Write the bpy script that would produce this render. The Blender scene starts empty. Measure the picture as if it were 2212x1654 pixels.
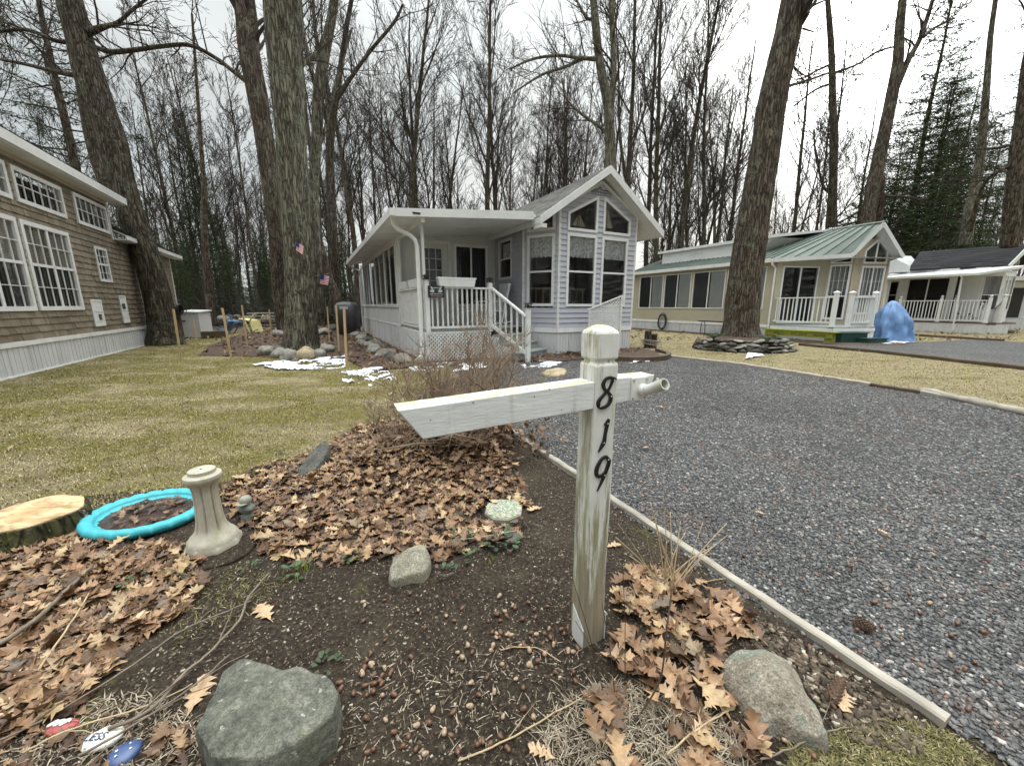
import bpy, math, random
import numpy as np
from mathutils import Vector, Matrix, noise

sc = bpy.context.scene
COL = sc.collection
# ------------------------------------------------------------------ camera
H = 1.28
FPX = 819.0                      # focal length in the 2212-wide measuring grid
CX, CY = 1106.0, 827.0
PITCH = math.atan(226 / 1100.0)
CP, SP = math.cos(PITCH), math.sin(PITCH)
cam = bpy.data.cameras.new('camera')
cam.sensor_width = 36.0
cam.lens = 36.0 * 1100 / 2972
cam.clip_start = 0.05
cam.clip_end = 2000
co = bpy.data.objects.new('camera', cam)
COL.objects.link(co)
co.location = (0, 0, H)
co.rotation_euler = (math.radians(90) - PITCH, 0, 0)
sc.camera = co


def ray(x, y):
    a = (x - CX) / FPX
    b = (CY - y) / FPX
    return Vector((a, CP + b * SP, -SP + b * CP))


def g(x, y, z=0.0):
    """ground point seen at measuring-grid position x, y"""
    d = ray(x, y)
    t = (z - H) / d.z
    return Vector((d.x * t, d.y * t, z))


def pt(x, y, Y):
    """point at world depth Y"""
    d = ray(x, y)
    t = Y / d.y
    return Vector((d.x * t, Y, H + d.z * t))


# ------------------------------------------------------------------ frames
TH = math.radians(27.5)
A = Vector((-math.sin(TH), math.cos(TH), 0))
B = Vector((math.cos(TH), math.sin(TH), 0))


class Fr:
    def __init__(s, o, du, dv):
        s.o = Vector((o[0], o[1], 0)); s.du = Vector(du); s.dv = Vector(dv)

    def P(s, u, v, z=0.0):
        p = s.o + s.du * u + s.dv * v
        p.z += z
        return p


M = Fr((-1.931, 8.43), B, A)
WORLD = Fr((0, 0), (1, 0, 0), (0, 1, 0))


# ------------------------------------------------------------------ tagging
def tag(o, label=None, cat=None, group=None, kind=None):
    if label: o['label'] = label
    if cat: o['category'] = cat
    if group: o['group'] = group
    if kind: o['kind'] = kind
    return o


def thing(name, label, cat, loc, group=None):
    o = bpy.data.objects.new(name, None)
    COL.objects.link(o)
    o.location = Vector(loc)
    o.empty_display_size = 0.1
    return tag(o, label, cat, group)


def rootloc(p):
    l = Vector((0, 0, 0))
    while p is not None:
        l = l + Vector(p.location)
        p = p.parent
    return l


# ------------------------------------------------------------------ mesh builder
class MB:
    def __init__(s):
        s.v = []; s.f = []

    def add(s, pts, faces):
        n = len(s.v)
        s.v.extend([tuple(p) for p in pts])
        s.f.extend([tuple(i + n for i in f) for f in faces])

    def hexa(s, p):  # 4 bottom ccw, 4 top
        s.add(p, [(3, 2, 1, 0), (4, 5, 6, 7), (0, 1, 5, 4), (1, 2, 6, 5), (2, 3, 7, 6), (3, 0, 4, 7)])

    def box(s, F, u0, u1, v0, v1, z0, z1):
        P = F.P
        s.hexa([P(u0, v0, z0), P(u1, v0, z0), P(u1, v1, z0), P(u0, v1, z0), P(u0, v0, z1), P(u1, v0, z1), P(u1, v1, z1), P(u0, v1, z1)])

    def poly(s, pts):
        s.add(pts, [tuple(range(len(pts)))])

    def prism(s, pts, off):
        """polygon pts extruded by vector off"""
        n = len(pts)
        off = Vector(off)
        q = [Vector(p) for p in pts]
        s.add(q + [p + off for p in q], [tuple(range(n))[::-1], tuple(range(n, 2 * n))] + [(i, (i + 1) % n, n + (i + 1) % n, n + i) for i in range(n)])

    def bar(s, p, q, w, h, up=(0, 0, 1)):
        p = Vector(p); q = Vector(q)
        d = (q - p).normalized()
        up = Vector(up)
        sd = d.cross(up)
        if sd.length < 1e-4: sd = d.cross(Vector((1, 0, 0)))
        sd.normalize()
        u2 = sd.cross(d).normalized()
        a = sd * w / 2; b = u2 * h / 2
        s.hexa([p - a - b, p + a - b, q + a - b, q - a - b, p - a + b, p + a + b, q + a + b, q - a + b])

    def tube(s, pts, rad, n=6, cap=True, start=0.0):
        pts = [Vector(p) for p in pts]
        k = len(pts)
        if not hasattr(rad, '__len__'): rad = [rad] * k
        base = len(s.v)
        ref = None
        cs = [(math.cos(start + 2 * math.pi * i / n), math.sin(start + 2 * math.pi * i / n)) for i in range(n)]
        for i in range(k):
            d = (pts[min(i + 1, k - 1)] - pts[max(i - 1, 0)])
            if d.length < 1e-9: d = Vector((0, 0, 1))
            d.normalize()
            if ref is None:
                ref = d.orthogonal().normalized()
            a = ref - d * ref.dot(d)
            if a.length < 1e-6: a = d.orthogonal()
            a.normalize(); ref = a
            b = d.cross(a)
            r = rad[i]
            for c, sn in cs:
                s.v.append(tuple(pts[i] + a * (c * r) + b * (sn * r)))
        for i in range(k - 1):
            for j in range(n):
                j2 = (j + 1) % n
                s.f.append((base + i * n + j, base + i * n + j2, base + (i + 1) * n + j2, base + (i + 1) * n + j))
        if cap:
            s.f.append(tuple(base + j for j in range(n))[::-1])
            s.f.append(tuple(base + (k - 1) * n + j for j in range(n)))

    def lathe(s, c, prof, n=24, sx=1, sy=1, rot=0, wob=None):
        c = Vector(c)
        base = len(s.v)
        for (r, z) in prof:
            for j in range(n):
                a = rot + 2 * math.pi * j / n
                rr = r if wob is None else wob(r, z, a)
                s.v.append((c.x + rr * math.cos(a) * sx, c.y + rr * math.sin(a) * sy, c.z + z))
        k = len(prof)
        for i in range(k - 1):
            for j in range(n):
                j2 = (j + 1) % n
                s.f.append((base + i * n + j, base + i * n + j2, base + (i + 1) * n + j2, base + (i + 1) * n + j))
        s.f.append(tuple(base + j for j in range(n))[::-1])
        s.f.append(tuple(base + (k - 1) * n + j for j in range(n)))

    def build(s, name, mat, parent=None, loc=None, smooth=False):
        me = bpy.data.meshes.new(name)
        off = rootloc(parent) if parent is not None else Vector(loc if loc is not None else (0, 0, 0))
        v = np.array(s.v, dtype=np.float64).reshape(-1, 3) - np.array(off)
        fill_mesh(me, v, s.f)
        if mat: me.materials.append(mat)
        if smooth:
            me.polygons.foreach_set('use_smooth', [True] * len(me.polygons))
        o = bpy.data.objects.new(name, me)
        COL.objects.link(o)
        if parent is not None:
            o.parent = parent
        else:
            o.location = off
        return o


def fill_mesh(me, v, faces):
    me.from_pydata(v.tolist() if isinstance(v, np.ndarray) else v, [], faces)
    me.update()


def arr_mesh(name, v, f, mat, loc=(0, 0, 0), parent=None, smooth=False):
    """v: (n,3) array, f: (m,k) array with constant k"""
    me = bpy.data.meshes.new(name)
    f = np.asarray(f); m, k = f.shape
    me.vertices.add(len(v)); me.vertices.foreach_set('co', (np.asarray(v) - np.array(loc)).astype(np.float32).ravel())
    me.loops.add(m * k); me.loops.foreach_set('vertex_index', f.astype(np.int32).ravel())
    me.polygons.add(m); me.polygons.foreach_set('loop_start', np.arange(0, m * k, k, dtype=np.int32))
    me.update(calc_edges=True)
    if smooth: me.polygons.foreach_set('use_smooth', np.ones(m, dtype=bool))
    if mat: me.materials.append(mat)
    o = bpy.data.objects.new(name, me)
    COL.objects.link(o)
    o.location = loc
    if parent is not None: o.parent = parent; o.location = (0, 0, 0)
    return o


def copy_tree(o, parent=None):
    c = o.copy(); COL.objects.link(c)
    if parent is not None: c.parent = parent
    for ch in [x for x in o.children]:
        copy_tree(ch, c)
    return c


# ------------------------------------------------------------------ materials
def newmat(name):
    m = bpy.data.materials.new(name); m.use_nodes = True
    nt = m.node_tree; nt.nodes.clear()
    out = nt.nodes.new('ShaderNodeOutputMaterial')
    b = nt.nodes.new('ShaderNodeBsdfPrincipled')
    nt.links.new(b.outputs[0], out.inputs[0])
    return m, nt, b, out


def N(nt, t, **kw):
    n = nt.nodes.new(t)
    for k, v in kw.items():
        if k in ('operation', 'blend_type', 'data_type', 'feature', 'distance', 'noise_dimensions', 'offset', 'offset_frequency', 'interpolation', 'wave_type', 'bands_direction', 'clamp', 'musgrave_type', 'voronoi_dimensions', 'sky_type', 'sun_disc', 'sun_elevation', 'sun_rotation', 'squash'):
            setattr(n, k, v)
        else:
            key = {'vs': 'Scale'}.get(k, k)
            n.inputs[key.replace('_', ' ')].default_value = v
    return n


def coords(nt, scale=(1, 1, 1), rot=(0, 0, 0), kind='Object'):
    tc = nt.nodes.new('ShaderNodeTexCoord')
    mp = nt.nodes.new('ShaderNodeMapping')
    mp.inputs['Scale'].default_value = scale
    mp.inputs['Rotation'].default_value = rot
    nt.links.new(tc.outputs[kind], mp.inputs[0])
    return mp.outputs[0]


def worldco(nt, scale=(1, 1, 1)):
    ge = nt.nodes.new('ShaderNodeNewGeometry')
    mp = nt.nodes.new('ShaderNodeMapping')
    mp.inputs['Scale'].default_value = scale
    nt.links.new(ge.outputs['Position'], mp.inputs[0])
    return mp.outputs[0]


def ramp(nt, fac, stops, interp='LINEAR'):
    r = nt.nodes.new('ShaderNodeValToRGB')
    r.color_ramp.interpolation = interp
    e = r.color_ramp.elements
    while len(e) < len(stops): e.new(0.5)
    for i, (p, c) in enumerate(stops):
        e[i].position = p
        e[i].color = (c[0], c[1], c[2], 1) if hasattr(c, '__len__') else (c, c, c, 1)
    nt.links.new(fac, r.inputs[0])
    return r.outputs[0]


def noisen(nt, co, scale, detail=4, rough=0.55, dist=0.0):
    n = nt.nodes.new('ShaderNodeTexNoise')
    n.inputs['Scale'].default_value = scale
    n.inputs['Detail'].default_value = detail
    n.inputs['Roughness'].default_value = rough
    n.inputs['Distortion'].default_value = dist
    nt.links.new(co, n.inputs['Vector'])
    return n.outputs['Fac']


def mixc(nt, fac, a, b, mode='MIX'):
    m = nt.nodes.new('ShaderNodeMix'); m.data_type = 'RGBA'; m.blend_type = mode
    def put(sock, x):
        if isinstance(x, bpy.types.NodeSocket): nt.links.new(x, sock)
        elif hasattr(x, '__len__'): sock.default_value = (x[0], x[1], x[2], 1)
        else: sock.default_value = x
    put(m.inputs[0], fac); put(m.inputs[6], a); put(m.inputs[7], b)
    return m.outputs[2]


def mth(nt, op, a, b=0.0, c=None):
    m = nt.nodes.new('ShaderNodeMath'); m.operation = op
    for i, x in enumerate((a, b, c)):
        if x is None: continue
        if isinstance(x, bpy.types.NodeSocket): nt.links.new(x, m.inputs[i])
        else: m.inputs[i].default_value = x
    return m.outputs[0]


def bump(nt, b, h, strength=0.5, dist=0.01):
    n = nt.nodes.new('ShaderNodeBump')
    n.inputs['Strength'].default_value = strength
    n.inputs['Distance'].default_value = dist
    nt.links.new(h, n.inputs['Height'])
    nt.links.new(n.outputs[0], b.inputs['Normal'])


def mat_simple(name, c, rough=0.6, var=0.12, scale=6.0, bumpk=0.15, bdist=0.004, bscale=60, metal=0.0, spec=0.5, stretch=(1, 1, 1), dirt=None, dirtamt=0.5):
    m, nt, b, out = newmat(name)
    v = coords(nt, stretch)
    f = noisen(nt, v, scale, 5, 0.6)
    lo = [x * (1 - var) for x in c]; hi = [min(1, x * (1 + var)) for x in c]
    colr = ramp(nt, f, [(0.3, lo), (0.7, hi)])
    if dirt:
        f2 = noisen(nt, v, scale * 0.45, 6, 0.7, 0.4)
        k = ramp(nt, f2, [(0.48, 0.0), (0.72, dirtamt)])
        colr = mixc(nt, k, colr, dirt)
    nt.links.new(colr, b.inputs['Base Color'])
    b.inputs['Roughness'].default_value = rough
    b.inputs['Metallic'].default_value = metal
    b.inputs['Specular IOR Level'].default_value = spec
    if bumpk:
        bump(nt, b, noisen(nt, v, bscale, 4, 0.6), bumpk, bdist)
    return m


def mat_island(name, stops, rough=0.7, scale=25, var=0.3, bumpk=0.3, spec=0.3, patch=0.0):
    """colour picked per mesh island from stops"""
    m, nt, b, out = newmat(name)
    ge = nt.nodes.new('ShaderNodeNewGeometry')
    colr = ramp(nt, ge.outputs['Random Per Island'], stops)
    v = worldco(nt)
    f = noisen(nt, v, scale, 5, 0.65)
    k = ramp(nt, f, [(0.25, 1 - var), (0.75, 1 + var)])
    colr = mixc(nt, 1.0, colr, k, 'MULTIPLY')
    if patch:
        pn = noisen(nt, worldco(nt, (1, 1, 0)), patch, 6, 0.62, 0.4)
        colr = mixc(nt, 1.0, colr, ramp(nt, pn, [(0.32, 0.68), (0.52, 1.0), (0.70, 1.22)]), 'MULTIPLY')
        colr = mixc(nt, ramp(nt, noisen(nt, worldco(nt, (1, 1, 0)), patch * 1.9, 6, 0.7, 0.2), [(0.56, 0.0), (0.70, 0.5)]), colr, (0.13, 0.075, 0.05))
    nt.links.new(colr, b.inputs['Base Color'])
    b.inputs['Roughness'].default_value = rough
    b.inputs['Specular IOR Level'].default_value = spec
    if bumpk: bump(nt, b, f, bumpk, 0.004)
    return m


WHITE = mat_simple('white_trim', (0.70, 0.71, 0.70), 0.5, 0.06, 3, 0.1, dirt=(0.42, 0.42, 0.36), dirtamt=0.45)
WHITE2 = mat_simple('white_vinyl', (0.74, 0.75, 0.75), 0.45, 0.04, 4, 0.0, dirt=(0.50, 0.50, 0.45), dirtamt=0.35)
PORCHW = mat_simple('porch_white_paint', (0.68, 0.69, 0.68), 0.55, 0.08, 9, 0.25, dirt=(0.38, 0.37, 0.32), dirtamt=0.5)
SKIRT = mat_simple('white_skirting', (0.62, 0.63, 0.64), 0.6, 0.07, 2.0, 0.1, stretch=(6, 6, 0.6), dirt=(0.33, 0.32, 0.29), dirtamt=0.6)
LAV = mat_simple('lavender_grey_siding', (0.46, 0.47, 0.53), 0.55, 0.05, 3, 0.15, bscale=90, dirt=(0.34, 0.35, 0.38), dirtamt=0.4)
PANELW = mat_simple('painted_wall_panel', (0.60, 0.61, 0.61), 0.6, 0.05, 2, 0.1, dirt=(0.45, 0.45, 0.43), dirtamt=0.3)
BEIGE = mat_simple('beige_panel', (0.42, 0.39, 0.29), 0.65, 0.05, 2, 0.1, dirt=(0.33, 0.31, 0.24), dirtamt=0.4)
TAN = mat_simple('tan_siding', (0.46, 0.39, 0.29), 0.65, 0.08, 6, 0.1)
DECKGREY = mat_simple('grey_painted_deck_boards', (0.30, 0.33, 0.33), 0.55, 0.12, 5, 0.2, dirt=(0.18, 0.18, 0.16), dirtamt=0.6)
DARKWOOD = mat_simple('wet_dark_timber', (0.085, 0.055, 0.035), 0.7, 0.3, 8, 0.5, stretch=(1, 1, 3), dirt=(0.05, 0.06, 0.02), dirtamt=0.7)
GREYWOOD = mat_simple('weathered_grey_timber', (0.34, 0.31, 0.26), 0.8, 0.3, 5, 0.6, 0.004, 40, stretch=(1.2, 1.2, 6), dirt=(0.16, 0.14, 0.10), dirtamt=0.7)
STAKE = mat_simple('pale_stake_wood', (0.47, 0.34, 0.19), 0.75, 0.15, 5, 0.3)
BLACKM = mat_simple('black_metal', (0.012, 0.012, 0.013), 0.45, 0.2, 20, 0.1)
BLACKP = mat_simple('black_plastic', (0.02, 0.02, 0.022), 0.4, 0.2, 20, 0.0)
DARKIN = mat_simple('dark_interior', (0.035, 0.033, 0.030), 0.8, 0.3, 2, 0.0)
INTERIOR = mat_simple('interior_wall', (0.16, 0.12, 0.09), 0.8, 0.2, 2, 0.0)
CURTAIN = mat_simple('curtain_cloth', (0.50, 0.50, 0.47), 0.9, 0.15, 20, 0.2, stretch=(10, 10, 0.5))
GREYCURT = mat_simple('dark_grey_screen', (0.055, 0.06, 0.065), 0.9, 0.15, 8, 0.2, stretch=(10, 10, 0.5))
BLIND = mat_simple('window_blind', (0.52, 0.48, 0.38), 0.8, 0.1, 5, 0.0)
CONCRETE = mat_simple('mossy_cast_concrete', (0.42, 0.39, 0.32), 0.8, 0.2, 9, 0.5, 0.004, 70, dirt=(0.22, 0.22, 0.08), dirtamt=0.8)
GREENPL = mat_simple('dark_green_plastic', (0.012, 0.055, 0.045), 0.45, 0.15, 5, 0.1)
LIME = mat_simple('lime_green_paint', (0.24, 0.26, 0.03), 0.6, 0.15, 6, 0.2, dirt=(0.14, 0.16, 0.02), dirtamt=0.6)
TARPM = mat_simple('blue_tarp', (0.15, 0.27, 0.50), 0.4, 0.2, 3, 0.3, 0.01, 14)


def mat_glass():
    m = bpy.data.materials.new('window_glass'); m.use_nodes = True
    nt = m.node_tree; nt.nodes.clear()
    out = nt.nodes.new('ShaderNodeOutputMaterial')
    tr = nt.nodes.new('ShaderNodeBsdfTransparent'); tr.inputs[0].default_value = (0.88, 0.90, 0.90, 1)
    gl = nt.nodes.new('ShaderNodeBsdfGlossy'); gl.inputs['Roughness'].default_value = 0.02
    fr = nt.nodes.new('ShaderNodeFresnel'); fr.inputs[0].default_value = 1.6
    f = mth(nt, 'MULTIPLY', fr.outputs[0], 0.85)
    mx = nt.nodes.new('ShaderNodeMixShader')
    nt.links.new(f, mx.inputs[0]); nt.links.new(tr.outputs[0], mx.inputs[1]); nt.links.new(gl.outputs[0], mx.inputs[2])
    nt.links.new(mx.outputs[0], out.inputs[0])
    b = nt.nodes.new('ShaderNodeBump'); b.inputs['Strength'].default_value = 0.03; b.inputs['Distance'].default_value = 0.02
    nt.links.new(noisen(nt, coords(nt), 2.0, 2), b.inputs['Height']); nt.links.new(b.outputs[0], gl.inputs['Normal'])
    return m


GLASS = mat_glass()


def mat_lace():
    m = bpy.data.materials.new('lace_curtain'); m.use_nodes = True
    nt = m.node_tree; nt.nodes.clear()
    out = nt.nodes.new('ShaderNodeOutputMaterial')
    tr = nt.nodes.new('ShaderNodeBsdfTransparent')
    df = nt.nodes.new('ShaderNodeBsdfPrincipled'); df.inputs['Base Color'].default_value = (0.93, 0.94, 0.96, 1); df.inputs['Roughness'].default_value = 0.9
    f = ramp(nt, noisen(nt, coords(nt), 16, 4, 0.7, 0.5), [(0.40, 0.55), (0.55, 1.0)])
    mx = nt.nodes.new('ShaderNodeMixShader')
    nt.links.new(f, mx.inputs[0]); nt.links.new(tr.outputs[0], mx.inputs[1]); nt.links.new(df.outputs[0], mx.inputs[2])
    nt.links.new(mx.outputs[0], out.inputs[0])
    return m


LACE = mat_lace()


def mat_shake():
    m, nt, b, out = newmat('brown_shake_siding')
    ge = nt.nodes.new('ShaderNodeNewGeometry')
    v = worldco(nt)
    streak = noisen(nt, worldco(nt, (30, 30, 2.0)), 1.0, 4, 0.6)
    isl = ge.outputs['Random Per Island']
    base = ramp(nt, isl, [(0.0, (0.170, 0.140, 0.098)), (0.5, (0.215, 0.180, 0.128)), (1.0, (0.250, 0.212, 0.158))])
    k = ramp(nt, streak, [(0.3, 0.72), (0.7, 1.18)])
    c = mixc(nt, 1.0, base, k, 'MULTIPLY')
    d = ramp(nt, noisen(nt, v, 1.1, 4, 0.6), [(0.4, 0.85), (0.7, 1.12)])
    c = mixc(nt, 1.0, c, d, 'MULTIPLY')
    nt.links.new(c, b.inputs['Base Color']); b.inputs['Roughness'].default_value = 0.75
    bump(nt, b, streak, 0.5, 0.004)
    return m


SHAKE = mat_shake()


def mat_shingle(name, c1, c2, moss=0.3):
    m, nt, b, out = newmat(name)
    ge = nt.nodes.new('ShaderNodeNewGeometry')
    base = ramp(nt, ge.outputs['Random Per Island'], [(0.0, c1), (1.0, c2)])
    v = worldco(nt)
    k = ramp(nt, noisen(nt, v, 45, 3, 0.7), [(0.3, 0.65), (0.7, 1.35)])
    c = mixc(nt, 1.0, base, k, 'MULTIPLY')
    if moss:
        c = mixc(nt, ramp(nt, noisen(nt, v, 1.6, 5, 0.7), [(0.5, 0.0), (0.7, moss)]), c, (0.10, 0.105, 0.06))
    nt.links.new(c, b.inputs['Base Color']); b.inputs['Roughness'].default_value = 0.9
    bump(nt, b, noisen(nt, v, 120, 2), 0.4, 0.003)
    return m


SHING1 = mat_shingle('grey_brown_shingles', (0.095, 0.092, 0.083), (0.165, 0.16, 0.146))
SHING2 = mat_shingle('charcoal_shingles', (0.018, 0.018, 0.020), (0.035, 0.035, 0.038), 0.0)
GREENROOF = mat_simple('green_metal_roof', (0.12, 0.155, 0.135), 0.5, 0.15, 1.5, 0.05, dirt=(0.19, 0.22, 0.19), dirtamt=0.7)


def mat_bark(name, c1, c2, lichen=0.5, lic=(0.26, 0.29, 0.20), wall=3.0, rough_patch=None):
    m, nt, b, out = newmat(name)
    v = coords(nt, (1, 1, 0.15))
    v3 = coords(nt)
    a = noisen(nt, v, 20, 8, 0.75, 0.8)
    ww = mixc(nt, 0.12, v, mixc(nt, 1.0, v, (0, 0, 0), 'MULTIPLY')) if False else v
    dv = nt.nodes.new('ShaderNodeTexNoise'); dv.inputs['Scale'].default_value = 9; dv.inputs['Detail'].default_value = 4; nt.links.new(v, dv.inputs['Vector'])
    ww = mixc(nt, 0.10, v, dv.outputs['Color'])
    vo = nt.nodes.new('ShaderNodeTexVoronoi'); vo.feature = 'DISTANCE_TO_EDGE'; vo.inputs['Scale'].default_value = 19
    vc = nt.nodes.new('ShaderNodeTexVoronoi'); vc.inputs['Scale'].default_value = 19
    nt.links.new(ww, vo.inputs['Vector']); nt.links.new(ww, vc.inputs['Vector'])
    ed = ramp(nt, vo.outputs['Distance'], [(0.0, 0.0), (0.16, 1.0)])
    hgt = mth(nt, 'ADD', mth(nt, 'MULTIPLY', ed, 0.9), a)
    c = ramp(nt, mth(nt, 'ADD', mth(nt, 'MULTIPLY', vc.outputs['Color'], 0.35), mth(nt, 'MULTIPLY', a, 0.7)), [(0.36, c1), (0.68, c2)])
    c = mixc(nt, ramp(nt, vo.outputs['Distance'], [(0.02, 0.75), (0.17, 0.0)]), c, [x * 0.3 for x in c1])
    if lichen:
        l1 = noisen(nt, v3, 3.2, 7, 0.72, 0.3)
        l2 = noisen(nt, v3, 34, 3, 0.7)
        k = mth(nt, 'MULTIPLY', ramp(nt, l1, [(0.52, 0.0), (0.60, 1.0)]), ramp(nt, l2, [(0.46, 0.0), (0.54, lichen)]))
        c = mixc(nt, k, c, lic)
        k2 = ramp(nt, noisen(nt, v3, 9, 6, 0.75), [(0.62, 0.0), (0.66, lichen * 0.8)])
        c = mixc(nt, k2, c, (0.36, 0.36, 0.30))
    nt.links.new(c, b.inputs['Base Color'])
    b.inputs['Roughness'].default_value = 0.95
    b.inputs['Specular IOR Level'].default_value = 0.2
    bump(nt, b, hgt, 0.9, 0.03)
    return m


BARKG = mat_bark('grey_lichen_bark', (0.075, 0.065, 0.050), (0.25, 0.23, 0.175), 0.75)
BARKB = mat_bark('brown_pine_bark', (0.055, 0.042, 0.032), (0.175, 0.140, 0.110), 0.55)
BARKD = mat_bark('dark_bark', (0.045, 0.036, 0.027), (0.145, 0.122, 0.092), 0.4)
TWIG = mat_simple('bare_twigs', (0.050, 0.042, 0.034), 0.9, 0.3, 2, 0.0, spec=0.15)
TWIGF = mat_simple('far_bare_twigs', (0.085, 0.078, 0.070), 0.9, 0.25, 1, 0.0, spec=0.1)
NEEDLE = mat_island('evergreen_needles', [(0, (0.022, 0.036, 0.014)), (0.5, (0.038, 0.060, 0.022)), (1, (0.062, 0.084, 0.036))], 0.8, 3, 0.3, 0, 0.2)
# ------------------------------------------------------------------ light
SUND = Vector((0.884, 1.156, 0.657)).normalized()
SUN_EL = math.asin(SUND.z); SUN_AZ = math.atan2(SUND.x, SUND.y)
w = bpy.data.worlds.new('World'); sc.world = w; w.use_nodes = True
nt = w.node_tree; nt.nodes.clear()
wo = nt.nodes.new('ShaderNodeOutputWorld'); bg = nt.nodes.new('ShaderNodeBackground')
nt.links.new(bg.outputs[0], wo.inputs[0])
sky = nt.nodes.new('ShaderNodeTexSky'); sky.sky_type = 'NISHITA'; sky.sun_disc = False
sky.sun_elevation = SUN_EL; sky.sun_rotation = SUN_AZ
tc = nt.nodes.new('ShaderNodeTexCoord')
nrm = nt.nodes.new('ShaderNodeVectorMath'); nrm.operation = 'NORMALIZE'
nt.links.new(tc.outputs['Generated'], nrm.inputs[0])
sep = nt.nodes.new('ShaderNodeSeparateXYZ'); nt.links.new(nrm.outputs[0], sep.inputs[0])
z = mth(nt, 'MAXIMUM', sep.outputs[2], 0.0)
mp = nt.nodes.new('ShaderNodeMapping'); mp.inputs['Scale'].default_value = (1, 1, 2.6)
nt.links.new(nrm.outputs[0], mp.inputs[0])
cl = noisen(nt, mp.outputs[0], 2.3, 7, 0.55, 0.5)
cl2 = noisen(nt, mp.outputs[0], 1.1, 4, 0.5, 0.3)
dt = nt.nodes.new('ShaderNodeVectorMath'); dt.operation = 'DOT_PRODUCT'
dt.inputs[1].default_value = SUND; nt.links.new(nrm.outputs[0], dt.inputs[0])
dp = mth(nt, 'MAXIMUM', dt.outputs['Value'], 0.0)
glow = mth(nt, 'ADD', mth(nt, 'MULTIPLY', mth(nt, 'POWER', dp, 70.0), 30.0), mth(nt, 'MULTIPLY', mth(nt, 'POWER', dp, 9.0), 4.0))
lum = mth(nt, 'ADD', mth(nt, 'MULTIPLY', mth(nt, 'POWER', z, 5.0), 66.0), 6.9)
lum = mth(nt, 'MULTIPLY', lum, ramp(nt, cl, [(0.30, 0.80), (0.70, 1.15)]))
lum = mth(nt, 'ADD', lum, glow)
cc = mixc(nt, ramp(nt, cl2, [(0.35, 0.0), (0.7, 1.0)]), (0.91, 0.975, 0.985), (1.0, 0.995, 0.945))
vm = nt.nodes.new('ShaderNodeVectorMath'); vm.operation = 'SCALE'
nt.links.new(cc, vm.inputs[0]); nt.links.new(lum, vm.inputs['Scale'])
nt.links.new(mixc(nt, 0.93, sky.outputs[0], vm.outputs[0]), bg.inputs[0])
bg.inputs[1].default_value = 0.1
sl = bpy.data.lights.new('sun', 'SUN'); sl.energy = 0.9; sl.angle = math.radians(12); sl.color = (1.0, 0.95, 0.87)
so = bpy.data.objects.new('sun', sl); COL.objects.link(so); so.rotation_euler = SUND.to_track_quat('Z', 'Y').to_euler()
so.location = (0, 0, 30)
sc.view_settings.view_transform = 'Standard'; sc.view_settings.look = 'None'
sc.view_settings.exposure = 0.22; sc.view_settings.gamma = 1.0
sc.render.engine = 'CYCLES'
try:
    sc.cycles.max_bounces = 5; sc.cycles.transparent_max_bounces = 10; sc.cycles.diffuse_bounces = 2; sc.cycles.glossy_bounces = 2
except Exception: pass

# ------------------------------------------------------------------ ground helpers
rng = np.random.default_rng(7)
R = random.Random(11)


def inpoly(x, y, poly):
    x = np.asarray(x); y = np.asarray(y)
    ins = np.zeros(x.shape, bool)
    n = len(poly)
    for i in range(n):
        x0, y0 = poly[i][0], poly[i][1]; x1, y1 = poly[(i + 1) % n][0], poly[(i + 1) % n][1]
        if y0 == y1: continue
        c = ((y0 > y) != (y1 > y)) & (x < (x1 - x0) * (y - y0) / (y1 - y0) + x0)
        ins ^= c
    return ins


def vnoise(x, y, s, seed=0, octs=4):
    """cheap vectorised value noise, about -1..1"""
    r = np.random.default_rng(seed)
    tab = r.uniform(-1, 1, (256, 256))
    o = 0; a = 1; t = 0
    X = np.asarray(x) * s + 1000; Y = np.asarray(y) * s + 1000
    for k in range(octs):
        xi = np.floor(X).astype(int); yi = np.floor(Y).astype(int)
        fx = X - xi; fy = Y - yi
        fx = fx * fx * (3 - 2 * fx); fy = fy * fy * (3 - 2 * fy)
        q = lambda i, j: tab[i & 255, j & 255]
        v = (q(xi, yi) * (1 - fx) + q(xi + 1, yi) * fx) * (1 - fy) + (q(xi, yi + 1) * (1 - fx) + q(xi + 1, yi + 1) * fx) * fy
        o = o + a * v; t += a; a *= 0.5; X = X * 2.03; Y = Y * 2.03
    return o / t


def sheet(name, poly, step, zf, mat, kind='structure', mask=None, smooth=True, **kw):
    xs = np.arange(min(p[0] for p in poly), max(p[0] for p in poly) + step, step)
    ys = np.arange(min(p[1] for p in poly), max(p[1] for p in poly) + step, step)
    X, Y = np.meshgrid(xs, ys)
    cx = X[:-1, :-1] + step / 2; cy = Y[:-1, :-1] + step / 2
    ins = inpoly(cx, cy, poly)
    if mask is not None: ins &= mask(cx, cy)
    jj, ii = np.nonzero(ins)
    nx = len(xs)
    f = np.stack([jj * nx + ii, jj * nx + ii + 1, (jj + 1) * nx + ii + 1, (jj + 1) * nx + ii], 1)
    Z = zf(X, Y) * np.ones_like(X)
    v = np.stack([X.ravel(), Y.ravel(), Z.ravel()], 1)
    used = np.unique(f); rm = -np.ones(len(v), int); rm[used] = np.arange(len(used))
    o = arr_mesh(name, v[used], rm[f], mat, smooth=smooth)
    tag(o, kind=kind, **kw)
    return o


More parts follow.
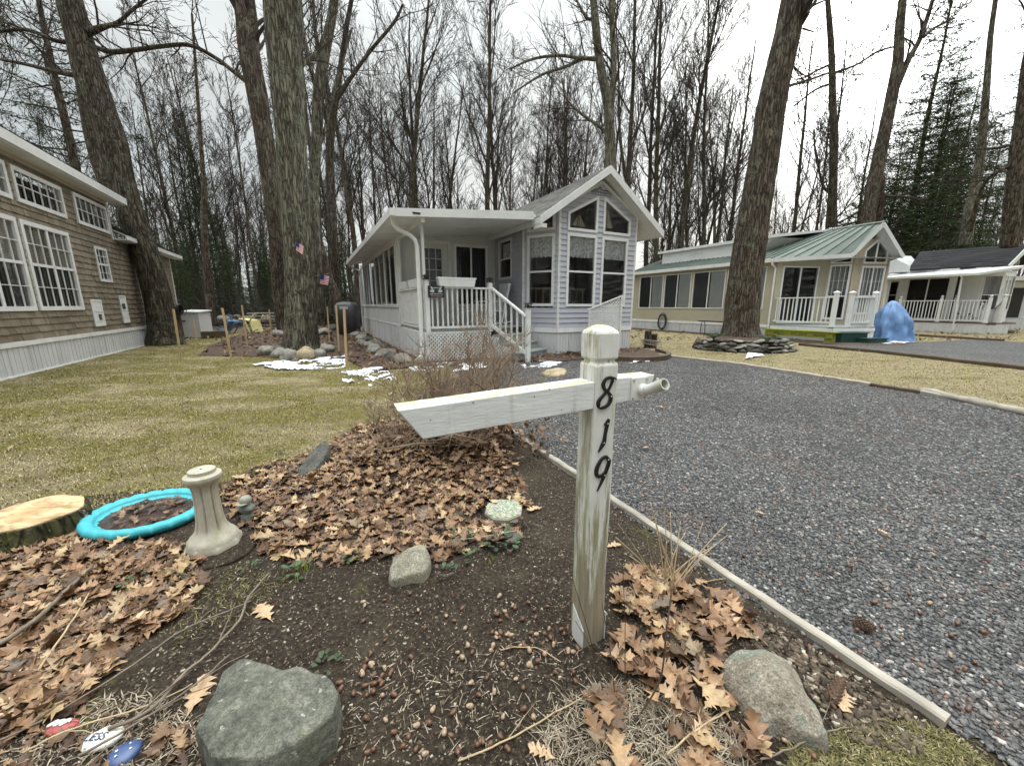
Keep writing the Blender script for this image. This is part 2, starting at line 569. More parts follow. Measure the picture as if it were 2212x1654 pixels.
def hbed(x, y):
    x = np.asarray(x, float); y = np.asarray(y, float)
    h = 0.014 + 0.14 * np.exp(-(((x + 0.55) / 0.6) ** 2 + ((y - 3.05) / 0.38) ** 2))
    h = h + 0.05 * np.exp(-(((x - 0.50) / 0.22) ** 2 + ((y - 1.40) / 0.2) ** 2))
    h = h + 0.014 * vnoise(x, y, 2.5, 1, 3) + 0.009 * vnoise(x, y, 22, 2, 4)
    return np.maximum(h, 0.006)


def hb(x, y): return float(hbed(x, y))


# ------------------------------------------------------------------ ground materials
def mat_forest():
    m, nt, b, out = newmat('forest_floor')
    v = worldco(nt)
    f = noisen(nt, v, 0.8, 6, 0.65); f2 = noisen(nt, v, 18, 5, 0.75)
    c = ramp(nt, f2, [(0.3, (0.045, 0.030, 0.018)), (0.5, (0.12, 0.080, 0.048)), (0.7, (0.22, 0.155, 0.095))])
    c = mixc(nt, ramp(nt, f, [(0.5, 0.0), (0.65, 0.6)]), c, (0.07, 0.075, 0.03))
    nt.links.new(c, b.inputs['Base Color']); b.inputs['Roughness'].default_value = 0.95
    bump(nt, b, f2, 1.0, 0.04)
    return m


def mat_lawn():
    m, nt, b, out = newmat('winter_lawn')
    v = worldco(nt)
    a = noisen(nt, worldco(nt, (1, 1.6, 1)), 0.9, 6, 0.62, 0.4)
    f = noisen(nt, worldco(nt, (1.0, 1.7, 1)), 75, 6, 0.78, 0.3)
    f3 = noisen(nt, v, 4, 7, 0.75)
    straw = ramp(nt, f, [(0.30, (0.15, 0.12, 0.06)), (0.5, (0.29, 0.245, 0.135)), (0.66, (0.47, 0.405, 0.25))])
    moss = ramp(nt, f, [(0.3, (0.060, 0.060, 0.012)), (0.55, (0.160, 0.145, 0.030)), (0.75, (0.32, 0.28, 0.085))])
    thatch = ramp(nt, f, [(0.35, (0.07, 0.056, 0.036)), (0.65, (0.30, 0.245, 0.165))])
    sx = nt.nodes.new('ShaderNodeSeparateXYZ'); nt.links.new(v, sx.inputs[0])
    left = ramp(nt, mth(nt, 'ADD', mth(nt, 'MULTIPLY', sx.outputs[0], 0.12), 0.5), [(0.15, 0.09), (0.75, -0.10)])
    left = mth(nt, 'SUBTRACT', mth(nt, 'MULTIPLY', mth(nt, 'LESS_THAN', sx.outputs[0], 1.5), 0.15), 0.08)
    k = ramp(nt, mth(nt, 'ADD', a, left), [(0.46, 0.0), (0.60, 0.9)])
    c = mixc(nt, k, straw, moss)
    c = mixc(nt, ramp(nt, f3, [(0.46, 0.0), (0.62, 0.8)]), c, thatch)
    nt.links.new(c, b.inputs['Base Color']); b.inputs['Roughness'].default_value = 0.95
    b.inputs['Specular IOR Level'].default_value = 0.15
    bump(nt, b, f, 1.0, 0.02)
    return m


def mat_soil():
    m, nt, b, out = newmat('garden_soil')
    v = worldco(nt)
    f = noisen(nt, v, 60, 7, 0.75); f2 = noisen(nt, v, 3, 5, 0.6)
    c = ramp(nt, f, [(0.36, (0.010, 0.007, 0.005)), (0.52, (0.036, 0.026, 0.018)), (0.66, (0.10, 0.076, 0.052))])
    c = mixc(nt, ramp(nt, f2, [(0.5, 0.0), (0.7, 0.45)]), c, (0.085, 0.07, 0.045))
    vo = nt.nodes.new('ShaderNodeTexVoronoi'); vo.inputs['Scale'].default_value = 130
    nt.links.new(v, vo.inputs['Vector'])
    sp = nt.nodes.new('ShaderNodeSeparateColor'); nt.links.new(vo.outputs['Color'], sp.inputs[0])
    spk = mth(nt, 'MULTIPLY', mth(nt, 'GREATER_THAN', sp.outputs[0], 0.93), mth(nt, 'LESS_THAN', vo.outputs['Distance'], 0.35))
    c = mixc(nt, spk, c, (0.33, 0.29, 0.22))
    mo = ramp(nt, noisen(nt, v, 1.7, 6, 0.7, 0.3), [(0.60, 0.0), (0.66, 0.7)])
    c = mixc(nt, mth(nt, 'MULTIPLY', mo, ramp(nt, noisen(nt, v, 50, 3), [(0.4, 0.2), (0.6, 1.0)])), c, (0.10, 0.10, 0.025))
    nt.links.new(c, b.inputs['Base Color']); b.inputs['Roughness'].default_value = 0.9
    b.inputs['Specular IOR Level'].default_value = 0.25
    bump(nt, b, f, 1.0, 0.014)
    return m


GRAVSTOPS = [(0.0, (0.034, 0.034, 0.034)), (0.45, (0.082, 0.082, 0.083)), (0.87, (0.165, 0.163, 0.160)), (0.94, (0.26, 0.255, 0.24)), (0.970, (0.44, 0.42, 0.38)), (0.98, (0.17, 0.085, 0.055)), (1.0, (0.24, 0.13, 0.085))]


def mat_gravel():
    m, nt, b, out = newmat('gravel_bed')
    v = worldco(nt)
    vo = nt.nodes.new('ShaderNodeTexVoronoi'); vo.inputs['Scale'].default_value = 55
    nt.links.new(worldco(nt, (1, 1, 0.3)), vo.inputs['Vector'])
    sp = nt.nodes.new('ShaderNodeSeparateColor'); nt.links.new(vo.outputs['Color'], sp.inputs[0])
    c = ramp(nt, sp.outputs[0], GRAVSTOPS)
    dk = ramp(nt, vo.outputs['Distance'], [(0.35, 1.0), (0.75, 0.25)])
    c = mixc(nt, 1.0, c, dk, 'MULTIPLY')
    f = ramp(nt, noisen(nt, v, 0.7, 5, 0.6), [(0.35, 0.8), (0.7, 1.15)])
    c = mixc(nt, 1.0, c, f, 'MULTIPLY')
    r = ramp(nt, noisen(nt, v, 1.3, 6, 0.7, 0.3), [(0.56, 0.0), (0.70, 0.35)])
    c = mixc(nt, mth(nt, 'MULTIPLY', r, ramp(nt, noisen(nt, v, 50, 2), [(0.5, 0.0), (0.56, 1.0)])), c, (0.15, 0.07, 0.05))
    nt.links.new(c, b.inputs['Base Color']); b.inputs['Roughness'].default_value = 0.75
    inv = mth(nt, 'SUBTRACT', 1.0, vo.outputs['Distance'])
    bump(nt, b, inv, 1.0, 0.012)
    return m


FOREST = mat_forest(); LAWN = mat_lawn(); SOIL = mat_soil(); GRAVEL = mat_gravel()
MULCH = mat_simple('brown_mulch', (0.075, 0.048, 0.034), 0.95, 0.5, 30, 1.0, 0.02, 60, dirt=(0.17, 0.10, 0.065), dirtamt=0.9)
SNOWM = mat_simple('old_snow', (0.84, 0.87, 0.90), 0.5, 0.04, 8, 0.5, 0.02, 20)

# ------------------------------------------------------------------ ground sheets
q = 400
mb = MB(); mb.poly([(-q, -q, -0.05), (q, -q, -0.05), (q, q, -0.05), (-q, q, -0.05)])
tag(mb.build('ground', FOREST), kind='structure')
lawn_poly = [(-26, -6), (40, -6), (40, 24), (12, 24), (3, 22), (-4, 14), (-6, 17), (-12, 19), (-16, 14), (-26, 10)]
sheet('lawn', lawn_poly, 0.14, lambda x, y: 0.0 + 0.008 * vnoise(x, y, 1.2, 3, 4), LAWN)

TIMB = [g(1060, 905), g(1090, 925), g(1175, 987), g(1250, 1040), g(1330, 1100), g(1600, 1290), g(2040, 1570)]
far_edge = [(3.37, 10.0), (3.75, 9.6), (4.92, 8.05), (5.40, 6.86), (5.74, 5.93), (5.98, 5.39), (6.17, 4.40), (6.5, 2.5), (7.0, -2.5)]
DRV = [(TIMB[1].x, TIMB[1].y), (TIMB[3].x, TIMB[3].y), (TIMB[4].x, TIMB[4].y), (TIMB[5].x, TIMB[5].y), (TIMB[6].x, TIMB[6].y), (2.6, -1.2), (3.2, -2.5)] + far_edge[::-1] + [(3.3, 10.4), (2.0, 11), (0.2, 9.2), (-0.6, 8.6), (-1.3, 8.2), (-0.9, 6.4), (-0.6, 5.0)]
hdrv = lambda x, y: 0.012 + 0.008 * vnoise(x, y, 0.9, 5, 3) + 0.004 * vnoise(x, y, 12, 6, 3)
sheet('driveway', DRV, 0.05, hdrv, GRAVEL)
DRV2 = [(9.3, 12.2), (9.9, 10.3), (10.1, 9.2), (10.3, 7.5), (10.8, 3), (11, -4), (26, -4), (19, 9), (17.8, 13.0), (17.2, 14.2), (14.6, 13.3), (12.8, 13.1), (10.7, 12.4)]
tag(sheet('neighbour_driveway', DRV2, 0.12, lambda x, y: 0.02 + 0.006 * vnoise(x, y, 2, 9, 3), GRAVEL), kind='structure')
BED = [tuple(g(*p)[:2]) for p in [(480, 1048), (560, 1008), (700, 975), (790, 930), (870, 880), (960, 830), (1010, 800), (1060, 880)]] + [(TIMB[k].x, TIMB[k].y) for k in (1, 2, 3, 4, 5, 6)] + [(2.55, -1.2), (-4.2, -1.2), (-3.9, 1.9)] + [tuple(g(*p)[:2]) for p in [(0, 1120), (190, 1075), (330, 1062)]]
bsk = lambda x, y: (np.abs(vnoise(x, y, 6, 8, 3)) * 0 + 1) > 0
sheet('garden_bed_soil', BED, 0.018, hbed, SOIL)
# brown wet mulch between the tree and the sunroom
MU = [tuple(g(*p)[:2]) for p in [(430, 768), (600, 772), (745, 775), (800, 805), (905, 790), (885, 760), (800, 715), (760, 695), (600, 700), (455, 745)]]
sheet('mulch_ground', MU, 0.06, lambda x, y: 0.02 + 0.015 * vnoise(x, y, 2.2, 12, 4), MULCH)
MU2 = [M.P(-1.0, -0.55)[:2], M.P(1.4, -0.55)[:2], M.P(2.6, -1.3)[:2], M.P(3.4, -1.25)[:2], M.P(6.2, -0.9)[:2], M.P(6.3, 0.3)[:2], M.P(5.5, 2)[:2], M.P(-0.2, 2)[:2], M.P(-0.2, 11)[:2], M.P(-1.1, 11)[:2]]
sheet('foundation_mulch', MU2, 0.05, lambda x, y: 0.035 + 0.02 * vnoise(x, y, 3, 14, 4), MULCH)
# bare strip along the far side of the neighbour's wall
MU3 = [M.P(13.0, 7.8)[:2], M.P(13.2, 3.0)[:2], M.P(12.9, 0.6)[:2], M.P(12.8, -2.2)[:2], M.P(14.4, -3.4)[:2], M.P(16, -3.2)[:2], M.P(15, 0)[:2], M.P(13.9, 8)[:2]]
sheet('bare_soil_strip', MU3, 0.08, lambda x, y: 0.03 + 0.01 * vnoise(x, y, 3, 15, 4), MULCH)

# snow remains
def snow_patch(poly, thr, seed, hh=0.035):
    zf = lambda x, y: 0.045 + hh * np.clip(vnoise(x, y, 3.0, seed, 4) - thr + 0.25, 0, 1)
    return poly, zf, (lambda x, y: vnoise(x, y * 1.8, 2.6, seed, 5) > thr), seed
patches = [([tuple(g(*p)[:2]) for p in [(545, 790), (640, 775), (745, 765), (750, 795), (680, 800), (600, 800)]], 0.06, 21),
           ([tuple(g(*p)[:2]) for p in [(735, 800), (830, 795), (865, 830), (800, 838), (740, 825)]], -0.02, 22),
           ([tuple(g(*p)[:2]) for p in [(880, 792), (1045, 780), (1060, 793), (1000, 803), (890, 803)]], 0.0, 23),
           ([tuple(g(*p)[:2]) for p in [(1120, 786), (1210, 776), (1215, 792), (1120, 800)]], 0.15, 24),
           ([tuple(g(*p)[:2]) for p in [(1615, 765), (1695, 748), (1700, 758), (1610, 778)]], -0.1, 25),
           ([tuple(g(*p)[:2]) for p in [(1890, 735), (1960, 722), (1965, 742), (1895, 745)]], -0.3, 26),
           ([tuple(g(*p)[:2]) for p in [(1360, 776), (1420, 772), (1420, 782), (1360, 785)]], 0.0, 27)]
vs = []; fs = []; nb = 0
for poly, thr, seed in patches:
    step = 0.03 if seed != 26 else 0.06
    xs = np.arange(min(p[0] for p in poly), max(p[0] for p in poly) + step, step)
    ys = np.arange(min(p[1] for p in poly), max(p[1] for p in poly) + step, step)
    X, Y = np.meshgrid(xs, ys)
    cx = X[:-1, :-1] + step / 2; cy = Y[:-1, :-1] + step / 2
    ins = inpoly(cx, cy, poly) & (vnoise(cx, cy, 2.4, seed, 5) + 0.5 * vnoise(cx, cy, 11, seed + 3, 3) > thr)
    jj, ii = np.nonzero(ins); nx = len(xs)
    f = np.stack([jj * nx + ii, jj * nx + ii + 1, (jj + 1) * nx + ii + 1, (jj + 1) * nx + ii], 1) + nb
    Z = 0.03 + 0.035 * np.clip(vnoise(X, Y, 2.4, seed, 5) - thr, 0, 1) - 0.02 * (vnoise(X, Y, 9, seed + 40, 3) < -0.05)
    vs.append(np.stack([X.ravel(), Y.ravel(), Z.ravel()], 1)); fs.append(f); nb += X.size
sn = arr_mesh('snow', np.concatenate(vs), np.concatenate(fs), SNOWM, smooth=True)
tag(sn, 'thin patches of melting white snow left on the lawn and mulch', 'snow', kind='stuff')

# ------------------------------------------------------------------ gravel stones
def instance(T, F, pos, yaw, tilt, scale):
    """T (k,3) template, F (m,4); returns verts and faces; scale (n,3)"""
    n = len(pos); k = len(T)
    V = T[None] * scale[:, None, :]
    ca, sa = np.cos(tilt), np.sin(tilt)
    y2 = V[..., 1] * ca[:, None] - V[..., 2] * sa[:, None]; z2 = V[..., 1] * sa[:, None] + V[..., 2] * ca[:, None]
    x2 = V[..., 0]
    cy, sy = np.cos(yaw), np.sin(yaw)
    x3 = x2 * cy[:, None] - y2 * sy[:, None]; y3 = x2 * sy[:, None] + y2 * cy[:, None]
    W = np.stack([x3, y3, z2], -1) + pos[:, None, :]
    FF = F[None] + (np.arange(n) * k)[:, None, None]
    return W.reshape(-1, 3), FF.reshape(-1, F.shape[1])


CUBEF = np.array([(3, 2, 1, 0), (4, 5, 6, 7), (0, 1, 5, 4), (1, 2, 6, 5), (2, 3, 7, 6), (3, 0, 4, 7)])
def stone_template(r):
    c = np.array([(-1, -1, -1), (1, -1, -1), (1, 1, -1), (-1, 1, -1), (-1, -1, 1), (1, -1, 1), (1, 1, 1), (-1, 1, 1)], float) * 0.5
    c[4:, :2] *= 0.72
    return c + r.uniform(-0.16, 0.16, c.shape)


def sample_poly(poly, n, near=None):
    px = [p[0] for p in poly]; py = [p[1] for p in poly]
    o = []
    while sum(len(a) for a in o) < n:
        x = rng.uniform(min(px), max(px), n * 2); y = rng.uniform(min(py), max(py), n * 2)
        k = inpoly(x, y, poly)
        if near is not None: k &= near(x, y)
        o.append(np.stack([x[k], y[k]], 1))
    return np.concatenate(o)[:n]


STONE = mat_island('gravel_stones', GRAVSTOPS, 0.6, 60, 0.3, 0.3, 0.4, patch=0.8)
frus = lambda x, y: (np.abs(x) < 1.45 * (y * 0.98 + 0.35) + 0.2)
V_, F_ = [], []; base = 0
near_keep = lambda x, y: frus(x, y) & (rng.random(x.shape) < np.clip(1.0 / (0.30 + 0.12 * (x ** 2 + y ** 2)), 0, 1))
P_ = sample_poly([p for p in DRV], 95000, near_keep)
for t in range(5):
    pp = P_[t::5]; n = len(pp)
    T = stone_template(rng)
    sz = rng.uniform(0.007, 0.0135, n) * (1 + 0.05 * np.hypot(pp[:, 0], pp[:, 1]))
    s3 = np.stack([sz * rng.uniform(0.8, 1.5, n), sz, sz * rng.uniform(0.25, 0.6, n)], 1)
    z3 = hdrv(pp[:, 0], pp[:, 1]) + sz * 0.2
    v, f = instance(T, CUBEF, np.stack([pp[:, 0], pp[:, 1], z3], 1), rng.uniform(0, 6.28, n), rng.normal(0, 0.35, n), s3)
    V_.append(v); F_.append(f + base); base += len(v)
tag(arr_mesh('gravel', np.concatenate(V_), np.concatenate(F_), STONE), 'loose dark slate gravel covering the driveway', 'gravel', kind='stuff')

# small pale chips and pebbles in the bed
V_, F_ = [], []; base = 0
P_ = sample_poly(BED, 24000, lambda x, y: frus(x, y) & (rng.random(x.shape) < np.clip(1.2 / (0.5 + 0.3 * (x ** 2 + y ** 2)), 0, 1)))
for t in range(3):
    pp = P_[t::3]; n = len(pp); T = stone_template(rng)
    sz = rng.uniform(0.002, 0.0075, n)
    s3 = np.stack([sz * rng.uniform(0.8, 3.2, n), sz, sz * 0.6], 1)
    v, f = instance(T, CUBEF, np.stack([pp[:, 0], pp[:, 1], hbed(pp[:, 0], pp[:, 1]) + 0.001], 1), rng.uniform(0, 6.28, n), rng.normal(0, 0.3, n), s3)
    V_.append(v); F_.append(f + base); base += len(v)
# edge pebbles between timber and stone
E_ = [tuple(g(*p)[:2]) for p in [(1620, 1330), (1700, 1370), (2000, 1570), (1990, 1640), (1820, 1600), (1700, 1440), (1620, 1400)]]
pp = sample_poly(E_, 900); n = len(pp); sz = rng.uniform(0.005, 0.018, n)
v, f = instance(stone_template(rng), CUBEF, np.stack([pp[:, 0], pp[:, 1], hbed(pp[:, 0], pp[:, 1]) + 0.003], 1), rng.uniform(0, 6.28, n), rng.normal(0, 0.3, n), np.stack([sz * 1.3, sz, sz * 0.6], 1))
V_.append(v); F_.append(f + base); base += len(v)
CHIP = mat_island('soil_chips', [(0, (0.03, 0.022, 0.016)), (0.5, (0.08, 0.06, 0.042)), (0.85, (0.15, 0.115, 0.08)), (0.96, (0.30, 0.26, 0.20)), (1, (0.45, 0.42, 0.36))], 0.8)
tag(arr_mesh('soil_debris', np.concatenate(V_), np.concatenate(F_), CHIP), 'small pebbles, bark chips and crumbs scattered over the garden soil', 'debris', kind='stuff')

# ------------------------------------------------------------------ grass blades
def blades(name, poly, n, hmin, hmax, mat, dens, label, zbase=0.0, lean=1.0, wid=0.0022, zf=None):
    p = sample_poly(poly, n, lambda x, y: frus(x, y) & dens(x, y))
    r = np.hypot(p[:, 0], p[:, 1])
    h = rng.uniform(hmin, hmax, n); yaw = rng.uniform(0, 6.28, n); wv = wid * (1 + r * 0.35)
    ln = rng.uniform(0.3, 1.3, n) * lean
    d = np.stack([np.cos(yaw), np.sin(yaw)], 1); s = np.stack([-np.sin(yaw), np.cos(yaw)], 1)
    z0 = (zf(p[:, 0], p[:, 1]) if zf is not None else np.zeros(n)) + zbase
    a = np.c_[p - s * wv[:, None], z0]; b = np.c_[p + s * wv[:, None], z0]
    m1 = p + d * (h * ln * 0.35)[:, None]; m2 = p + d * (h * ln)[:, None]
    zz = h * np.clip(1.1 - 0.6 * ln, 0.12, 1)
    c = np.c_[m1 + s * wv[:, None] * 0.8, z0 + zz * 0.7]; e = np.c_[m1 - s * wv[:, None] * 0.8, z0 + zz * 0.7]
    t1 = np.c_[m2 + s * wv[:, None] * 0.15, z0 + zz]; t2 = np.c_[m2 - s * wv[:, None] * 0.15, z0 + zz]
    v = np.stack([a, b, c, e, t1, t2], 1).reshape(-1, 3)
    f = np.array([(0, 1, 2, 3), (3, 2, 4, 5)])[None] + (np.arange(n) * 6)[:, None, None]
    return tag(arr_mesh(name, v, f.reshape(-1, 4), mat), label, 'grass', kind='stuff')


def mat_blades():
    m, nt, b, out = newmat('dormant_grass_blades')
    ge = nt.nodes.new('ShaderNodeNewGeometry')
    v = worldco(nt)
    a = noisen(nt, worldco(nt, (1, 1.6, 0)), 0.9, 6, 0.62, 0.4)
    sx = nt.nodes.new('ShaderNodeSeparateXYZ'); nt.links.new(v, sx.inputs[0])
    left = mth(nt, 'SUBTRACT', mth(nt, 'MULTIPLY', mth(nt, 'LESS_THAN', sx.outputs[0], 1.5), 0.15), 0.08)
    k = ramp(nt, mth(nt, 'ADD', a, left), [(0.46, 0.0), (0.60, 0.85)])
    straw = ramp(nt, ge.outputs['Random Per Island'], [(0, (0.20, 0.16, 0.08)), (0.6, (0.37, 0.315, 0.185)), (1, (0.52, 0.46, 0.31))])
    moss = ramp(nt, ge.outputs['Random Per Island'], [(0, (0.08, 0.070, 0.018)), (0.5, (0.19, 0.16, 0.045)), (1, (0.46, 0.38, 0.21))])
    nt.links.new(mixc(nt, k, straw, moss), b.inputs['Base Color']); b.inputs['Roughness'].default_value = 0.9
    b.inputs['Specular IOR Level'].default_value = 0.15
    return m


BLADES = mat_blades()
notdrv = lambda x, y: ~inpoly(x, y, DRV) & ~inpoly(x, y, BED) & ~inpoly(x, y, MU) & ~inpoly(x, y, MU2) & ~inpoly(x, y, DRV2)
blades('grass', lawn_poly, 150000, 0.010, 0.027, BLADES, lambda x, y: notdrv(x, y) & (rng.random(x.shape) < np.clip(14.0 / (6 + (x ** 2 + y ** 2)), 0, 1)), 'dry dormant lawn grass with olive moss patches', wid=0.0011)

blades('grass', [tuple(g(*p)[:2]) for p in [(0, 1112), (190, 1072), (330, 1058), (480, 1045), (560, 1005), (700, 972), (790, 927), (870, 878), (900, 905), (810, 965), (700, 1005), (570, 1040), (480, 1085), (330, 1095), (190, 1120)]], 5200, 0.010, 0.032, BLADES, lambda x, y: x < 99, 'ragged dead grass where the lawn meets the garden bed', wid=0.0012, zf=hbed)
# ------------------------------------------------------------------ wall plane helper
class Pl:
    """vertical plane: s along, z up, o outward"""
    def __init__(s, p, q, out_ref=None):
        s.p = Vector((p[0], p[1], 0)); q = Vector((q[0], q[1], 0))
        s.d = (q - s.p); s.L = s.d.length; s.d.normalize()
        s.n = Vector((s.d.y, -s.d.x, 0))      # outward is to the right of p->q

    def P(s, a, z, o=0.0):
        r = s.p + s.d * a + s.n * o
        return Vector((r.x, r.y, r.z + z))


def cut(poly, z):
    """horizontal interval of a convex polygon at height z"""
    xs = []
    n = len(poly)
    for i in range(n):
        a, b = poly[i], poly[(i + 1) % n]
        if (a[1] - z) * (b[1] - z) <= 0 and a[1] != b[1]:
            xs.append(a[0] + (b[0] - a[0]) * (z - a[1]) / (b[1] - a[1]))
    if len(xs) < 2: return None
    return min(xs), max(xs)


def spans(outline, holes, z):
    c = cut(outline, z)
    if not c or c[1] - c[0] < 0.01: return []
    iv = [c]
    for h in holes:
        k = cut(h, z)
        if not k: continue
        nv = []
        for a, b in iv:
            if k[1] <= a or k[0] >= b: nv.append((a, b)); continue
            if k[0] > a: nv.append((a, k[0]))
            if k[1] < b: nv.append((k[1], b))
        iv = nv
    return [(a, b) for a, b in iv if b - a > 0.004]


def lap_wall(mb, pl, outline, holes, pitch=0.115, proud=0.014, split=None, rnd=None, face_only=False):
    z0 = min(p[1] for p in outline); z1 = max(p[1] for p in outline)
    z = z0; row = 0
    while z < z1 - 0.004:
        zt = min(z + pitch, z1)
        lo = spans(outline, holes, z + 0.004); hi = spans(outline, holes, zt - 0.004)
        mid = spans(outline, holes, (z + zt) / 2)
        if len(lo) == len(hi) == len(mid):
            pairs = [((a[0] + 0, a[1]), (b[0], b[1])) for a, b in zip(lo, hi)]
        else:
            pairs = [(m, m) for m in mid]
        for (a0, b0), (a1, b1) in pairs:
            segs = [(0.0, 1.0)]
            if split:
                Ls = max(b0 - a0, b1 - a1); segs = []; x = -rnd.uniform(0, split) / Ls
                while x < 1:
                    x2 = x + split * rnd.uniform(0.55, 1.4) / Ls
                    segs.append((max(0, x), min(1, x2) - 0.003 / Ls)); x = x2
            for f0, f1 in segs:
                if f1 <= f0: continue
                pa = a0 + (b0 - a0) * f0; pb = a0 + (b0 - a0) * f1; qa = a1 + (b1 - a1) * f0; qb = a1 + (b1 - a1) * f1
                pr = proud * (rnd.uniform(0.7, 1.25) if split else 1)
                dz = rnd.uniform(-0.006, 0.004) if split else 0
                mb.hexa([pl.P(pa, z + dz, pr), pl.P(pb, z + dz, pr), pl.P(pb, z + dz, -0.03), pl.P(pa, z + dz, -0.03),
                         pl.P(qa, zt, 0.002), pl.P(qb, zt, 0.002), pl.P(qb, zt, -0.03), pl.P(qa, zt, -0.03)])
        z = zt; row += 1


def flat_wall(mb, pl, outline, holes, th=0.04, off=0.0, dz=None):
    """flat wall with (possibly sloped) holes, built from trapezoids"""
    zs = sorted(set([round(p[1], 4) for p in outline] + [round(p[1], 4) for h in holes for p in h]))
    for za, zb in zip(zs[:-1], zs[1:]):
        if zb - za < 0.002: continue
        e = min(0.001, (zb - za) / 4)
        lo = spans(outline, holes, za + e); hi = spans(outline, holes, zb - e)
        if len(lo) != len(hi):
            lo = hi = spans(outline, holes, (za + zb) / 2)
        for (a0, b0), (a1, b1) in zip(lo, hi):
            mb.hexa([pl.P(a0, za, off), pl.P(b0, za, off), pl.P(b0, za, off - th), pl.P(a0, za, off - th),
                     pl.P(a1, zb, off), pl.P(b1, zb, off), pl.P(b1, zb, off - th), pl.P(a1, zb, off - th)])


def inset(poly, d):
    n = len(poly); out = []
    ar = sum(poly[i][0] * poly[(i + 1) % n][1] - poly[(i + 1) % n][0] * poly[i][1] for i in range(n))
    sg = 1 if ar > 0 else -1
    L = []
    for i in range(n):
        a = Vector(poly[i]).to_2d(); b = Vector(poly[(i + 1) % n]).to_2d()
        e = (b - a).normalized(); nn = Vector((-e.y, e.x)) * sg
        L.append((a + nn * d, e))
    for i in range(n):
        p, e = L[i - 1]; q, f = L[i]
        den = e.x * f.y - e.y * f.x
        t = ((q.x - p.x) * f.y - (q.y - p.y) * f.x) / den
        out.append((p.x + e.x * t, p.y + e.y * t))
    return out


def frame_ring(mb, pl, poly, fw, o0, o1):
    inn = inset(poly, fw); n = len(poly)
    ar = sum(poly[i][0] * poly[(i + 1) % n][1] - poly[(i + 1) % n][0] * poly[i][1] for i in range(n))
    for i in range(n):
        a, b = poly[i], poly[(i + 1) % n]; c, d = inn[(i + 1) % n], inn[i]
        seq = [a, b, c, d] if ar > 0 else [b, a, d, c]
        mb.hexa([pl.P(p[0], p[1], o0) for p in seq] + [pl.P(p[0], p[1], o1) for p in seq])
    return inn


def rect(a, b, c, d): return [(a, c), (b, c), (b, d), (a, d)]


def window(parent, pl, poly, fw=0.045, th=0.03, bars=(), bw=0.018, back=None, backz=None, depth=0.10, label=None, name='window', framemat=None, wave=False, trim=0.0):
    mb = MB()
    outer = inset(poly, -trim) if trim else poly
    inn = frame_ring(mb, pl, outer, fw + trim, -0.05, th)
    for (x0, z0, x1, z1, wd) in bars:
        a = pl.P(x0, z0, 0.0); b = pl.P(x1, z1, 0.0)
        mb.bar(a + pl.n * (th - 0.018), b + pl.n * (th - 0.018), wd, 0.02, up=pl.n)
    f = mb.build(name, framemat or WHITE2, parent)
    if label: f['label'] = label
    pm = MB(); pm.poly([pl.P(p[0], p[1], 0.0) for p in inn]); pm.build('pane', GLASS, f)
    if back is not None:
        kind, mat = back
        zz = backz or (min(p[1] for p in inn), max(p[1] for p in inn))
        a, b = min(p[0] for p in inn), max(p[0] for p in inn)
        cm = MB()
        if kind == 'blind':
            z = zz[0]
            while z < zz[1] - 0.01:
                cm.hexa([pl.P(a, z, -depth + 0.012), pl.P(b, z, -depth + 0.012), pl.P(b, z + 0.004, -depth), pl.P(a, z + 0.004, -depth),
                         pl.P(a, z + 0.02, -depth + 0.012), pl.P(b, z + 0.02, -depth + 0.012), pl.P(b, z + 0.026, -depth), pl.P(a, z + 0.026, -depth)])
                z += 0.028
        else:
            n = max(8, int((b - a) / 0.025))
            for i in range(n):
                x0 = a + (b - a) * i / n; x1 = a + (b - a) * (i + 1) / n
                o0 = -depth + 0.015 * math.sin(i * 1.9); o1 = -depth + 0.015 * math.sin((i + 1) * 1.9)
                zb0 = zz[0] + (0.03 * abs(math.sin(x0 * 26)) if wave else 0); zb1 = zz[0] + (0.03 * abs(math.sin(x1 * 26)) if wave else 0)
                cm.add([pl.P(x0, zb0, o0), pl.P(x1, zb1, o1), pl.P(x1, zz[1], o1), pl.P(x0, zz[1], o0)], [(0, 1, 2, 3)])
        cm.build({'blind': 'blind', 'screen': 'screen'}.get(kind, 'curtain'), mat, f)
    return f


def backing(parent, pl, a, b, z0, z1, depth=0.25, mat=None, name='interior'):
    """dark plate standing in for the unlit room behind a window"""
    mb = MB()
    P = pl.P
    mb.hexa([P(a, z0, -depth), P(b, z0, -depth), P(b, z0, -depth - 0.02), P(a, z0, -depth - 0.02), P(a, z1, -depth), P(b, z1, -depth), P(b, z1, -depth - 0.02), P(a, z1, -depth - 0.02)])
    return mb.build(name, mat or DARKIN, parent)  # dark colour stands for the shade indoors


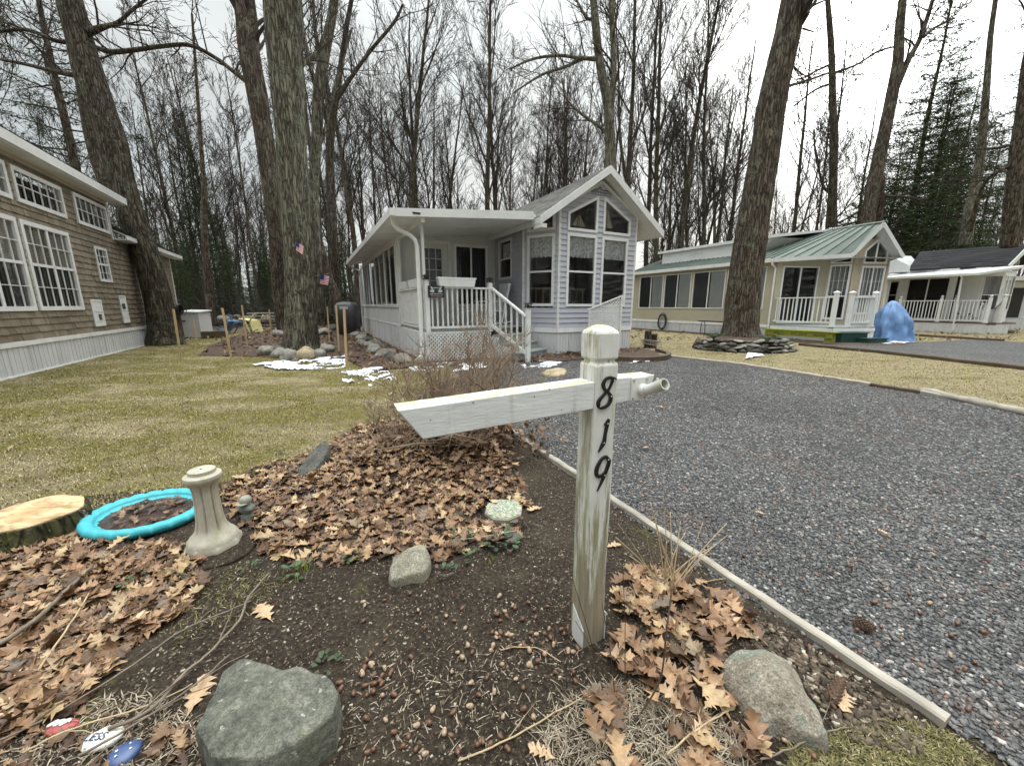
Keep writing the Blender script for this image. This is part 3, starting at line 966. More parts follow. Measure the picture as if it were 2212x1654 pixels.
def ribbed(mb, pl, a, b, z0, z1, pitch=0.10, horiz=False, d=0.012):
    if horiz:
        z = z0
        while z < z1 - 0.005:
            zt = min(z + pitch, z1)
            mb.hexa([pl.P(a, z, d), pl.P(b, z, d), pl.P(b, z, -0.02), pl.P(a, z, -0.02), pl.P(a, zt, 0.0), pl.P(b, zt, 0.0), pl.P(b, zt, -0.02), pl.P(a, zt, -0.02)])
            z = zt
    else:
        x = a
        while x < b - 0.005:
            xt = min(x + pitch, b); xm = x + (xt - x) * 0.8
            mb.hexa([pl.P(x, z0, d), pl.P(xm, z0, d), pl.P(xm, z0, -0.02), pl.P(x, z0, -0.02), pl.P(x, z1, d), pl.P(xm, z1, d), pl.P(xm, z1, -0.02), pl.P(x, z1, -0.02)])
            if xt > xm: mb.hexa([pl.P(xm, z0, 0), pl.P(xt, z0, 0), pl.P(xt, z0, -0.02), pl.P(xm, z0, -0.02), pl.P(xm, z1, 0), pl.P(xt, z1, 0), pl.P(xt, z1, -0.02), pl.P(xm, z1, -0.02)])
            x = xt


def shingles(mb, e0, e1, r1, r0, pitch=0.13, wid=0.3, rnd=None, th=0.012, plain=False):
    """roof plane e0->e1 eave, r0/r1 ridge above; individual tabs"""
    e0, e1, r0, r1 = map(Vector, (e0, e1, r0, r1))
    nrm = (e1 - e0).cross(r0 - e0).normalized()
    if nrm.z < 0: nrm = -nrm
    L = max((r0 - e0).length, (r1 - e1).length); n = int(L / pitch)
    for i in range(n):
        f0 = i / n; f1 = (i + 1) / n + 0.01
        a = e0.lerp(r0, f0); b = e1.lerp(r1, f0); c = e1.lerp(r1, min(1, f1)); d = e0.lerp(r0, min(1, f1))
        W = (b - a).length; m = max(1, int(W / wid)); o = rnd.uniform(0, 1)
        ks = [0] + [(j + o) / m for j in range(m) if 0 < (j + o) / m < 1] + [1]
        for k0, k1 in zip(ks[:-1], ks[1:]):
            t = th * rnd.uniform(0.7, 1.3)
            p, q_, s, u = a.lerp(b, k0), a.lerp(b, k1), d.lerp(c, k1), d.lerp(c, k0)
            mb.add([p + nrm * t, q_ + nrm * t, s + nrm * 0.002, u + nrm * 0.002, p, q_], [(0, 1, 2, 3), (4, 5, 1, 0)])


def slab(mb, pts, th):
    """roof slab: pts is top polygon, thickness down"""
    mb.prism([Vector(p) - Vector((0, 0, th)) for p in pts], (0, 0, th))


def lattice(mb, pl, rects, pitch=0.088, w=0.031, o=0.0):
    """diagonal lattice strips clipped to the union of rectangles (s0,s1,z0,z1)"""
    for rc_ in rects:
        a, b, c, d = rc_[:4]; dr = (rc_[4] - d) / (b - a) if len(rc_) > 4 else 0.0; d = max(d, rc_[4]) if len(rc_) > 4 else d
        for sg, oo in ((1, 0.0), (-1, -0.007)):
            k = -40
            lo = (c - b) if sg == 1 else (a + c); hi = (d - a) if sg == 1 else (b + d)
            t = math.floor(lo / pitch) * pitch
            while t < hi:
                # line z = sg*s + t
                pts = []
                for s_ in (a, b):
                    zz = sg * s_ + t
                    if c - 1e-6 <= zz <= d + 1e-6: pts.append((s_, zz))
                for z_ in (c, d):
                    ss = (z_ - t) / sg
                    if a < ss < b: pts.append((ss, z_))
                if len(pts) >= 2:
                    p, q_ = min(pts), max(pts)
                    if dr:
                        h0 = p[1] - (rc_[3] + dr * (p[0] - a)); h1 = q_[1] - (rc_[3] + dr * (q_[0] - a))
                        if h0 > 0 and h1 > 0: t += pitch; continue
                        if h0 > 0 or h1 > 0:
                            f = h0 / (h0 - h1); x_ = (p[0] + (q_[0] - p[0]) * f, p[1] + (q_[1] - p[1]) * f)
                            p, q_ = (x_, q_) if h0 > 0 else (p, x_)
                    if abs(p[0] - q_[0]) > 0.01:
                        mb.bar(pl.P(p[0], p[1], o + oo), pl.P(q_[0], q_[1], o + oo), w, 0.006, up=pl.n)
                t += pitch


FONT = {}
def text(name, body, pos, right, up, size, mat, parent, ext=0.004, shear=0.0, space=1.0, align='LEFT', sx=1.0):
    cu = bpy.data.curves.new(name, 'FONT'); cu.body = body; cu.size = 1.0; cu.extrude = ext / size; cu.shear = shear
    cu.space_character = space; cu.align_x = align; cu.resolution_u = 3
    ob = bpy.data.objects.new('tmp', cu)
    me = bpy.data.meshes.new_from_object(ob)
    right = Vector(right).normalized(); up = Vector(up).normalized(); n = right.cross(up)
    off = rootloc(parent)
    for v in me.vertices:
        c = v.co.copy()
        v.co = Vector(pos) + right * (c.x * size * sx) + up * (c.y * size) + n * (c.z * size) - off
    me.materials.clear(); me.materials.append(mat)
    o = bpy.data.objects.new(name, me); COL.objects.link(o); o.parent = parent
    bpy.data.objects.remove(ob); bpy.data.curves.remove(cu)
    return o


LETTER = mat_simple('dark_lettering', (0.02, 0.02, 0.022), 0.6, 0.1, 20, 0)

# =================================================================== MAIN HOUSE
def uv(u, v): return M.P(u, v, 0)
CU = 4.66; VG = -0.15
house = thing('cottage', 'lavender grey vinyl cottage with gabled bay of windows and covered porch', 'house', M.P(3.2, 3.0, 0))
pG = Pl(uv(3.42, VG), uv(5.94, VG))            # gable front, s = u-3.42
pF = Pl(uv(2.88, 0.68), uv(3.42, VG))          # left facet
pR = Pl(uv(5.94, VG), uv(6.45, 0.68))          # right facet
pS = Pl(uv(2.88, 2.45), uv(2.88, 0.68))        # wall beside the porch
S0 = 3.42
gp_ = lambda pts: [(u - S0, z) for u, z in pts]
upL = gp_([(3.66, 3.12), (4.56, 3.12), (4.57, 3.97), (3.66, 3.51)])
upR = gp_([(4.78, 3.12), (5.69, 3.12), (5.69, 3.50), (4.77, 3.98)])
loL = gp_([(3.66, 1.26), (4.56, 1.26), (4.56, 3.02), (3.66, 3.02)])
loR = gp_([(4.77, 1.25), (5.64, 1.25), (5.64, 3.01), (4.77, 3.01)])
gout = gp_([(3.42, 0.70), (5.94, 0.70), (5.94, 3.66), (CU + 0.02, 4.36), (3.42, 3.66)])
gw = MB(); lap_wall(gw, pG, gout, [upL, upR, loL, loR], 0.128, 0.024)
FL = pF.L
fLo = rect(0.13, FL - 0.13, 1.27, 3.0); fUp = [(0.13, 3.12), (FL - 0.13, 3.12), (FL - 0.13, 3.52), (0.13, 3.20)]
fout = [(0, 0.70), (FL, 0.70), (FL, 3.64), (0, 3.30)]
lap_wall(gw, pF, fout, [fLo, fUp], 0.128, 0.024)
lap_wall(gw, pR, [(0, 0.70), (pR.L, 0.70), (pR.L, 3.3), (0, 3.64)], [], 0.128)
sW = rect(0.30, 1.10, 2.02, 3.08)
lap_wall(gw, pS, rect(0, pS.L, 0.76, 3.36), [sW], 0.128, 0.022)
lap_wall(gw, Pl(uv(6.45, 0.68), uv(6.45, 12)), rect(0, 11.3, 0.70, 3.3), [], 0.128)
gw.build('siding', LAV, house)
t = MB()
for pl, a in ((pG, 0.0), (pG, pG.L), (pF, 0.0), (pR, pR.L)):
    top = {id(pG): 3.66, id(pF): 3.30, id(pR): 3.3}[id(pl)]
    a0 = a - 0.035; t.hexa([pl.P(a0, 0.64, 0.022), pl.P(a0 + 0.07, 0.64, 0.022), pl.P(a0 + 0.07, 0.64, -0.03), pl.P(a0, 0.64, -0.03), pl.P(a0, top, 0.022), pl.P(a0 + 0.07, top, 0.022), pl.P(a0 + 0.07, top, -0.03), pl.P(a0, top, -0.03)])
for x0, z0, x1, z1 in ((0, 3.62, CU - S0 + 0.02, 4.33), (CU - S0 + 0.02, 4.33, 2.52, 3.62)):
    t.bar(pG.P(x0, z0, 0.012), pG.P(x1, z1, 0.012), 0.07, 0.04, up=pG.n)
t.build('corner_trim', WHITE, house)
t = MB()
for pl in (pF, pG, pR):
    t.hexa([pl.P(-0.012, 0.58, 0.035), pl.P(pl.L + 0.012, 0.58, 0.035), pl.P(pl.L, 0.58, -0.02), pl.P(0, 0.58, -0.02), pl.P(-0.008, 0.70, 0.022), pl.P(pl.L + 0.008, 0.70, 0.022), pl.P(pl.L, 0.70, -0.02), pl.P(0, 0.70, -0.02)])
t.build('water_table_board', WHITE, house)
t = MB()
for pl in (pF, pG, pR): ribbed(t, pl, 0.003, pl.L - 0.003, 0.0, 0.58, 0.09)
ribbed(t, Pl(uv(6.45, 0.68), uv(6.45, 12)), 0, 11.3, 0, 0.69, 0.11)
t.build('skirting', SKIRT, house)
mid = 2.12
valz = lambda lo, hi: (lo, hi)
for pl, poly, lab in ((pG, loL, 'tall left bay window with lace valance and a fan behind it'), (pG, loR, 'tall right bay window with lace valance'), (pF, fLo, 'tall window on the angled side of the bay')):
    a, b = poly[0][0], poly[1][0]
    window(house, pl, poly, 0.05, 0.035, bars=[(a + 0.05, mid, b - 0.05, mid, 0.045)], back=('curtain', LACE), backz=(2.46, 2.98), depth=0.05, wave=True, label=lab, trim=0.02)
for pl, poly, lab in ((pG, upL, 'left sloped window under the gable'), (pG, upR, 'right sloped window under the gable'), (pF, fUp, 'low sloped window above the angled side')):
    window(house, pl, poly, 0.045, 0.035, label=lab, trim=0.02)
window(house, pS, sW, 0.045, 0.03, bars=[(sW[0][0], 2.56, sW[1][0], 2.56, 0.04)], back=('curtain', LACE), backz=(2.6, 3.0), depth=0.1, label='small sash window facing the porch', trim=0.02)
# interior
t = MB()
t.prism([M.P(2.93, 0.72, 0.70), M.P(3.45, -0.1, 0.70), M.P(5.9, -0.1, 0.70), M.P(6.4, 0.7, 0.70), M.P(6.4, 3.2, 0.70), M.P(2.93, 3.2, 0.70)], (0, 0, 0.05))
t.prism([M.P(2.93, 3.2, 0.75), M.P(6.4, 3.2, 0.75), M.P(6.4, 3.2, 3.15), M.P(CU, 3.2, 4.4), M.P(2.93, 3.2, 3.15)], M.dv * 0.05)
t.box(M, 2.93, 2.96, 0.95, 3.2, 0.75, 1.98)
t.build('interior', INTERIOR, house)
# roof
RV0 = -0.45; RVB = 12.2; ZR = 4.60; ZE = 3.25
uL, uR = 2.70, 6.62
def rz(u): return ZR - (ZR - ZE) * abs(u - CU) / ((CU - uL))
t = MB()
for a in (uL, uR):
    slab(t, [M.P(a, RV0 + 0.03, ZE + 0.02), M.P(CU, RV0 + 0.03, ZR + 0.02), M.P(CU, RVB, ZR + 0.02), M.P(a, RVB, ZE + 0.02)], 0.05)
t.build('roof_deck', PANELW, house)
rr_ = random.Random(5)
t = MB()
shingles(t, M.P(uL - 0.02, RV0, ZE + 0.02), M.P(uL - 0.02, RVB, ZE + 0.02), M.P(CU, RVB, ZR + 0.03), M.P(CU, RV0, ZR + 0.03), 0.14, 0.32, rr_)
shingles(t, M.P(uR + 0.02, RVB, ZE + 0.02), M.P(uR + 0.02, RV0, ZE + 0.02), M.P(CU, RV0, ZR + 0.03), M.P(CU, RVB, ZR + 0.03), 0.14, 0.32, rr_)
t.build('shingle_roof', SHING1, house)
t = MB()
for a, sg in ((uL, -1), (uR, 1)):
    P = M.P; z0 = ZE; 
    t.hexa([P(a + sg * 0.03, RV0 - 0.04, z0 - 0.15), P(CU, RV0 - 0.04, ZR - 0.15), P(CU, RV0 + 0.0, ZR - 0.15), P(a + sg * 0.03, RV0, z0 - 0.15),
            P(a + sg * 0.03, RV0 - 0.04, z0 + 0.03), P(CU, RV0 - 0.04, ZR + 0.03), P(CU, RV0, ZR + 0.03), P(a + sg * 0.03, RV0, z0 + 0.03)])
    t.box(M, a - 0.035 if sg < 0 else a, a if sg < 0 else a + 0.035, RV0, RVB, z0 - 0.13, z0 + 0.01)
t.box(M, uL - 0.03, uL + 0.13, RV0 - 0.045, RV0 + 0.3, ZE - 0.22, ZE - 0.13)
t.build('fascia', WHITE, house)
t = MB()
for a in (uL, uR):
    slab(t, [M.P(a, RV0 + 0.01, ZE - 0.10), M.P(CU, RV0 + 0.01, ZR - 0.10), M.P(CU, 0.9, ZR - 0.10), M.P(a, 0.9, ZE - 0.10)], 0.012)
t.build('soffit', WHITE2, house)
# logo on the gable
lg = text('gable_lettering', 'BRECKENRIDGE', pG.P(CU - S0 + 0.0, 4.02, 0.018), pG.d, (0, 0, 1), 0.115, LETTER, house, 0.003, align='CENTER', sx=0.80)
t = MB()
for pts in ([(-0.26, 4.13), (-0.14, 4.13), (-0.05, 4.22), (0.06, 4.14), (0.16, 4.17), (0.27, 4.12)], [(-0.10, 4.165), (-0.05, 4.20), (0.0, 4.15)], [(0.10, 4.15), (0.16, 4.155), (0.24, 4.125)]):
    for (a, b), (c, d) in zip(pts[:-1], pts[1:]):
        t.bar(pG.P(CU - S0 + a, b - 0.01, 0.02), pG.P(CU - S0 + c, d - 0.01, 0.02), 0.012, 0.004, up=pG.n)
t.build('mountain_emblem', LETTER, house)
# raised dormer behind
t = MB(); t.box(M, 3.0, 4.64, 4.6, 11.5, 3.3, 4.18); t.build('raised_dormer', WHITE2, house)
t = MB(); t.box(M, 2.9, 4.64, 4.5, 11.6, 4.185, 4.26); t.build('dormer_roof', WHITE, house)

# ---- sunroom
t = MB()
t.box(M, 0.0, 0.06, 2.45, 11.0, 0.72, 1.22)
t.box(M, 0.0, 0.06, 2.45, 11.0, 2.93, 3.02)
wv = [(2.72, 4.46), (4.53, 6.50), (6.56, 8.38), (8.44, 9.80), (9.86, 10.92)]
pv_ = [2.45] + [x for w_ in wv for x in w_] + [11.0]
for a, b in zip(pv_[::2], pv_[1::2]): t.box(M, 0.002, 0.06, a, b, 1.22, 2.93)
t.build('sunroom_wall', PANELW, house)
pW = Pl(uv(0, 11.0), uv(0, 2.45))     # s runs from far to near
t = MB()
t.hexa([pW.P(0, 1.22, 0.04), pW.P(pW.L, 1.22, 0.04), pW.P(pW.L, 1.22, -0.02), pW.P(0, 1.22, -0.02), pW.P(0, 1.262, 0.04), pW.P(pW.L, 1.262, 0.04), pW.P(pW.L, 1.262, -0.02), pW.P(0, 1.262, -0.02)])
for a in np.arange(0.9, 8.4, 1.2):
    t.hexa([pW.P(a, 0.73, 0.012), pW.P(a + 0.04, 0.73, 0.012), pW.P(a + 0.04, 0.73, -0.01), pW.P(a, 0.73, -0.01), pW.P(a, 1.22, 0.012), pW.P(a + 0.04, 1.22, 0.012), pW.P(a + 0.04, 1.22, -0.01), pW.P(a, 1.22, -0.01)])
t.hexa([pW.P(0, 0.69, 0.02), pW.P(pW.L, 0.69, 0.02), pW.P(pW.L, 0.69, -0.01), pW.P(0, 0.69, -0.01), pW.P(0, 0.73, 0.02), pW.P(pW.L, 0.73, 0.02), pW.P(pW.L, 0.73, -0.01), pW.P(0, 0.73, -0.01)])
t.hexa([pW.P(pW.L - 0.05, 0.69, 0.03), pW.P(pW.L, 0.69, 0.03), pW.P(pW.L, 0.69, -0.01), pW.P(pW.L - 0.05, 0.69, -0.01), pW.P(pW.L - 0.05, 3.0, 0.03), pW.P(pW.L, 3.0, 0.03), pW.P(pW.L, 3.0, -0.01), pW.P(pW.L - 0.05, 3.0, -0.01)])
t.build('sunroom_trim', WHITE, house)
for i, (a, b) in enumerate(wv):
    sa, sb = 11.0 - b, 11.0 - a; m_ = (sa + sb) / 2
    window(house, pW, rect(sa, sb, 1.27, 2.92), 0.035, 0.03, bars=[(m_, 1.27, m_, 2.92, 0.05)], back=('curtain', CURTAIN), backz=(1.3, 2.9), depth=0.12, label='sliding window %s in the sunroom side' % ['nearest the porch', 'second from the porch', 'third from the porch', 'fourth from the porch', 'at the back end'][i])
    bk = house.children[-1]
    # leave one sash dark: curtain spans only half
    cm = [c for c in bk.children if c.name.startswith('curtain')][0]
    for vtx in cm.data.vertices: pass
    P0_ = pW.P(sa, 0, 0) - rootloc(house); 
    for vtx in cm.data.vertices:
        s_ = (vtx.co - P0_).dot(pW.d); f = s_ / (sb - sa)
        vtx.co += pW.d * ((0.50 + 0.48 * f) * (sb - sa) - s_) * 1.0 if i % 2 == 0 else pW.d * ((0.02 + 0.45 * f) * (sb - sa) - s_)
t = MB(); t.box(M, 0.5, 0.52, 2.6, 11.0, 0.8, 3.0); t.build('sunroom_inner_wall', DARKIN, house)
pB = Pl(uv(0.0, 2.45), uv(2.88, 2.45))   # porch back wall
dr = rect(0.50, 1.40, 0.76, 2.95); slw = rect(1.60, 2.60, 1.27, 2.96)
t = MB(); flat_wall(t, pB, [(0.04, 0.76), (2.88, 0.76), (2.88, 3.36), (0.04, 3.08)], [dr, slw], 0.04)
t.build('porch_back_wall', PANELW, house)
# door
t = MB(); gl = rect(0.66, 1.24, 1.66, 2.84)
flat_wall(t, pB, rect(0.50, 1.40, 0.76, 2.95), [gl], 0.03, -0.01)
frame_ring(t, pB, gl, 0.03, -0.012, 0.006)
for k in (1, 2): t.bar(pB.P(0.66 + 0.193 * k, 1.66, -0.005), pB.P(0.66 + 0.193 * k, 2.84, -0.005), 0.02, 0.02, up=pB.n)
for k in (1, 2, 3): t.bar(pB.P(0.66, 1.66 + 0.295 * k, -0.005), pB.P(1.24, 1.66 + 0.295 * k, -0.005), 0.02, 0.02, up=pB.n)
for a in (0.60, 0.98):
    frame_ring(t, pB, rect(a, a + 0.32, 0.92, 1.50), 0.03, -0.012, 0.004)
door = t.build('door', PANELW, house)
t = MB(); t.poly([pB.P(*p, -0.02) for p in gl]); t.build('pane', GLASS, door)
t = MB(); t.lathe(pB.P(0.56, 1.02, 0.03) - Vector((0, 0, 0.03)), [(0.01, 0), (0.035, 0.015), (0.04, 0.04), (0.025, 0.06)], 12); t.build('handle', WHITE2, door)
t = MB(); frame_ring(t, pB, rect(0.42, 1.48, 0.70, 3.03), 0.08, -0.01, 0.02); t.build('door_casing', WHITE, house)
window(house, pB, slw, 0.045, 0.03, bars=[(2.10, 1.27, 2.10, 2.96, 0.05)], back=('curtain', GREYCURT), backz=(1.3, 2.93), depth=0.1, label='wide sliding window beside the porch door', trim=0.03)
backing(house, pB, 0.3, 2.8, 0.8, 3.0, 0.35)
# side of the sunroom front corner
t = MB(); t.box(M, 0.0, 0.05, 2.3, 2.449, 0.76, 3.0); t.build('corner_post', WHITE, house)
# ---- patio roof
t = MB()
zo, zi = 3.02, 3.28
P = M.P
def proof(u, z_off): return zo + (zi - zo) * (u + 0.58) / 3.28 + z_off
t.hexa([P(-0.52, RV0 + 0.28, proof(-0.52, 0)), P(2.72, RV0 + 0.28, proof(2.72, -0.02)), P(2.9, 10.1, proof(2.9, -0.02)), P(-0.52, 10.1, proof(-0.52, 0)),
        P(-0.52, RV0 + 0.28, proof(-0.52, 0.09)), P(2.72, RV0 + 0.28, proof(2.72, 0.09)), P(2.9, 10.1, proof(2.9, 0.09)), P(-0.52, 10.1, proof(-0.52, 0.09))])
pr = t.build('porch_roof', WHITE2, house)
t = MB()
t.hexa([P(-0.60, RV0 + 0.20, zo - 0.03), P(2.62, RV0 + 0.20, zi - 0.05), P(2.62, RV0 + 0.27, zi - 0.05), P(-0.60, RV0 + 0.27, zo - 0.03), P(-0.60, RV0 + 0.20, zo + 0.12), P(2.62, RV0 + 0.20, zi + 0.13), P(2.62, RV0 + 0.27, zi + 0.13), P(-0.60, RV0 + 0.27, zo + 0.12)])
t.box(M, -0.64, -0.53, RV0 + 0.18, 10.12, zo - 0.02, zo + 0.115)
gt = t.build('gutter', WHITE, house)
t = MB(); t.box(M, -0.20, -0.04, RV0 + 0.192, RV0 + 0.199, zo + 0.05, zo + 0.085); t.build('maker_plate', BLACKP, gt)
t = MB()
for k in range(9):
    v0 = RV0 + 0.3 + k * 1.1
    t.bar(P(-0.5, v0, proof(-0.5, -0.004)), P(2.68, v0, proof(2.68, -0.024)), 0.02, 0.012)
t.bar(P(0.02, RV0 + 0.25, 3.0), P(0.02, 10.0, 3.0), 0.07, 0.12)
t.build('porch_ceiling_joints', WHITE, house)
# porch post + downspouts
t = MB(); t.box(M, 0.03, 0.09, 0.05, 0.11, 0.72, 2.98); t.build('porch_post', WHITE, house)
t = MB()
ds = [P(-0.55, 0.02, 3.0), P(-0.54, 0.02, 2.90), P(-0.44, 0.02, 2.80), P(-0.20, 0.02, 2.70), P(-0.11, 0.02, 2.62), P(-0.07, 0.02, 2.50), P(-0.07, 0.02, 0.28), P(-0.10, 0.01, 0.16), P(-0.24, -0.10, 0.08)]
t.tube(ds, 0.042, 4, start=math.pi / 4); t.build('downspout', WHITE2, house)
t = MB(); t.tube([P(-0.55, 9.9, 3.0), P(-0.5, 9.9, 2.88), P(-0.1, 10.3, 2.75), P(-0.06, 10.9, 2.6), P(-0.06, 11.0, 0.2)], 0.04, 4, start=0.78); t.build('downspout', WHITE2, house)
# ---- skirting along the side, deck
t = MB()
pK = Pl(uv(0, 11.1), uv(0, 0.0)); ribbed(t, pK, 0, pK.L, 0.0, 0.69, 0.045, True, 0.01)
pK2 = Pl(uv(0, 0.0), uv(0.10, 0.0)); ribbed(t, pK2, 0, 0.10, 0.0, 0.69, 0.045, True, 0.01)
for a in np.arange(1.0, 11, 1.2): t.hexa([pK.P(a, 0, 0.016), pK.P(a + 0.03, 0, 0.016), pK.P(a + 0.03, 0, 0), pK.P(a, 0, 0), pK.P(a, 0.69, 0.016), pK.P(a + 0.03, 0.69, 0.016), pK.P(a + 0.03, 0.69, 0), pK.P(a, 0.69, 0)])
t.build('ribbed_skirting', SKIRT, house)
t = MB()
dk = [P(0.02, 0.03, 0), P(1.6, 0.03, 0), P(2.74, 0.58, 0), P(2.86, 0.70, 0), P(2.86, 2.44, 0), P(0.02, 2.44, 0)]
t.prism([p + Vector((0, 0, 0.715)) for p in dk], (0, 0, 0.035))
t.box(M, 0.02, 1.6, 0.031, 0.07, 0.60, 0.712)
t.build('deck', DECKGREY, house)
# porch side panel (boards) with rail
t = MB()
pD = Pl(uv(0.03, 2.44), uv(0.03, 0.12))
x = 0.0
while x < pD.L - 0.05:
    t.hexa([pD.P(x, 0.82, 0.01), pD.P(x + 0.085, 0.82, 0.01), pD.P(x + 0.085, 0.82, -0.01), pD.P(x, 0.82, -0.01), pD.P(x, 1.64, 0.01), pD.P(x + 0.085, 1.64, 0.01), pD.P(x + 0.085, 1.64, -0.01), pD.P(x, 1.64, -0.01)]); x += 0.095
t.box(M, -0.03, 0.09, 0.1, 2.44, 1.64, 1.68); t.box(M, 0.0, 0.06, 0.1, 2.44, 0.76, 0.80)
t.build('board_railing', PORCHW, house)
# front railing
def baluster_rail(parent, p, q, zb, zt, n, name='railing', w=0.036, mat=None, cap=0.085, turned=False):
    mb = MB(); p = Vector(p); q = Vector(q)
    mb.bar(p + Vector((0, 0, zt)), q + Vector((0, 0, zt)), cap, 0.04)
    rail = mb.build(name, mat or PORCHW, parent)
    mb = MB(); mb.bar(p + Vector((0, 0, zb)), q + Vector((0, 0, zb)), 0.045, 0.05); mb.build('bottom_rail', mat or PORCHW, rail)
    for i in range(n):
        c = p.lerp(q, (i + 0.5) / n)
        m2 = MB(); m2.bar(c + Vector((0, 0, zb + 0.022)), c + Vector((0, 0, zt - 0.018)), w, w, up=(q - p))
        m2.build('baluster', mat or PORCHW, rail)
    return rail
baluster_rail(house, P(0.14, 0.03, 0), P(1.56, 0.03, 0), 0.785, 1.66, 12)
Sd = Vector(M.du) * 0.44 + Vector(M.dv) * -0.90; Sd.normalize()
Se = Vector(M.du) * 0.90 + Vector(M.dv) * 0.44; Se.normalize()
st0 = P(1.6, 0.0, 0); newel = st0 + Sd * 1.08
p_, q_ = st0 + Sd * 0.05, newel - Sd * 0.05
mb = MB(); mb.bar(p_ + Vector((0, 0, 1.665)), q_ + Vector((0, 0, 1.03)), 0.085, 0.04)
rl = mb.build('stair_railing', PORCHW, house)
mb = MB(); mb.bar(p_ + Vector((0, 0, 0.80)), q_ + Vector((0, 0, 0.21)), 0.05, 0.07); mb.build('bottom_rail', PORCHW, rl)
for i in range(6):
    f = (i + 0.5) / 6; c = p_.lerp(q_, f)
    m2 = MB(); m2.bar(c + Vector((0, 0, 0.80 - 0.59 * f + 0.03)), c + Vector((0, 0, 1.65 - 0.635 * f)), 0.036, 0.036, up=Sd); m2.build('baluster', PORCHW, rl)
for nm, c, z0, z1 in (('post', P(0.09, 0.02, 0), 0.62, 1.82), ('post', P(1.6, 0.02, 0), 0.66, 1.80), ('newel_post', newel, -0.04, 1.22)):
    m2 = MB(); m2.bar(c + Vector((0, 0, z0)), c + Vector((0, 0, z1)), 0.092, 0.092, up=A); po = m2.build(nm, PORCHW, house)
    m2 = MB()
    m2.bar(c + Vector((0, 0, z1 + 0.001)), c + Vector((0, 0, z1 + 0.022)), 0.125, 0.125, up=A)
    for sx in (-1, 1):
        for sy in (-1, 1): m2.bar(c + A * 0.045 * sx + B * 0.045 * sy + Vector((0, 0, z1 + 0.02)), c + A * 0.045 * sx + B * 0.045 * sy + Vector((0, 0, z1 + 0.075)), 0.016, 0.016, up=A)
    m2.bar(c + Vector((0, 0, z1 + 0.022)), c + Vector((0, 0, z1 + 0.06)), 0.05, 0.05, up=A)
    m2.lathe(c + Vector((0, 0, z1 + 0.075)), [(0.095, 0), (0.095, 0.012), (0.03, 0.035), (0.0, 0.04)], 4, rot=TH + math.pi / 4); m2.build('solar_cap_light', BLACKP, po)
# steps
t = MB()
for i in range(4):
    zt = 0.57 - 0.19 * i if i < 3 else 0
    if i == 3: break
    a = 0.27 * i; P1 = st0 + Sd * a + Se * 0.02
    P2 = P1 + Sd * 0.29; P3 = P2 + Se * 1.27; P4 = P1 + Se * 1.27
    q4 = [P1, P2, P3, P4]
    t.prism([v_ + Vector((0, 0, zt - 0.03)) for v_ in q4], (0, 0, 0.03))
    r4 = [P1 + Se * 0.02, P2 + Se * 0.02 - Sd * 0.03, P3 - Se * 0.02 - Sd * 0.03, P4 - Se * 0.02]
    t.prism([v_ + Vector((0, 0, 0.0)) for v_ in r4], (0, 0, zt - 0.031))
t.build('steps', DECKGREY, house)
# lattice
pL = Pl(uv(0.10, 0.0), uv(1.6, 0.0)); pL2 = Pl(st0[:2], newel[:2])
t = MB()
lattice(t, pL, [(0.0, 1.5, 0.02, 0.66)], o=0.012)
lattice(t, pL2, [(0.02, 0.27, 0.02, 0.53), (0.27, 0.62, 0.02, 0.33)], o=0.012)
t.hexa([pL.P(0, 0.66, 0.018), pL.P(1.5, 0.66, 0.018), pL.P(1.5, 0.66, 0), pL.P(0, 0.66, 0), pL.P(0, 0.685, 0.018), pL.P(1.5, 0.685, 0.018), pL.P(1.5, 0.685, 0), pL.P(0, 0.685, 0)])
t.build('lattice_skirt', PORCHW, house)
t = MB(); t.box(M, 0.12, 1.62, 0.25, 0.27, 0.0, 0.6); t.build('deck_underside_shade_board', DARKWOOD, house)  # dark board added behind the lattice to stand for shade under the deck
# wind chime / wall lamp on facet edge
t = MB(); c = pF.P(0.03, 3.15, 0.07); t.lathe(c, [(0.0, 0.0), (0.02, 0.0), (0.035, 0.05), (0.02, 0.08)], 10)
for a in range(5): t.tube([c + Vector((0.022 * math.cos(a * 1.256), 0.022 * math.sin(a * 1.256), -0.0)), c + Vector((0.022 * math.cos(a * 1.256), 0.022 * math.sin(a * 1.256), -0.20 - 0.02 * a))], 0.007, 5)
tag(t.build('wind_chime', WHITE2, loc=c), 'small silver tube wind chime hanging beside the angled bay window', 'wind chime')
# =================================================================== BROWN HOUSE
UB = -7.04
bh = thing('shingled_cottage', 'brown shake sided cottage with tall white windows and pale skirting', 'house', M.P(UB - 1.8, 6, 0))
pBr = Pl(uv(UB, -0.6), uv(UB, 12.0))
pBr.n = Vector(M.du); pBr.d = Vector(M.dv)
sv = lambda v: v + 0.6
def rr(v0, v1, z0, z1): return rect(sv(v0), sv(v1), z0, z1)
wins = [rr(1.25, 2.84, 3.27, 3.88), rr(3.05, 4.70, 3.27, 3.88), rr(5.25, 6.90, 3.26, 3.92)]
big = [rr(1.05, 2.76, 1.20, 2.88), rr(2.93, 4.57, 1.20, 2.88)]
sm = rr(5.78, 6.42, 1.91, 2.76)
rs = random.Random(3)
t = MB()
outl = [(0, 0.62), (12.6, 0.62), (12.6, 3.12), (sv(7.05), 3.12), (sv(7.05), 4.10), (0, 4.10)]
lap_wall(t, pBr, [(0, 0.62), (sv(7.05), 0.62), (sv(7.05), 4.12), (0, 4.12)], wins + big + [sm], 0.1405, 0.024, 0.17, rs)
lap_wall(t, pBr, [(sv(7.06), 0.62), (12.6, 0.62), (12.6, 3.12), (sv(7.06), 3.12)], [], 0.1405, 0.024, 0.17, rs)
t.build('shake_wall', SHAKE, bh)
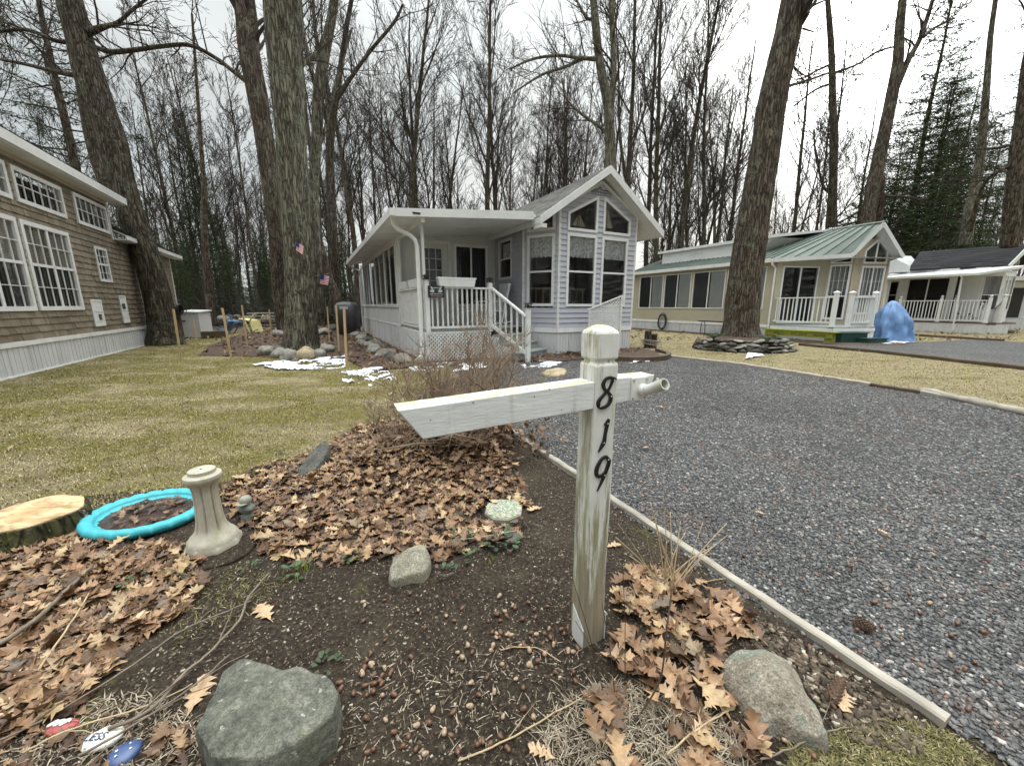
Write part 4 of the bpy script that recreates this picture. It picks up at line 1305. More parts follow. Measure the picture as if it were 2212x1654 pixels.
t = MB(); t.box(M, UB - 3.6, UB - 0.04, -0.6, 12.0, 0.0, 3.1); t.box(M, UB - 3.6, UB - 0.75, -0.6, 7.05, 3.1, 4.1); 
t.build('inner_wall', DARKIN, bh)
t = MB(); ribbed(t, pBr, 0, 12.6, 0.0, 0.53, 0.145, d=0.008); t.build('skirting', SKIRT, bh)
t = MB(); 
for z0, z1, o in ((0.0, 0.03, 0.03), (0.53, 0.62, 0.035)):
    t.hexa([pBr.P(0, z0, o), pBr.P(12.6, z0, o), pBr.P(12.6, z0, -0.01), pBr.P(0, z0, -0.01), pBr.P(0, z1, o - 0.006), pBr.P(12.6, z1, o - 0.006), pBr.P(12.6, z1, -0.01), pBr.P(0, z1, -0.01)])
t.hexa([pBr.P(12.55, 0.6, 0.03), pBr.P(12.62, 0.6, 0.03), pBr.P(12.62, 0.6, -0.05), pBr.P(12.55, 0.6, -0.05), pBr.P(12.55, 3.13, 0.03), pBr.P(12.62, 3.13, 0.03), pBr.P(12.62, 3.13, -0.05), pBr.P(12.55, 3.13, -0.05)])
t.hexa([pBr.P(sv(7.02), 3.10, 0.03), pBr.P(sv(7.09), 3.10, 0.03), pBr.P(sv(7.09), 3.10, -0.75), pBr.P(sv(7.02), 3.10, -0.75), pBr.P(sv(7.02), 4.10, 0.03), pBr.P(sv(7.09), 4.10, 0.03), pBr.P(sv(7.09), 4.10, -0.75), pBr.P(sv(7.02), 4.10, -0.75)])
t.build('trim', WHITE, bh)
for k, wq in enumerate(wins):
    a, b, c, d = wq[0][0], wq[1][0], wq[0][1], wq[2][1]
    bars = [(a + (b - a) * i / 6, c, a + (b - a) * i / 6, d, 0.016) for i in range(1, 6)] + [(a, (c + d) / 2, b, (c + d) / 2, 0.016)]
    window(bh, pBr, wq, 0.05, 0.045, bars=bars, label=['upper clerestory window nearest the camera', 'middle clerestory window of twelve panes', 'clerestory window at the far end of the high roof'][k], trim=0.03)
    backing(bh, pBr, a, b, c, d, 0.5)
for k, wq in enumerate(big):
    a, b, c, d = wq[0][0], wq[1][0], wq[0][1], wq[2][1]; m_ = (a + b) / 2; zm = 2.075
    bars = [(m_, c, m_, d, 0.07), (a, zm, b, zm, 0.055)]
    for h0, h1 in ((a, m_), (m_, b)):
        for i in (1, 2): bars.append((h0 + (h1 - h0) * i / 3, c, h0 + (h1 - h0) * i / 3, d, 0.014))
    bars += [(a, (c + zm) / 2, b, (c + zm) / 2, 0.014), (a, (d + zm) / 2, b, (d + zm) / 2, 0.014)]
    window(bh, pBr, wq, 0.055, 0.045, bars=bars, back=('blind', BLIND), backz=(zm - 0.02, d - 0.05), depth=0.05, label=['large double window cut by the left edge', 'large double window with lowered blinds'][k], trim=0.03)
    backing(bh, pBr, a, b, c, d, 0.3)
a, b, c, d = sm[0][0], sm[1][0], sm[0][1], sm[2][1]
window(bh, pBr, sm, 0.045, 0.04, bars=[(a, 2.34, b, 2.34, 0.05), ((2 * a + b) / 3, c, (2 * a + b) / 3, d, 0.013), ((a + 2 * b) / 3, c, (a + 2 * b) / 3, d, 0.013), (a, 2.55, b, 2.55, 0.013), (a, 2.12, b, 2.12, 0.013)], label='small narrow sash window', trim=0.02)
backing(bh, pBr, a, b, c, d, 0.3)
for (v0, v1, z0, z1, lab) in ((4.95, 5.50, 0.75, 1.42, 'wide appliance vent panel low on the wall'), (6.62, 7.05, 0.77, 1.55, 'narrow appliance vent panel low on the wall')):
    q_ = rr(v0, v1, z0, z1)
    t = MB(); frame_ring(t, pBr, q_, 0.045, 0.0, 0.045)
    a, b = q_[0][0], q_[1][0]
    t.hexa([pBr.P(a, z0, 0.034), pBr.P(b, z0, 0.034), pBr.P(b, z0, 0.0), pBr.P(a, z0, 0.0), pBr.P(a, z1, 0.034), pBr.P(b, z1, 0.034), pBr.P(b, z1, 0.0), pBr.P(a, z1, 0.0)])
    t.hexa([pBr.P(a + .05, z0 + .36, 0.042), pBr.P(b - .05, z0 + .36, 0.042), pBr.P(b - .05, z0 + .36, 0.03), pBr.P(a + .05, z0 + .36, 0.03), pBr.P(a + .05, z0 + .38, 0.042), pBr.P(b - .05, z0 + .38, 0.042), pBr.P(b - .05, z0 + .38, 0.03), pBr.P(a + .05, z0 + .38, 0.03)])
    pn = t.build('vent_panel', WHITE2, bh); pn['label'] = lab
    t = MB(); t.hexa([pBr.P(a + .28, z0 + .16, 0.05), pBr.P(a + .40, z0 + .16, 0.05), pBr.P(a + .40, z0 + .16, 0.03), pBr.P(a + .28, z0 + .16, 0.03), pBr.P(a + .28, z0 + .30, 0.05), pBr.P(a + .40, z0 + .30, 0.05), pBr.P(a + .40, z0 + .30, 0.03), pBr.P(a + .28, z0 + .30, 0.03)]) if v0 < 6 else t.hexa([pBr.P(a + .10, z0 + .40, 0.05), pBr.P(a + .28, z0 + .40, 0.05), pBr.P(a + .28, z0 + .40, 0.03), pBr.P(a + .10, z0 + .40, 0.03), pBr.P(a + .10, z0 + .55, 0.05), pBr.P(a + .28, z0 + .55, 0.05), pBr.P(a + .28, z0 + .55, 0.03), pBr.P(a + .10, z0 + .55, 0.03)])
    t.build('vent', GREYCURT, pn)
# high roof + fascia, lower roof
t = MB()
P = M.P
slab(t, [P(UB + 0.34, -1.0, 4.33), P(UB + 0.34, 7.48, 4.33), P(UB - 2.2, 7.48, 5.4), P(UB - 2.2, -1.0, 5.4)], 0.03)
slab(t, [P(UB + 0.30, 7.10, 3.26), P(UB + 0.30, 12.6, 3.26), P(UB - 1.8, 12.6, 4.35), P(UB - 1.8, 7.10, 4.35)], 0.03)
t.build('roof_deck', WHITE, bh)
t = MB()
shingles(t, P(UB + 0.35, -1.0, 4.34), P(UB + 0.35, 7.49, 4.34), P(UB - 2.2, 7.49, 5.41), P(UB - 2.2, -1, 5.41), 0.14, 0.3, rs)
shingles(t, P(UB + 0.31, 7.10, 3.27), P(UB + 0.31, 12.6, 3.27), P(UB - 1.8, 12.6, 4.36), P(UB - 1.8, 7.1, 4.36), 0.14, 0.3, rs)
t.build('shingle_roof', SHING2, bh)
t = MB()
t.box(M, UB + 0.31, UB + 0.35, -1.0, 7.48, 4.14, 4.33); t.box(M, UB + 0.02, UB + 0.31, -1.0, 7.46, 4.12, 4.15)
t.box(M, UB + 0.27, UB + 0.31, 7.12, 12.62, 3.14, 3.26); t.box(M, UB + 0.02, UB + 0.27, 7.12, 12.6, 3.12, 3.15)
t.build('fascia', WHITE, bh)
t = MB(); t.box(M, UB + 0.0, UB + 0.02, -0.6, 7.05, 4.04, 4.12); t.build('gutter_board', TAN, bh)

# =================================================================== GREEN ROOF HOUSE
UR = 13.76
a8 = math.radians(8)
O2 = M.P(UR, 0.3)
K = Fr((O2.x, O2.y), (math.cos(a8), math.sin(a8), 0), A)
gh = thing('beige_cottage', 'beige cottage with green metal roof and white railed deck', 'house', K.P(1.8, 3, 0))
def kp(s, t_): return K.P(s, t_, 0)
pLong = Pl(kp(0, 7.4), kp(0, 0))            # far -> near, outward to -u
T2s = lambda v: 7.4 - (v - 0.3)
gw_ = [(5.65, 7.22), (4.02, 5.56), (2.33, 3.92), (0.66, 2.25)]
holes = [rect(T2s(b), T2s(a), 1.12, 2.76) for a, b in gw_]
t = MB(); flat_wall(t, pLong, rect(0, 7.4, 0.52, 2.98), holes, 0.05)
pDw = Pl(kp(0, 0), kp(2.17, 0)); slh = rect(0.24, 1.80, 0.58, 2.74)
flat_wall(t, pDw, rect(0, 2.17, 0.52, 3.0), [slh], 0.05)
t.build('panel_wall', BEIGE, gh)
for i, hq in enumerate(holes):
    m_ = (hq[0][0] + hq[1][0]) / 2
    wn = window(gh, pLong, hq, 0.04, 0.03, bars=[(m_, 1.12, m_, 2.76, 0.05)], back=('curtain', WHITE2), backz=(1.14, 2.74), depth=0.022, label='sliding window %s of the four in the long beige wall' % ['farthest back', 'second from the back', 'third from the back', 'nearest the deck'][i], framemat=WHITE2)
    cm = [c for c in wn.children if c.name.startswith('curtain')][0]; P0_ = pLong.P(hq[0][0], 0, 0) - rootloc(gh); w_ = hq[1][0] - hq[0][0]
    for vtx in cm.data.vertices:
        s_ = (vtx.co - P0_).dot(pLong.d); vtx.co += pLong.d * ((0.53 + 0.44 * s_ / w_) * w_ - s_)
    t = MB()
    o = -0.03; a, b = hq[0][0] + 0.04, m_
    t.add([pLong.P(a, 1.14, o), pLong.P(b, 1.14, o), pLong.P(b, 2.74, o), pLong.P(a, 2.74, o)], [(0, 1, 2, 3)]); t.build('screen', GREYCURT, wn)
backing(gh, pLong, 0.1, 7.3, 0.9, 2.95, 0.3)
sl_ = window(gh, pDw, slh, 0.05, 0.03, bars=[(1.02, 0.58, 1.02, 2.74, 0.06)], name='sliding_door', label='dark glass sliding door onto the deck')
backing(gh, pDw, 0.1, 2.1, 0.6, 2.9, 0.5)
t = MB(); ribbed(t, pLong, 0, 7.4, 0, 0.42, 0.12); t.build('skirting', SKIRT, gh)
t = MB(); t.hexa([pLong.P(0, 0.42, 0.03), pLong.P(7.4, 0.42, 0.03), pLong.P(7.4, 0.42, 0), pLong.P(0, 0.42, 0), pLong.P(0, 0.52, 0.02), pLong.P(7.4, 0.52, 0.02), pLong.P(7.4, 0.52, 0), pLong.P(0, 0.52, 0)]); t.build('skirting_rail', WHITE, gh)
# bay
pf = Pl(kp(2.17, 0.0), kp(2.64, -0.5)); pg = Pl(kp(2.64, -0.5), kp(4.14, -0.5)); pr_ = Pl(kp(4.14, -0.5), kp(4.6, 0.2))
fh = rect(0.09, pf.L - 0.09, 1.62, 2.78); fu = [(0.09, 2.86), (pf.L - 0.09, 2.86), (pf.L - 0.09, 3.05), (0.09, 2.92)]
fl2 = rect(0.09, pf.L - 0.09, 0.75, 1.58)
gh1 = rect(0.36, 1.36, 0.95, 2.72); gu1 = [(0.36, 2.84), (1.36, 2.84), (1.36, 3.30), (0.86, 3.72), (0.36, 3.30)]
t = MB()
flat_wall(t, pf, [(0, 0.5), (pf.L, 0.5), (pf.L, 3.2), (0, 3.05)], [rect(0.09, pf.L - 0.09, 0.75, 2.78), fu], 0.04)
flat_wall(t, pg, [(0, 0.5), (1.5, 0.5), (1.5, 3.24), (0.86, 3.95), (0, 3.24)], [gh1, gu1], 0.04)
flat_wall(t, pr_, [(0, 0.5), (pr_.L, 0.5), (pr_.L, 3.05), (0, 3.2)], [], 0.04)
t.build('bay_siding', TAN, gh)
t = MB()
for pl, a in ((pf, 0.03), (pg, 0.0), (pg, 1.5)):
    t.hexa([pl.P(a - 0.04, 0.5, 0.02), pl.P(a + 0.04, 0.5, 0.02), pl.P(a + 0.04, 0.5, -0.03), pl.P(a - 0.04, 0.5, -0.03), pl.P(a - 0.04, 3.15, 0.02), pl.P(a + 0.04, 3.15, 0.02), pl.P(a + 0.04, 3.15, -0.03), pl.P(a - 0.04, 3.15, -0.03)])
for s_ in (0.12, 0.24): t.hexa([pg.P(s_, 0.5, 0.008), pg.P(s_ + 0.015, 0.5, 0.008), pg.P(s_ + 0.015, 0.5, 0), pg.P(s_, 0.5, 0), pg.P(s_, 3.25, 0.008), pg.P(s_ + 0.015, 3.25, 0.008), pg.P(s_ + 0.015, 3.25, 0), pg.P(s_, 3.25, 0)])
t.build('bay_trim', TAN, gh)
wz = rect(0.09, pf.L - 0.09, 0.75, 2.78); mm = pf.L / 2
window(gh, pf, wz, 0.045, 0.035, bars=[(0.09, 1.62, pf.L - 0.09, 1.62, 0.05), (0.24, 1.62, 0.24, 2.78, 0.013), (pf.L - 0.24, 1.62, pf.L - 0.24, 2.78, 0.013), (mm, 1.62, mm, 2.78, 0.013), (0.09, 2.2, pf.L - 0.09, 2.2, 0.013)], back=('curtain', CURTAIN), backz=(1.7, 2.75), depth=0.1, label='window on the angled side of the bay', trim=0.02)
window(gh, pf, fu, 0.03, 0.03, label='low transom window over the angled side', trim=0.01)
window(gh, pg, gh1, 0.05, 0.035, bars=[(0.86, 0.95, 0.86, 2.72, 0.05), (0.36, 1.62, 1.36, 1.62, 0.05)] + [(x_, 1.62, x_, 2.72, 0.012) for x_ in (0.52, 0.69, 1.03, 1.2)] + [(0.36, 2.17, 1.36, 2.17, 0.012)], back=('curtain', CURTAIN), backz=(1.65, 2.7), depth=0.1, label='double gridded window in the gable end', trim=0.02)
window(gh, pg, gu1, 0.05, 0.035, bars=[(0.86, 2.84, 0.86, 3.72, 0.06)], label='pointed gable window above the double window', trim=0.02)
backing(gh, pg, 0.05, 1.45, 0.6, 3.1, 0.5); backing(gh, pf, 0.05, 0.6, 0.6, 3.0, 0.4)
t = MB(); P2 = K.P; t.hexa([P2(0.1, 0.35, 0.1), P2(4.6, 0.35, 0.1), P2(4.6, 7.4, 0.1), P2(0.1, 7.4, 0.1), P2(0.1, 0.35, 2.9), P2(4.6, 0.35, 2.9), P2(4.6, 7.4, 2.9), P2(0.1, 7.4, 2.9)]); t.build('inner_wall', DARKIN, gh)
# roof
G_ = P2(-0.26, -0.05, 3.0); Gb = P2(-0.26, 7.6, 3.0); RL = P2(1.98, -0.85, 3.12); KK = P2(3.07, -0.85, 4.24); KB = P2(3.07, 7.6, 4.24); RRt = P2(4.2, -0.85, 3.10); RRb = P2(5.2, 7.6, 3.0); RRm = P2(5.2, 0.3, 3.0)
t = MB()
def seam_pts(i):
    tt = -0.85 + 8.4 * i / 38
    return (RL.lerp(G_, (tt + 0.85) / 1.2) if tt < 0.35 else G_.lerp(Gb, min(1, (tt - 0.35) / 7.2))), KK.lerp(KB, i / 38)
for i in range(38):
    (a, b), (c, d) = seam_pts(i), seam_pts(i + 1); t.add([a, c, d, b], [(0, 1, 2), (0, 2, 3)])
for pts in ([KK, RRt, RRm], [KB, KK, RRm, RRb]): slab(t, pts, 0.04)
rf = t.build('metal_roof', GREENROOF, gh)
t = MB()
nS = 38
for i in range(nS):                      # standing seams
    bot, top = seam_pts(i)
    t.bar(bot + Vector((0, 0, 0.012)), top + Vector((0, 0, 0.012)), 0.03, 0.045)
t.build('seam', GREENROOF, rf)
t = MB(); t.bar(KK + Vector((0, 0, 0.02)), KB + Vector((0, 0, 0.02)), 0.14, 0.03); t.build('ridge_cap', WHITE, gh)
t = MB()
dn = Vector((0, 0, -0.06))
for a, b in ((G_, Gb), (G_, RL), (RL, KK), (KK, RRt)): t.bar(a + dn, b + dn, 0.04, 0.14)
t.build('fascia', WHITE, gh)
t = MB()
for pts in ([RL, KK, P2(3.07, -0.5, 4.24), P2(1.98, -0.5, 3.12)], [KK, RRt, P2(4.2, -0.5, 3.1), P2(3.07, -0.5, 4.24)]): slab(t, [p + Vector((0, 0, -0.05)) for p in pts], 0.01)
t.poly([G_ + dn * 1.6, RL + dn * 1.6, P2(4.2, -0.85, 3.02), P2(4.6, 0.2, 3.02), P2(-0.1, 0.2, 2.95)])
t.build('soffit', WHITE2, gh)
# clerestory
t = MB()
pc = Pl(kp(0.75, 6.45), kp(0.75, 0.9))
t.prism([P2(0.78, 6.4, 3.2), P2(0.78, 1.3, 3.2), P2(2.3, -0.0, 3.95), P2(3.0, 6.4, 3.95)], (0, 0, 0.0)) if False else None
x0 = 0.0
lap_wall(t, pc, [(0.03, 3.25), (4.6, 3.25), (5.55, 3.9), (0.03, 3.9)], [], 0.075, 0.010)
t.hexa([P2(0.78, 1.5, 3.3), P2(3.0, 1.5, 3.3), P2(3.0, 6.4, 3.3), P2(0.78, 6.4, 3.3), P2(0.78, 1.0, 3.93), P2(3.0, 1.0, 3.93), P2(3.0, 6.4, 3.93), P2(0.78, 6.4, 3.93)])
cl_ = t.build('clerestory', WHITE2, gh)
t = MB(); t.hexa([P2(0.62, 0.75, 3.9), P2(3.1, 0.75, 4.2), P2(3.1, 6.6, 4.2), P2(0.62, 6.6, 3.9), P2(0.62, 0.75, 4.02), P2(3.1, 0.75, 4.27), P2(3.1, 6.6, 4.27), P2(0.62, 6.6, 4.02)]); t.build('clerestory_roof', WHITE, gh)
window(gh, pc, rect(1.72, 2.40, 3.42, 3.72), 0.03, 0.03, bars=[(2.06, 3.42, 2.06, 3.72, 0.03)], back=('curtain', DARKIN), label='tiny clerestory slider window')
t = MB(); t.tube([P2(-0.27, -0.02, 2.93), P2(-0.25, 0.0, 2.8), P2(-0.06, 0.02, 2.66), P2(-0.05, 0.02, 0.35), P2(-0.15, 0.0, 0.2)], 0.04, 4, start=0.78); t.build('downspout', WHITE2, gh)
# deck
dp_ = [kp(0.0, -0.02), kp(0.02, -2.05), kp(1.70, -2.05), kp(3.2, -0.9), kp(3.2, -0.4), kp(2.2, -0.02)]
t = MB(); t.prism([p + Vector((0, 0, 0.49)) for p in dp_], (0, 0, 0.035)); t.build('deck', DECKGREY, gh)
t = MB()
for a, b in zip(dp_[:3], dp_[1:4]):
    pl = Pl(a, b)
    ribbed(t, pl, 0.01, pl.L - 0.01, 0, 0.38, 0.12)
    t.hexa([pl.P(0, 0.38, 0.03), pl.P(pl.L, 0.38, 0.03), pl.P(pl.L, 0.38, 0), pl.P(0, 0.38, 0), pl.P(0, 0.488, 0.025), pl.P(pl.L, 0.488, 0.025), pl.P(pl.L, 0.488, 0), pl.P(0, 0.488, 0)])
t.build('deck_skirting', WHITE2, gh)
def fpost(parent, c, z0, z1, w=0.12, ball=False):
    m2 = MB(); m2.bar(c + Vector((0, 0, z0)), c + Vector((0, 0, z1)), w, w, up=A)
    m2.bar(c + Vector((0, 0, z0)), c + Vector((0, 0, z0 + 0.05)), w * 1.35, w * 1.35, up=A)
    if ball:
        m2.lathe(c + Vector((0, 0, z1)), [(0.03, 0), (0.045, 0.01), (0.02, 0.025), (0.045, 0.05), (0.055, 0.08), (0.045, 0.11), (0.01, 0.13)], 10)
    else:
        m2.lathe(c + Vector((0, 0, z1)), [(w * 0.95, 0), (w * 0.95, 0.02), (w * 0.4, 0.06), (0.01, 0.075)], 4, rot=TH + 0.785)
    return m2.build('post', WHITE2, parent)
pa_, pb_, pc_ = kp(0.06, -1.98), kp(0.68, -1.98), kp(1.62, -1.98)
for c in (pa_, pb_, pc_): fpost(gh, c, 0.525, 1.68)
baluster_rail(gh, kp(0.05, -0.05), pa_, 0.68, 1.54, 14, mat=WHITE2, w=0.03)
baluster_rail(gh, pb_, pc_, 0.68, 1.54, 9, mat=WHITE2, w=0.03)
baluster_rail(gh, pc_, kp(3.1, -0.85), 0.68, 1.54, 12, mat=WHITE2, w=0.03)

# green plastic steps
c = g(1825, 745)
gs = thing('plastic_steps', 'dark green two tread step unit in front of the beige cottage deck', 'steps', P2(0.3, -2.5, 0))
t = MB()
for (s0, s1, t0, t1, z1) in ((-0.12, 0.95, -2.45, -2.08, 0.36), (0.45, 1.22, -2.80, -2.46, 0.19)):
    t.hexa([P2(s0 + 0.03, t0 + 0.03, 0), P2(s1 - 0.03, t0 + 0.03, 0), P2(s1 - 0.03, t1, 0), P2(s0 + 0.03, t1, 0), P2(s0 + 0.03, t0 + 0.03, z1 - 0.03), P2(s1 - 0.03, t0 + 0.03, z1 - 0.03), P2(s1 - 0.03, t1, z1 - 0.03), P2(s0 + 0.03, t1, z1 - 0.03)])
t.build('riser_box', GREENPL, gs)
for (s0, s1, t0, t1, z1) in ((-0.12, 0.95, -2.45, -2.08, 0.36), (0.45, 1.22, -2.80, -2.46, 0.19)):
    t = MB(); t.hexa([P2(s0, t0, z1 - 0.03), P2(s1, t0, z1 - 0.03), P2(s1, t1, z1 - 0.03), P2(s0, t1, z1 - 0.03), P2(s0, t0, z1), P2(s1, t0, z1), P2(s1, t1, z1), P2(s0, t1, z1)]); t.build('tread', GREENPL, gs)
# lime bench along the deck
b0 = M.P(13.22, 0.15); b1 = M.P(13.22, -2.02)
be = thing('lettered_bench', 'lime green bench with lettered front board beside the white deck', 'bench', b0.lerp(b1, 0.5))
pb = Pl(b0, b1)
t = MB(); t.hexa([pb.P(-0.1, 0.36, 0.03), pb.P(pb.L + 0.1, 0.36, 0.03), pb.P(pb.L + 0.1, 0.36, -0.34), pb.P(-0.1, 0.36, -0.34), pb.P(-0.1, 0.395, 0.03), pb.P(pb.L + 0.1, 0.395, 0.03), pb.P(pb.L + 0.1, 0.395, -0.34), pb.P(-0.1, 0.395, -0.34)]); t.build('seat', LIME, be)
t = MB(); t.hexa([pb.P(0, 0.17, 0.0), pb.P(pb.L, 0.17, 0), pb.P(pb.L, 0.17, -0.025), pb.P(0, 0.17, -0.025), pb.P(0, 0.358, 0), pb.P(pb.L, 0.358, 0), pb.P(pb.L, 0.358, -0.025), pb.P(0, 0.358, -0.025)]); fb = t.build('front_board', LIME, be)
for body, x_ in (('WELLS', 0.30), ('EST. 2012', 0.90), ('MAINE', 1.62)):
    text('board_lettering', body, pb.P(x_, 0.222, 0.004), pb.d, (0, 0, 1), 0.115, LETTER, be, 0.002, space=1.1)
for x_ in (0.02, pb.L - 0.24):
    t = MB(); t.prism([pb.P(x_, 0, -0.03), pb.P(x_ + 0.22, 0, -0.03), pb.P(x_ + 0.20, 0.36, -0.03), pb.P(x_ + 0.02, 0.36, -0.03)], pb.n * -0.28); t.build('leg', LIME, be)
# black bench behind the big pine
bb = thing('patio_bench', 'low black metal bench half hidden behind the big pine trunk', 'bench', M.P(13.3, 1.9, 0))
t = MB(); t.box(M, 13.1, 13.45, 0.75, 3.0, 0.56, 0.60); t.build('seat', BLACKM, bb)
for v0 in (0.9, 2.85):
    t = MB(); t.tube([M.P(13.12, v0, 0), M.P(13.14, v0, 0.45), M.P(13.2, v0, 0.55)], 0.015, 6); t.tube([M.P(13.43, v0, 0), M.P(13.41, v0, 0.45), M.P(13.35, v0, 0.55)], 0.015, 6); t.build('leg', BLACKM, bb)
# hose
t = MB(); hc = M.P(13.66, 5.45, 0.45)
for k in range(7):
    rx, rz_ = 0.24 + 0.03 * math.sin(k * 2.1), 0.38 + 0.04 * math.cos(k * 1.7)
    pts = [hc + M.dv * (rx * math.cos(a) + 0.02 * math.sin(k)) + Vector((0, 0, rz_ * math.sin(a) + 0.02 * math.cos(k * 3))) - M.du * (0.02 * (k % 3)) for a in np.linspace(0, 2 * math.pi, 22)]
    t.tube(pts, 0.014, 6, cap=False)
HOSEM = mat_simple('green_black_hose', (0.018, 0.032, 0.028), 0.4, 0.3, 10, 0)
tag(t.build('garden_hose', HOSEM, loc=M.P(13.66, 5.45, 0)), 'coiled dark green garden hose hung on the beige wall', 'hose')
# tarp
def blob(mb, c, prof, n, fn):
    base = len(mb.v); k = len(prof)
    for i, (r, z) in enumerate(prof):
        for j in range(n):
            a = 2 * math.pi * j / n
            p = fn(r, z, a, i)
            mb.v.append((c[0] + p[0], c[1] + p[1], c[2] + p[2]))
    for i in range(k - 1):
        for j in range(n):
            j2 = (j + 1) % n
            mb.f.append((base + i * n + j, base + i * n + j2, base + (i + 1) * n + j2, base + (i + 1) * n + j))
    mb.f.append(tuple(base + (k - 1) * n + j for j in range(n)))
ct = g(1925, 737); ct.z = 0
t = MB()
prof = [(1.0, 0.0), (1.02, 0.05)] + [(1.0 - 0.75 * (z_ / 1.5) ** 2.1 - 0.04 * math.sin(z_ * 5), z_) for z_ in np.linspace(0.12, 1.45, 16)] + [(0.12, 1.52), (0.01, 1.54)]
def tf(r, z_, a, i):
    fold = 1 + (0.08 * math.sin(a * 7 + z_ * 3.0) + 0.05 * math.sin(a * 15 - z_ * 5) + 0.16 * noise.noise(Vector((a * 2.2, z_ * 3, 1))) + 0.06 * noise.noise(Vector((a * 6, z_ * 9, 3)))) * (1.3 - z_ * 0.4)
    return (r * 0.60 * math.cos(a) * fold - 0.13 * z_, r * 0.50 * math.sin(a) * fold, z_ * 0.93)
blob(t, ct, prof, 72, tf)
tp = thing('covered_motorcycle', 'object wrapped in a crumpled blue tarp beside the white deck', 'tarp', ct)
tp.name = 'tarp_covered_heap'
t.build('tarp', TARPM, tp, smooth=True)
t = MB()
for k in range(3):
    a0 = -2.2 + k * 0.6
    t.tube([ct + Vector((0.64 * math.cos(a0) - 0.07 * z_, 0.53 * math.sin(a0), z_)) * 1.0 for z_ in (0.02,)] + [ct + Vector((0.7 * math.cos(a0 + 0.5), 0.6 * math.sin(a0 + 0.5), 0.03))], 0.008, 5)
t.build('rope', WHITE2, tp)

# =================================================================== FAR RIGHT HOUSE
O3 = M.P(24.6, -2.95)
Q = Fr((O3.x, O3.y), (math.cos(a8), math.sin(a8), 0), A)
fh3 = thing('white_cottage', 'white cottage with charcoal shingle roof and a long railed porch', 'house', Q.P(2.5, 3, 0))
q3 = lambda s, t_: Q.P(s, t_, 0)
P3 = Q.P
t = MB()
pd = Pl(q3(0, 3.6), q3(0, 0)); pd2 = Pl(q3(0, 0), q3(1.3, 0)); pd3 = Pl(q3(0, 9.5), q3(0, 3.6))
ribbed(t, pd, 0, pd.L, 0, 0.40, 0.12); ribbed(t, pd2, 0, pd2.L, 0, 0.40, 0.12)
t.build('deck_skirting', SKIRT, fh3)
t = MB(); t.prism([P3(-0.03, 3.6, 0.44), P3(-0.03, -0.03, 0.44), P3(1.6, -0.03, 0.44), P3(5.0, 2.6, 0.44), P3(3, 3.6, 0.44)], (0, 0, 0.05)); t.build('deck', DARKWOOD, fh3)
t = MB(); t.hexa([pd.P(0, 0.40, 0.02), pd.P(pd.L, 0.40, 0.02), pd.P(pd.L, 0.40, 0), pd.P(0, 0.40, 0), pd.P(0, 0.438, 0.02), pd.P(pd.L, 0.438, 0.02), pd.P(pd.L, 0.438, 0), pd.P(0, 0.438, 0)]); t.build('skirting_rail', WHITE, fh3)
for tt in (3.0, 1.55, 0.05): fpost(fh3, q3(0.02, tt), 0.49, 1.60, 0.10, True)
baluster_rail(fh3, q3(0.02, 3.0), q3(0.02, 1.6), 0.58, 1.48, 12, mat=WHITE2, w=0.03)
baluster_rail(fh3, q3(0.02, 1.5), q3(0.02, 0.1), 0.58, 1.48, 12, mat=WHITE2, w=0.03)
# stairs going toward +s
fpost(fh3, q3(0.75, 0.03), 0.49, 1.62, 0.10, True)
fpost(fh3, q3(0.95, 0.75), 0.10, 1.25, 0.10, True); fpost(fh3, q3(1.75, 0.75), 0.05, 1.25, 0.10, True)
fpost(fh3, q3(0.75, 1.5), 0.49, 1.62, 0.10, True)
for a, b in ((q3(0.02, 0.05), q3(0.95, 0.75)), (q3(0.75, 0.03), q3(1.75, 0.75))):
    mb = MB(); mb.bar(a + Vector((0, 0, 1.48)), b + Vector((0, 0, 1.10)), 0.07, 0.05)
    rl = mb.build('stair_railing', WHITE2, fh3)
    mb = MB(); mb.bar(a + Vector((0, 0, 0.6)), b + Vector((0, 0, 0.22)), 0.05, 0.05); mb.build('bottom_rail', WHITE2, rl)
    for i in range(6):
        f = (i + 0.5) / 6; c_ = a.lerp(b, f); m2 = MB(); m2.bar(c_ + Vector((0, 0, 0.62 - 0.38 * f)), c_ + Vector((0, 0, 1.46 - 0.38 * f)), 0.03, 0.03, up=A); m2.build('baluster', WHITE2, rl)
t = MB(); 
for s0, z1 in ((0.02, 0.30), (0.9, 0.14)):
    t.hexa([P3(s0, 0.05, 0), P3(s0 + 0.9, 0.05, 0), P3(s0 + 0.9, 0.9, 0), P3(s0, 0.9, 0), P3(s0, 0.05, z1), P3(s0 + 0.9, 0.05, z1), P3(s0 + 0.9, 0.9, z1), P3(s0, 0.9, z1)])
t.build('steps', DARKWOOD, fh3)
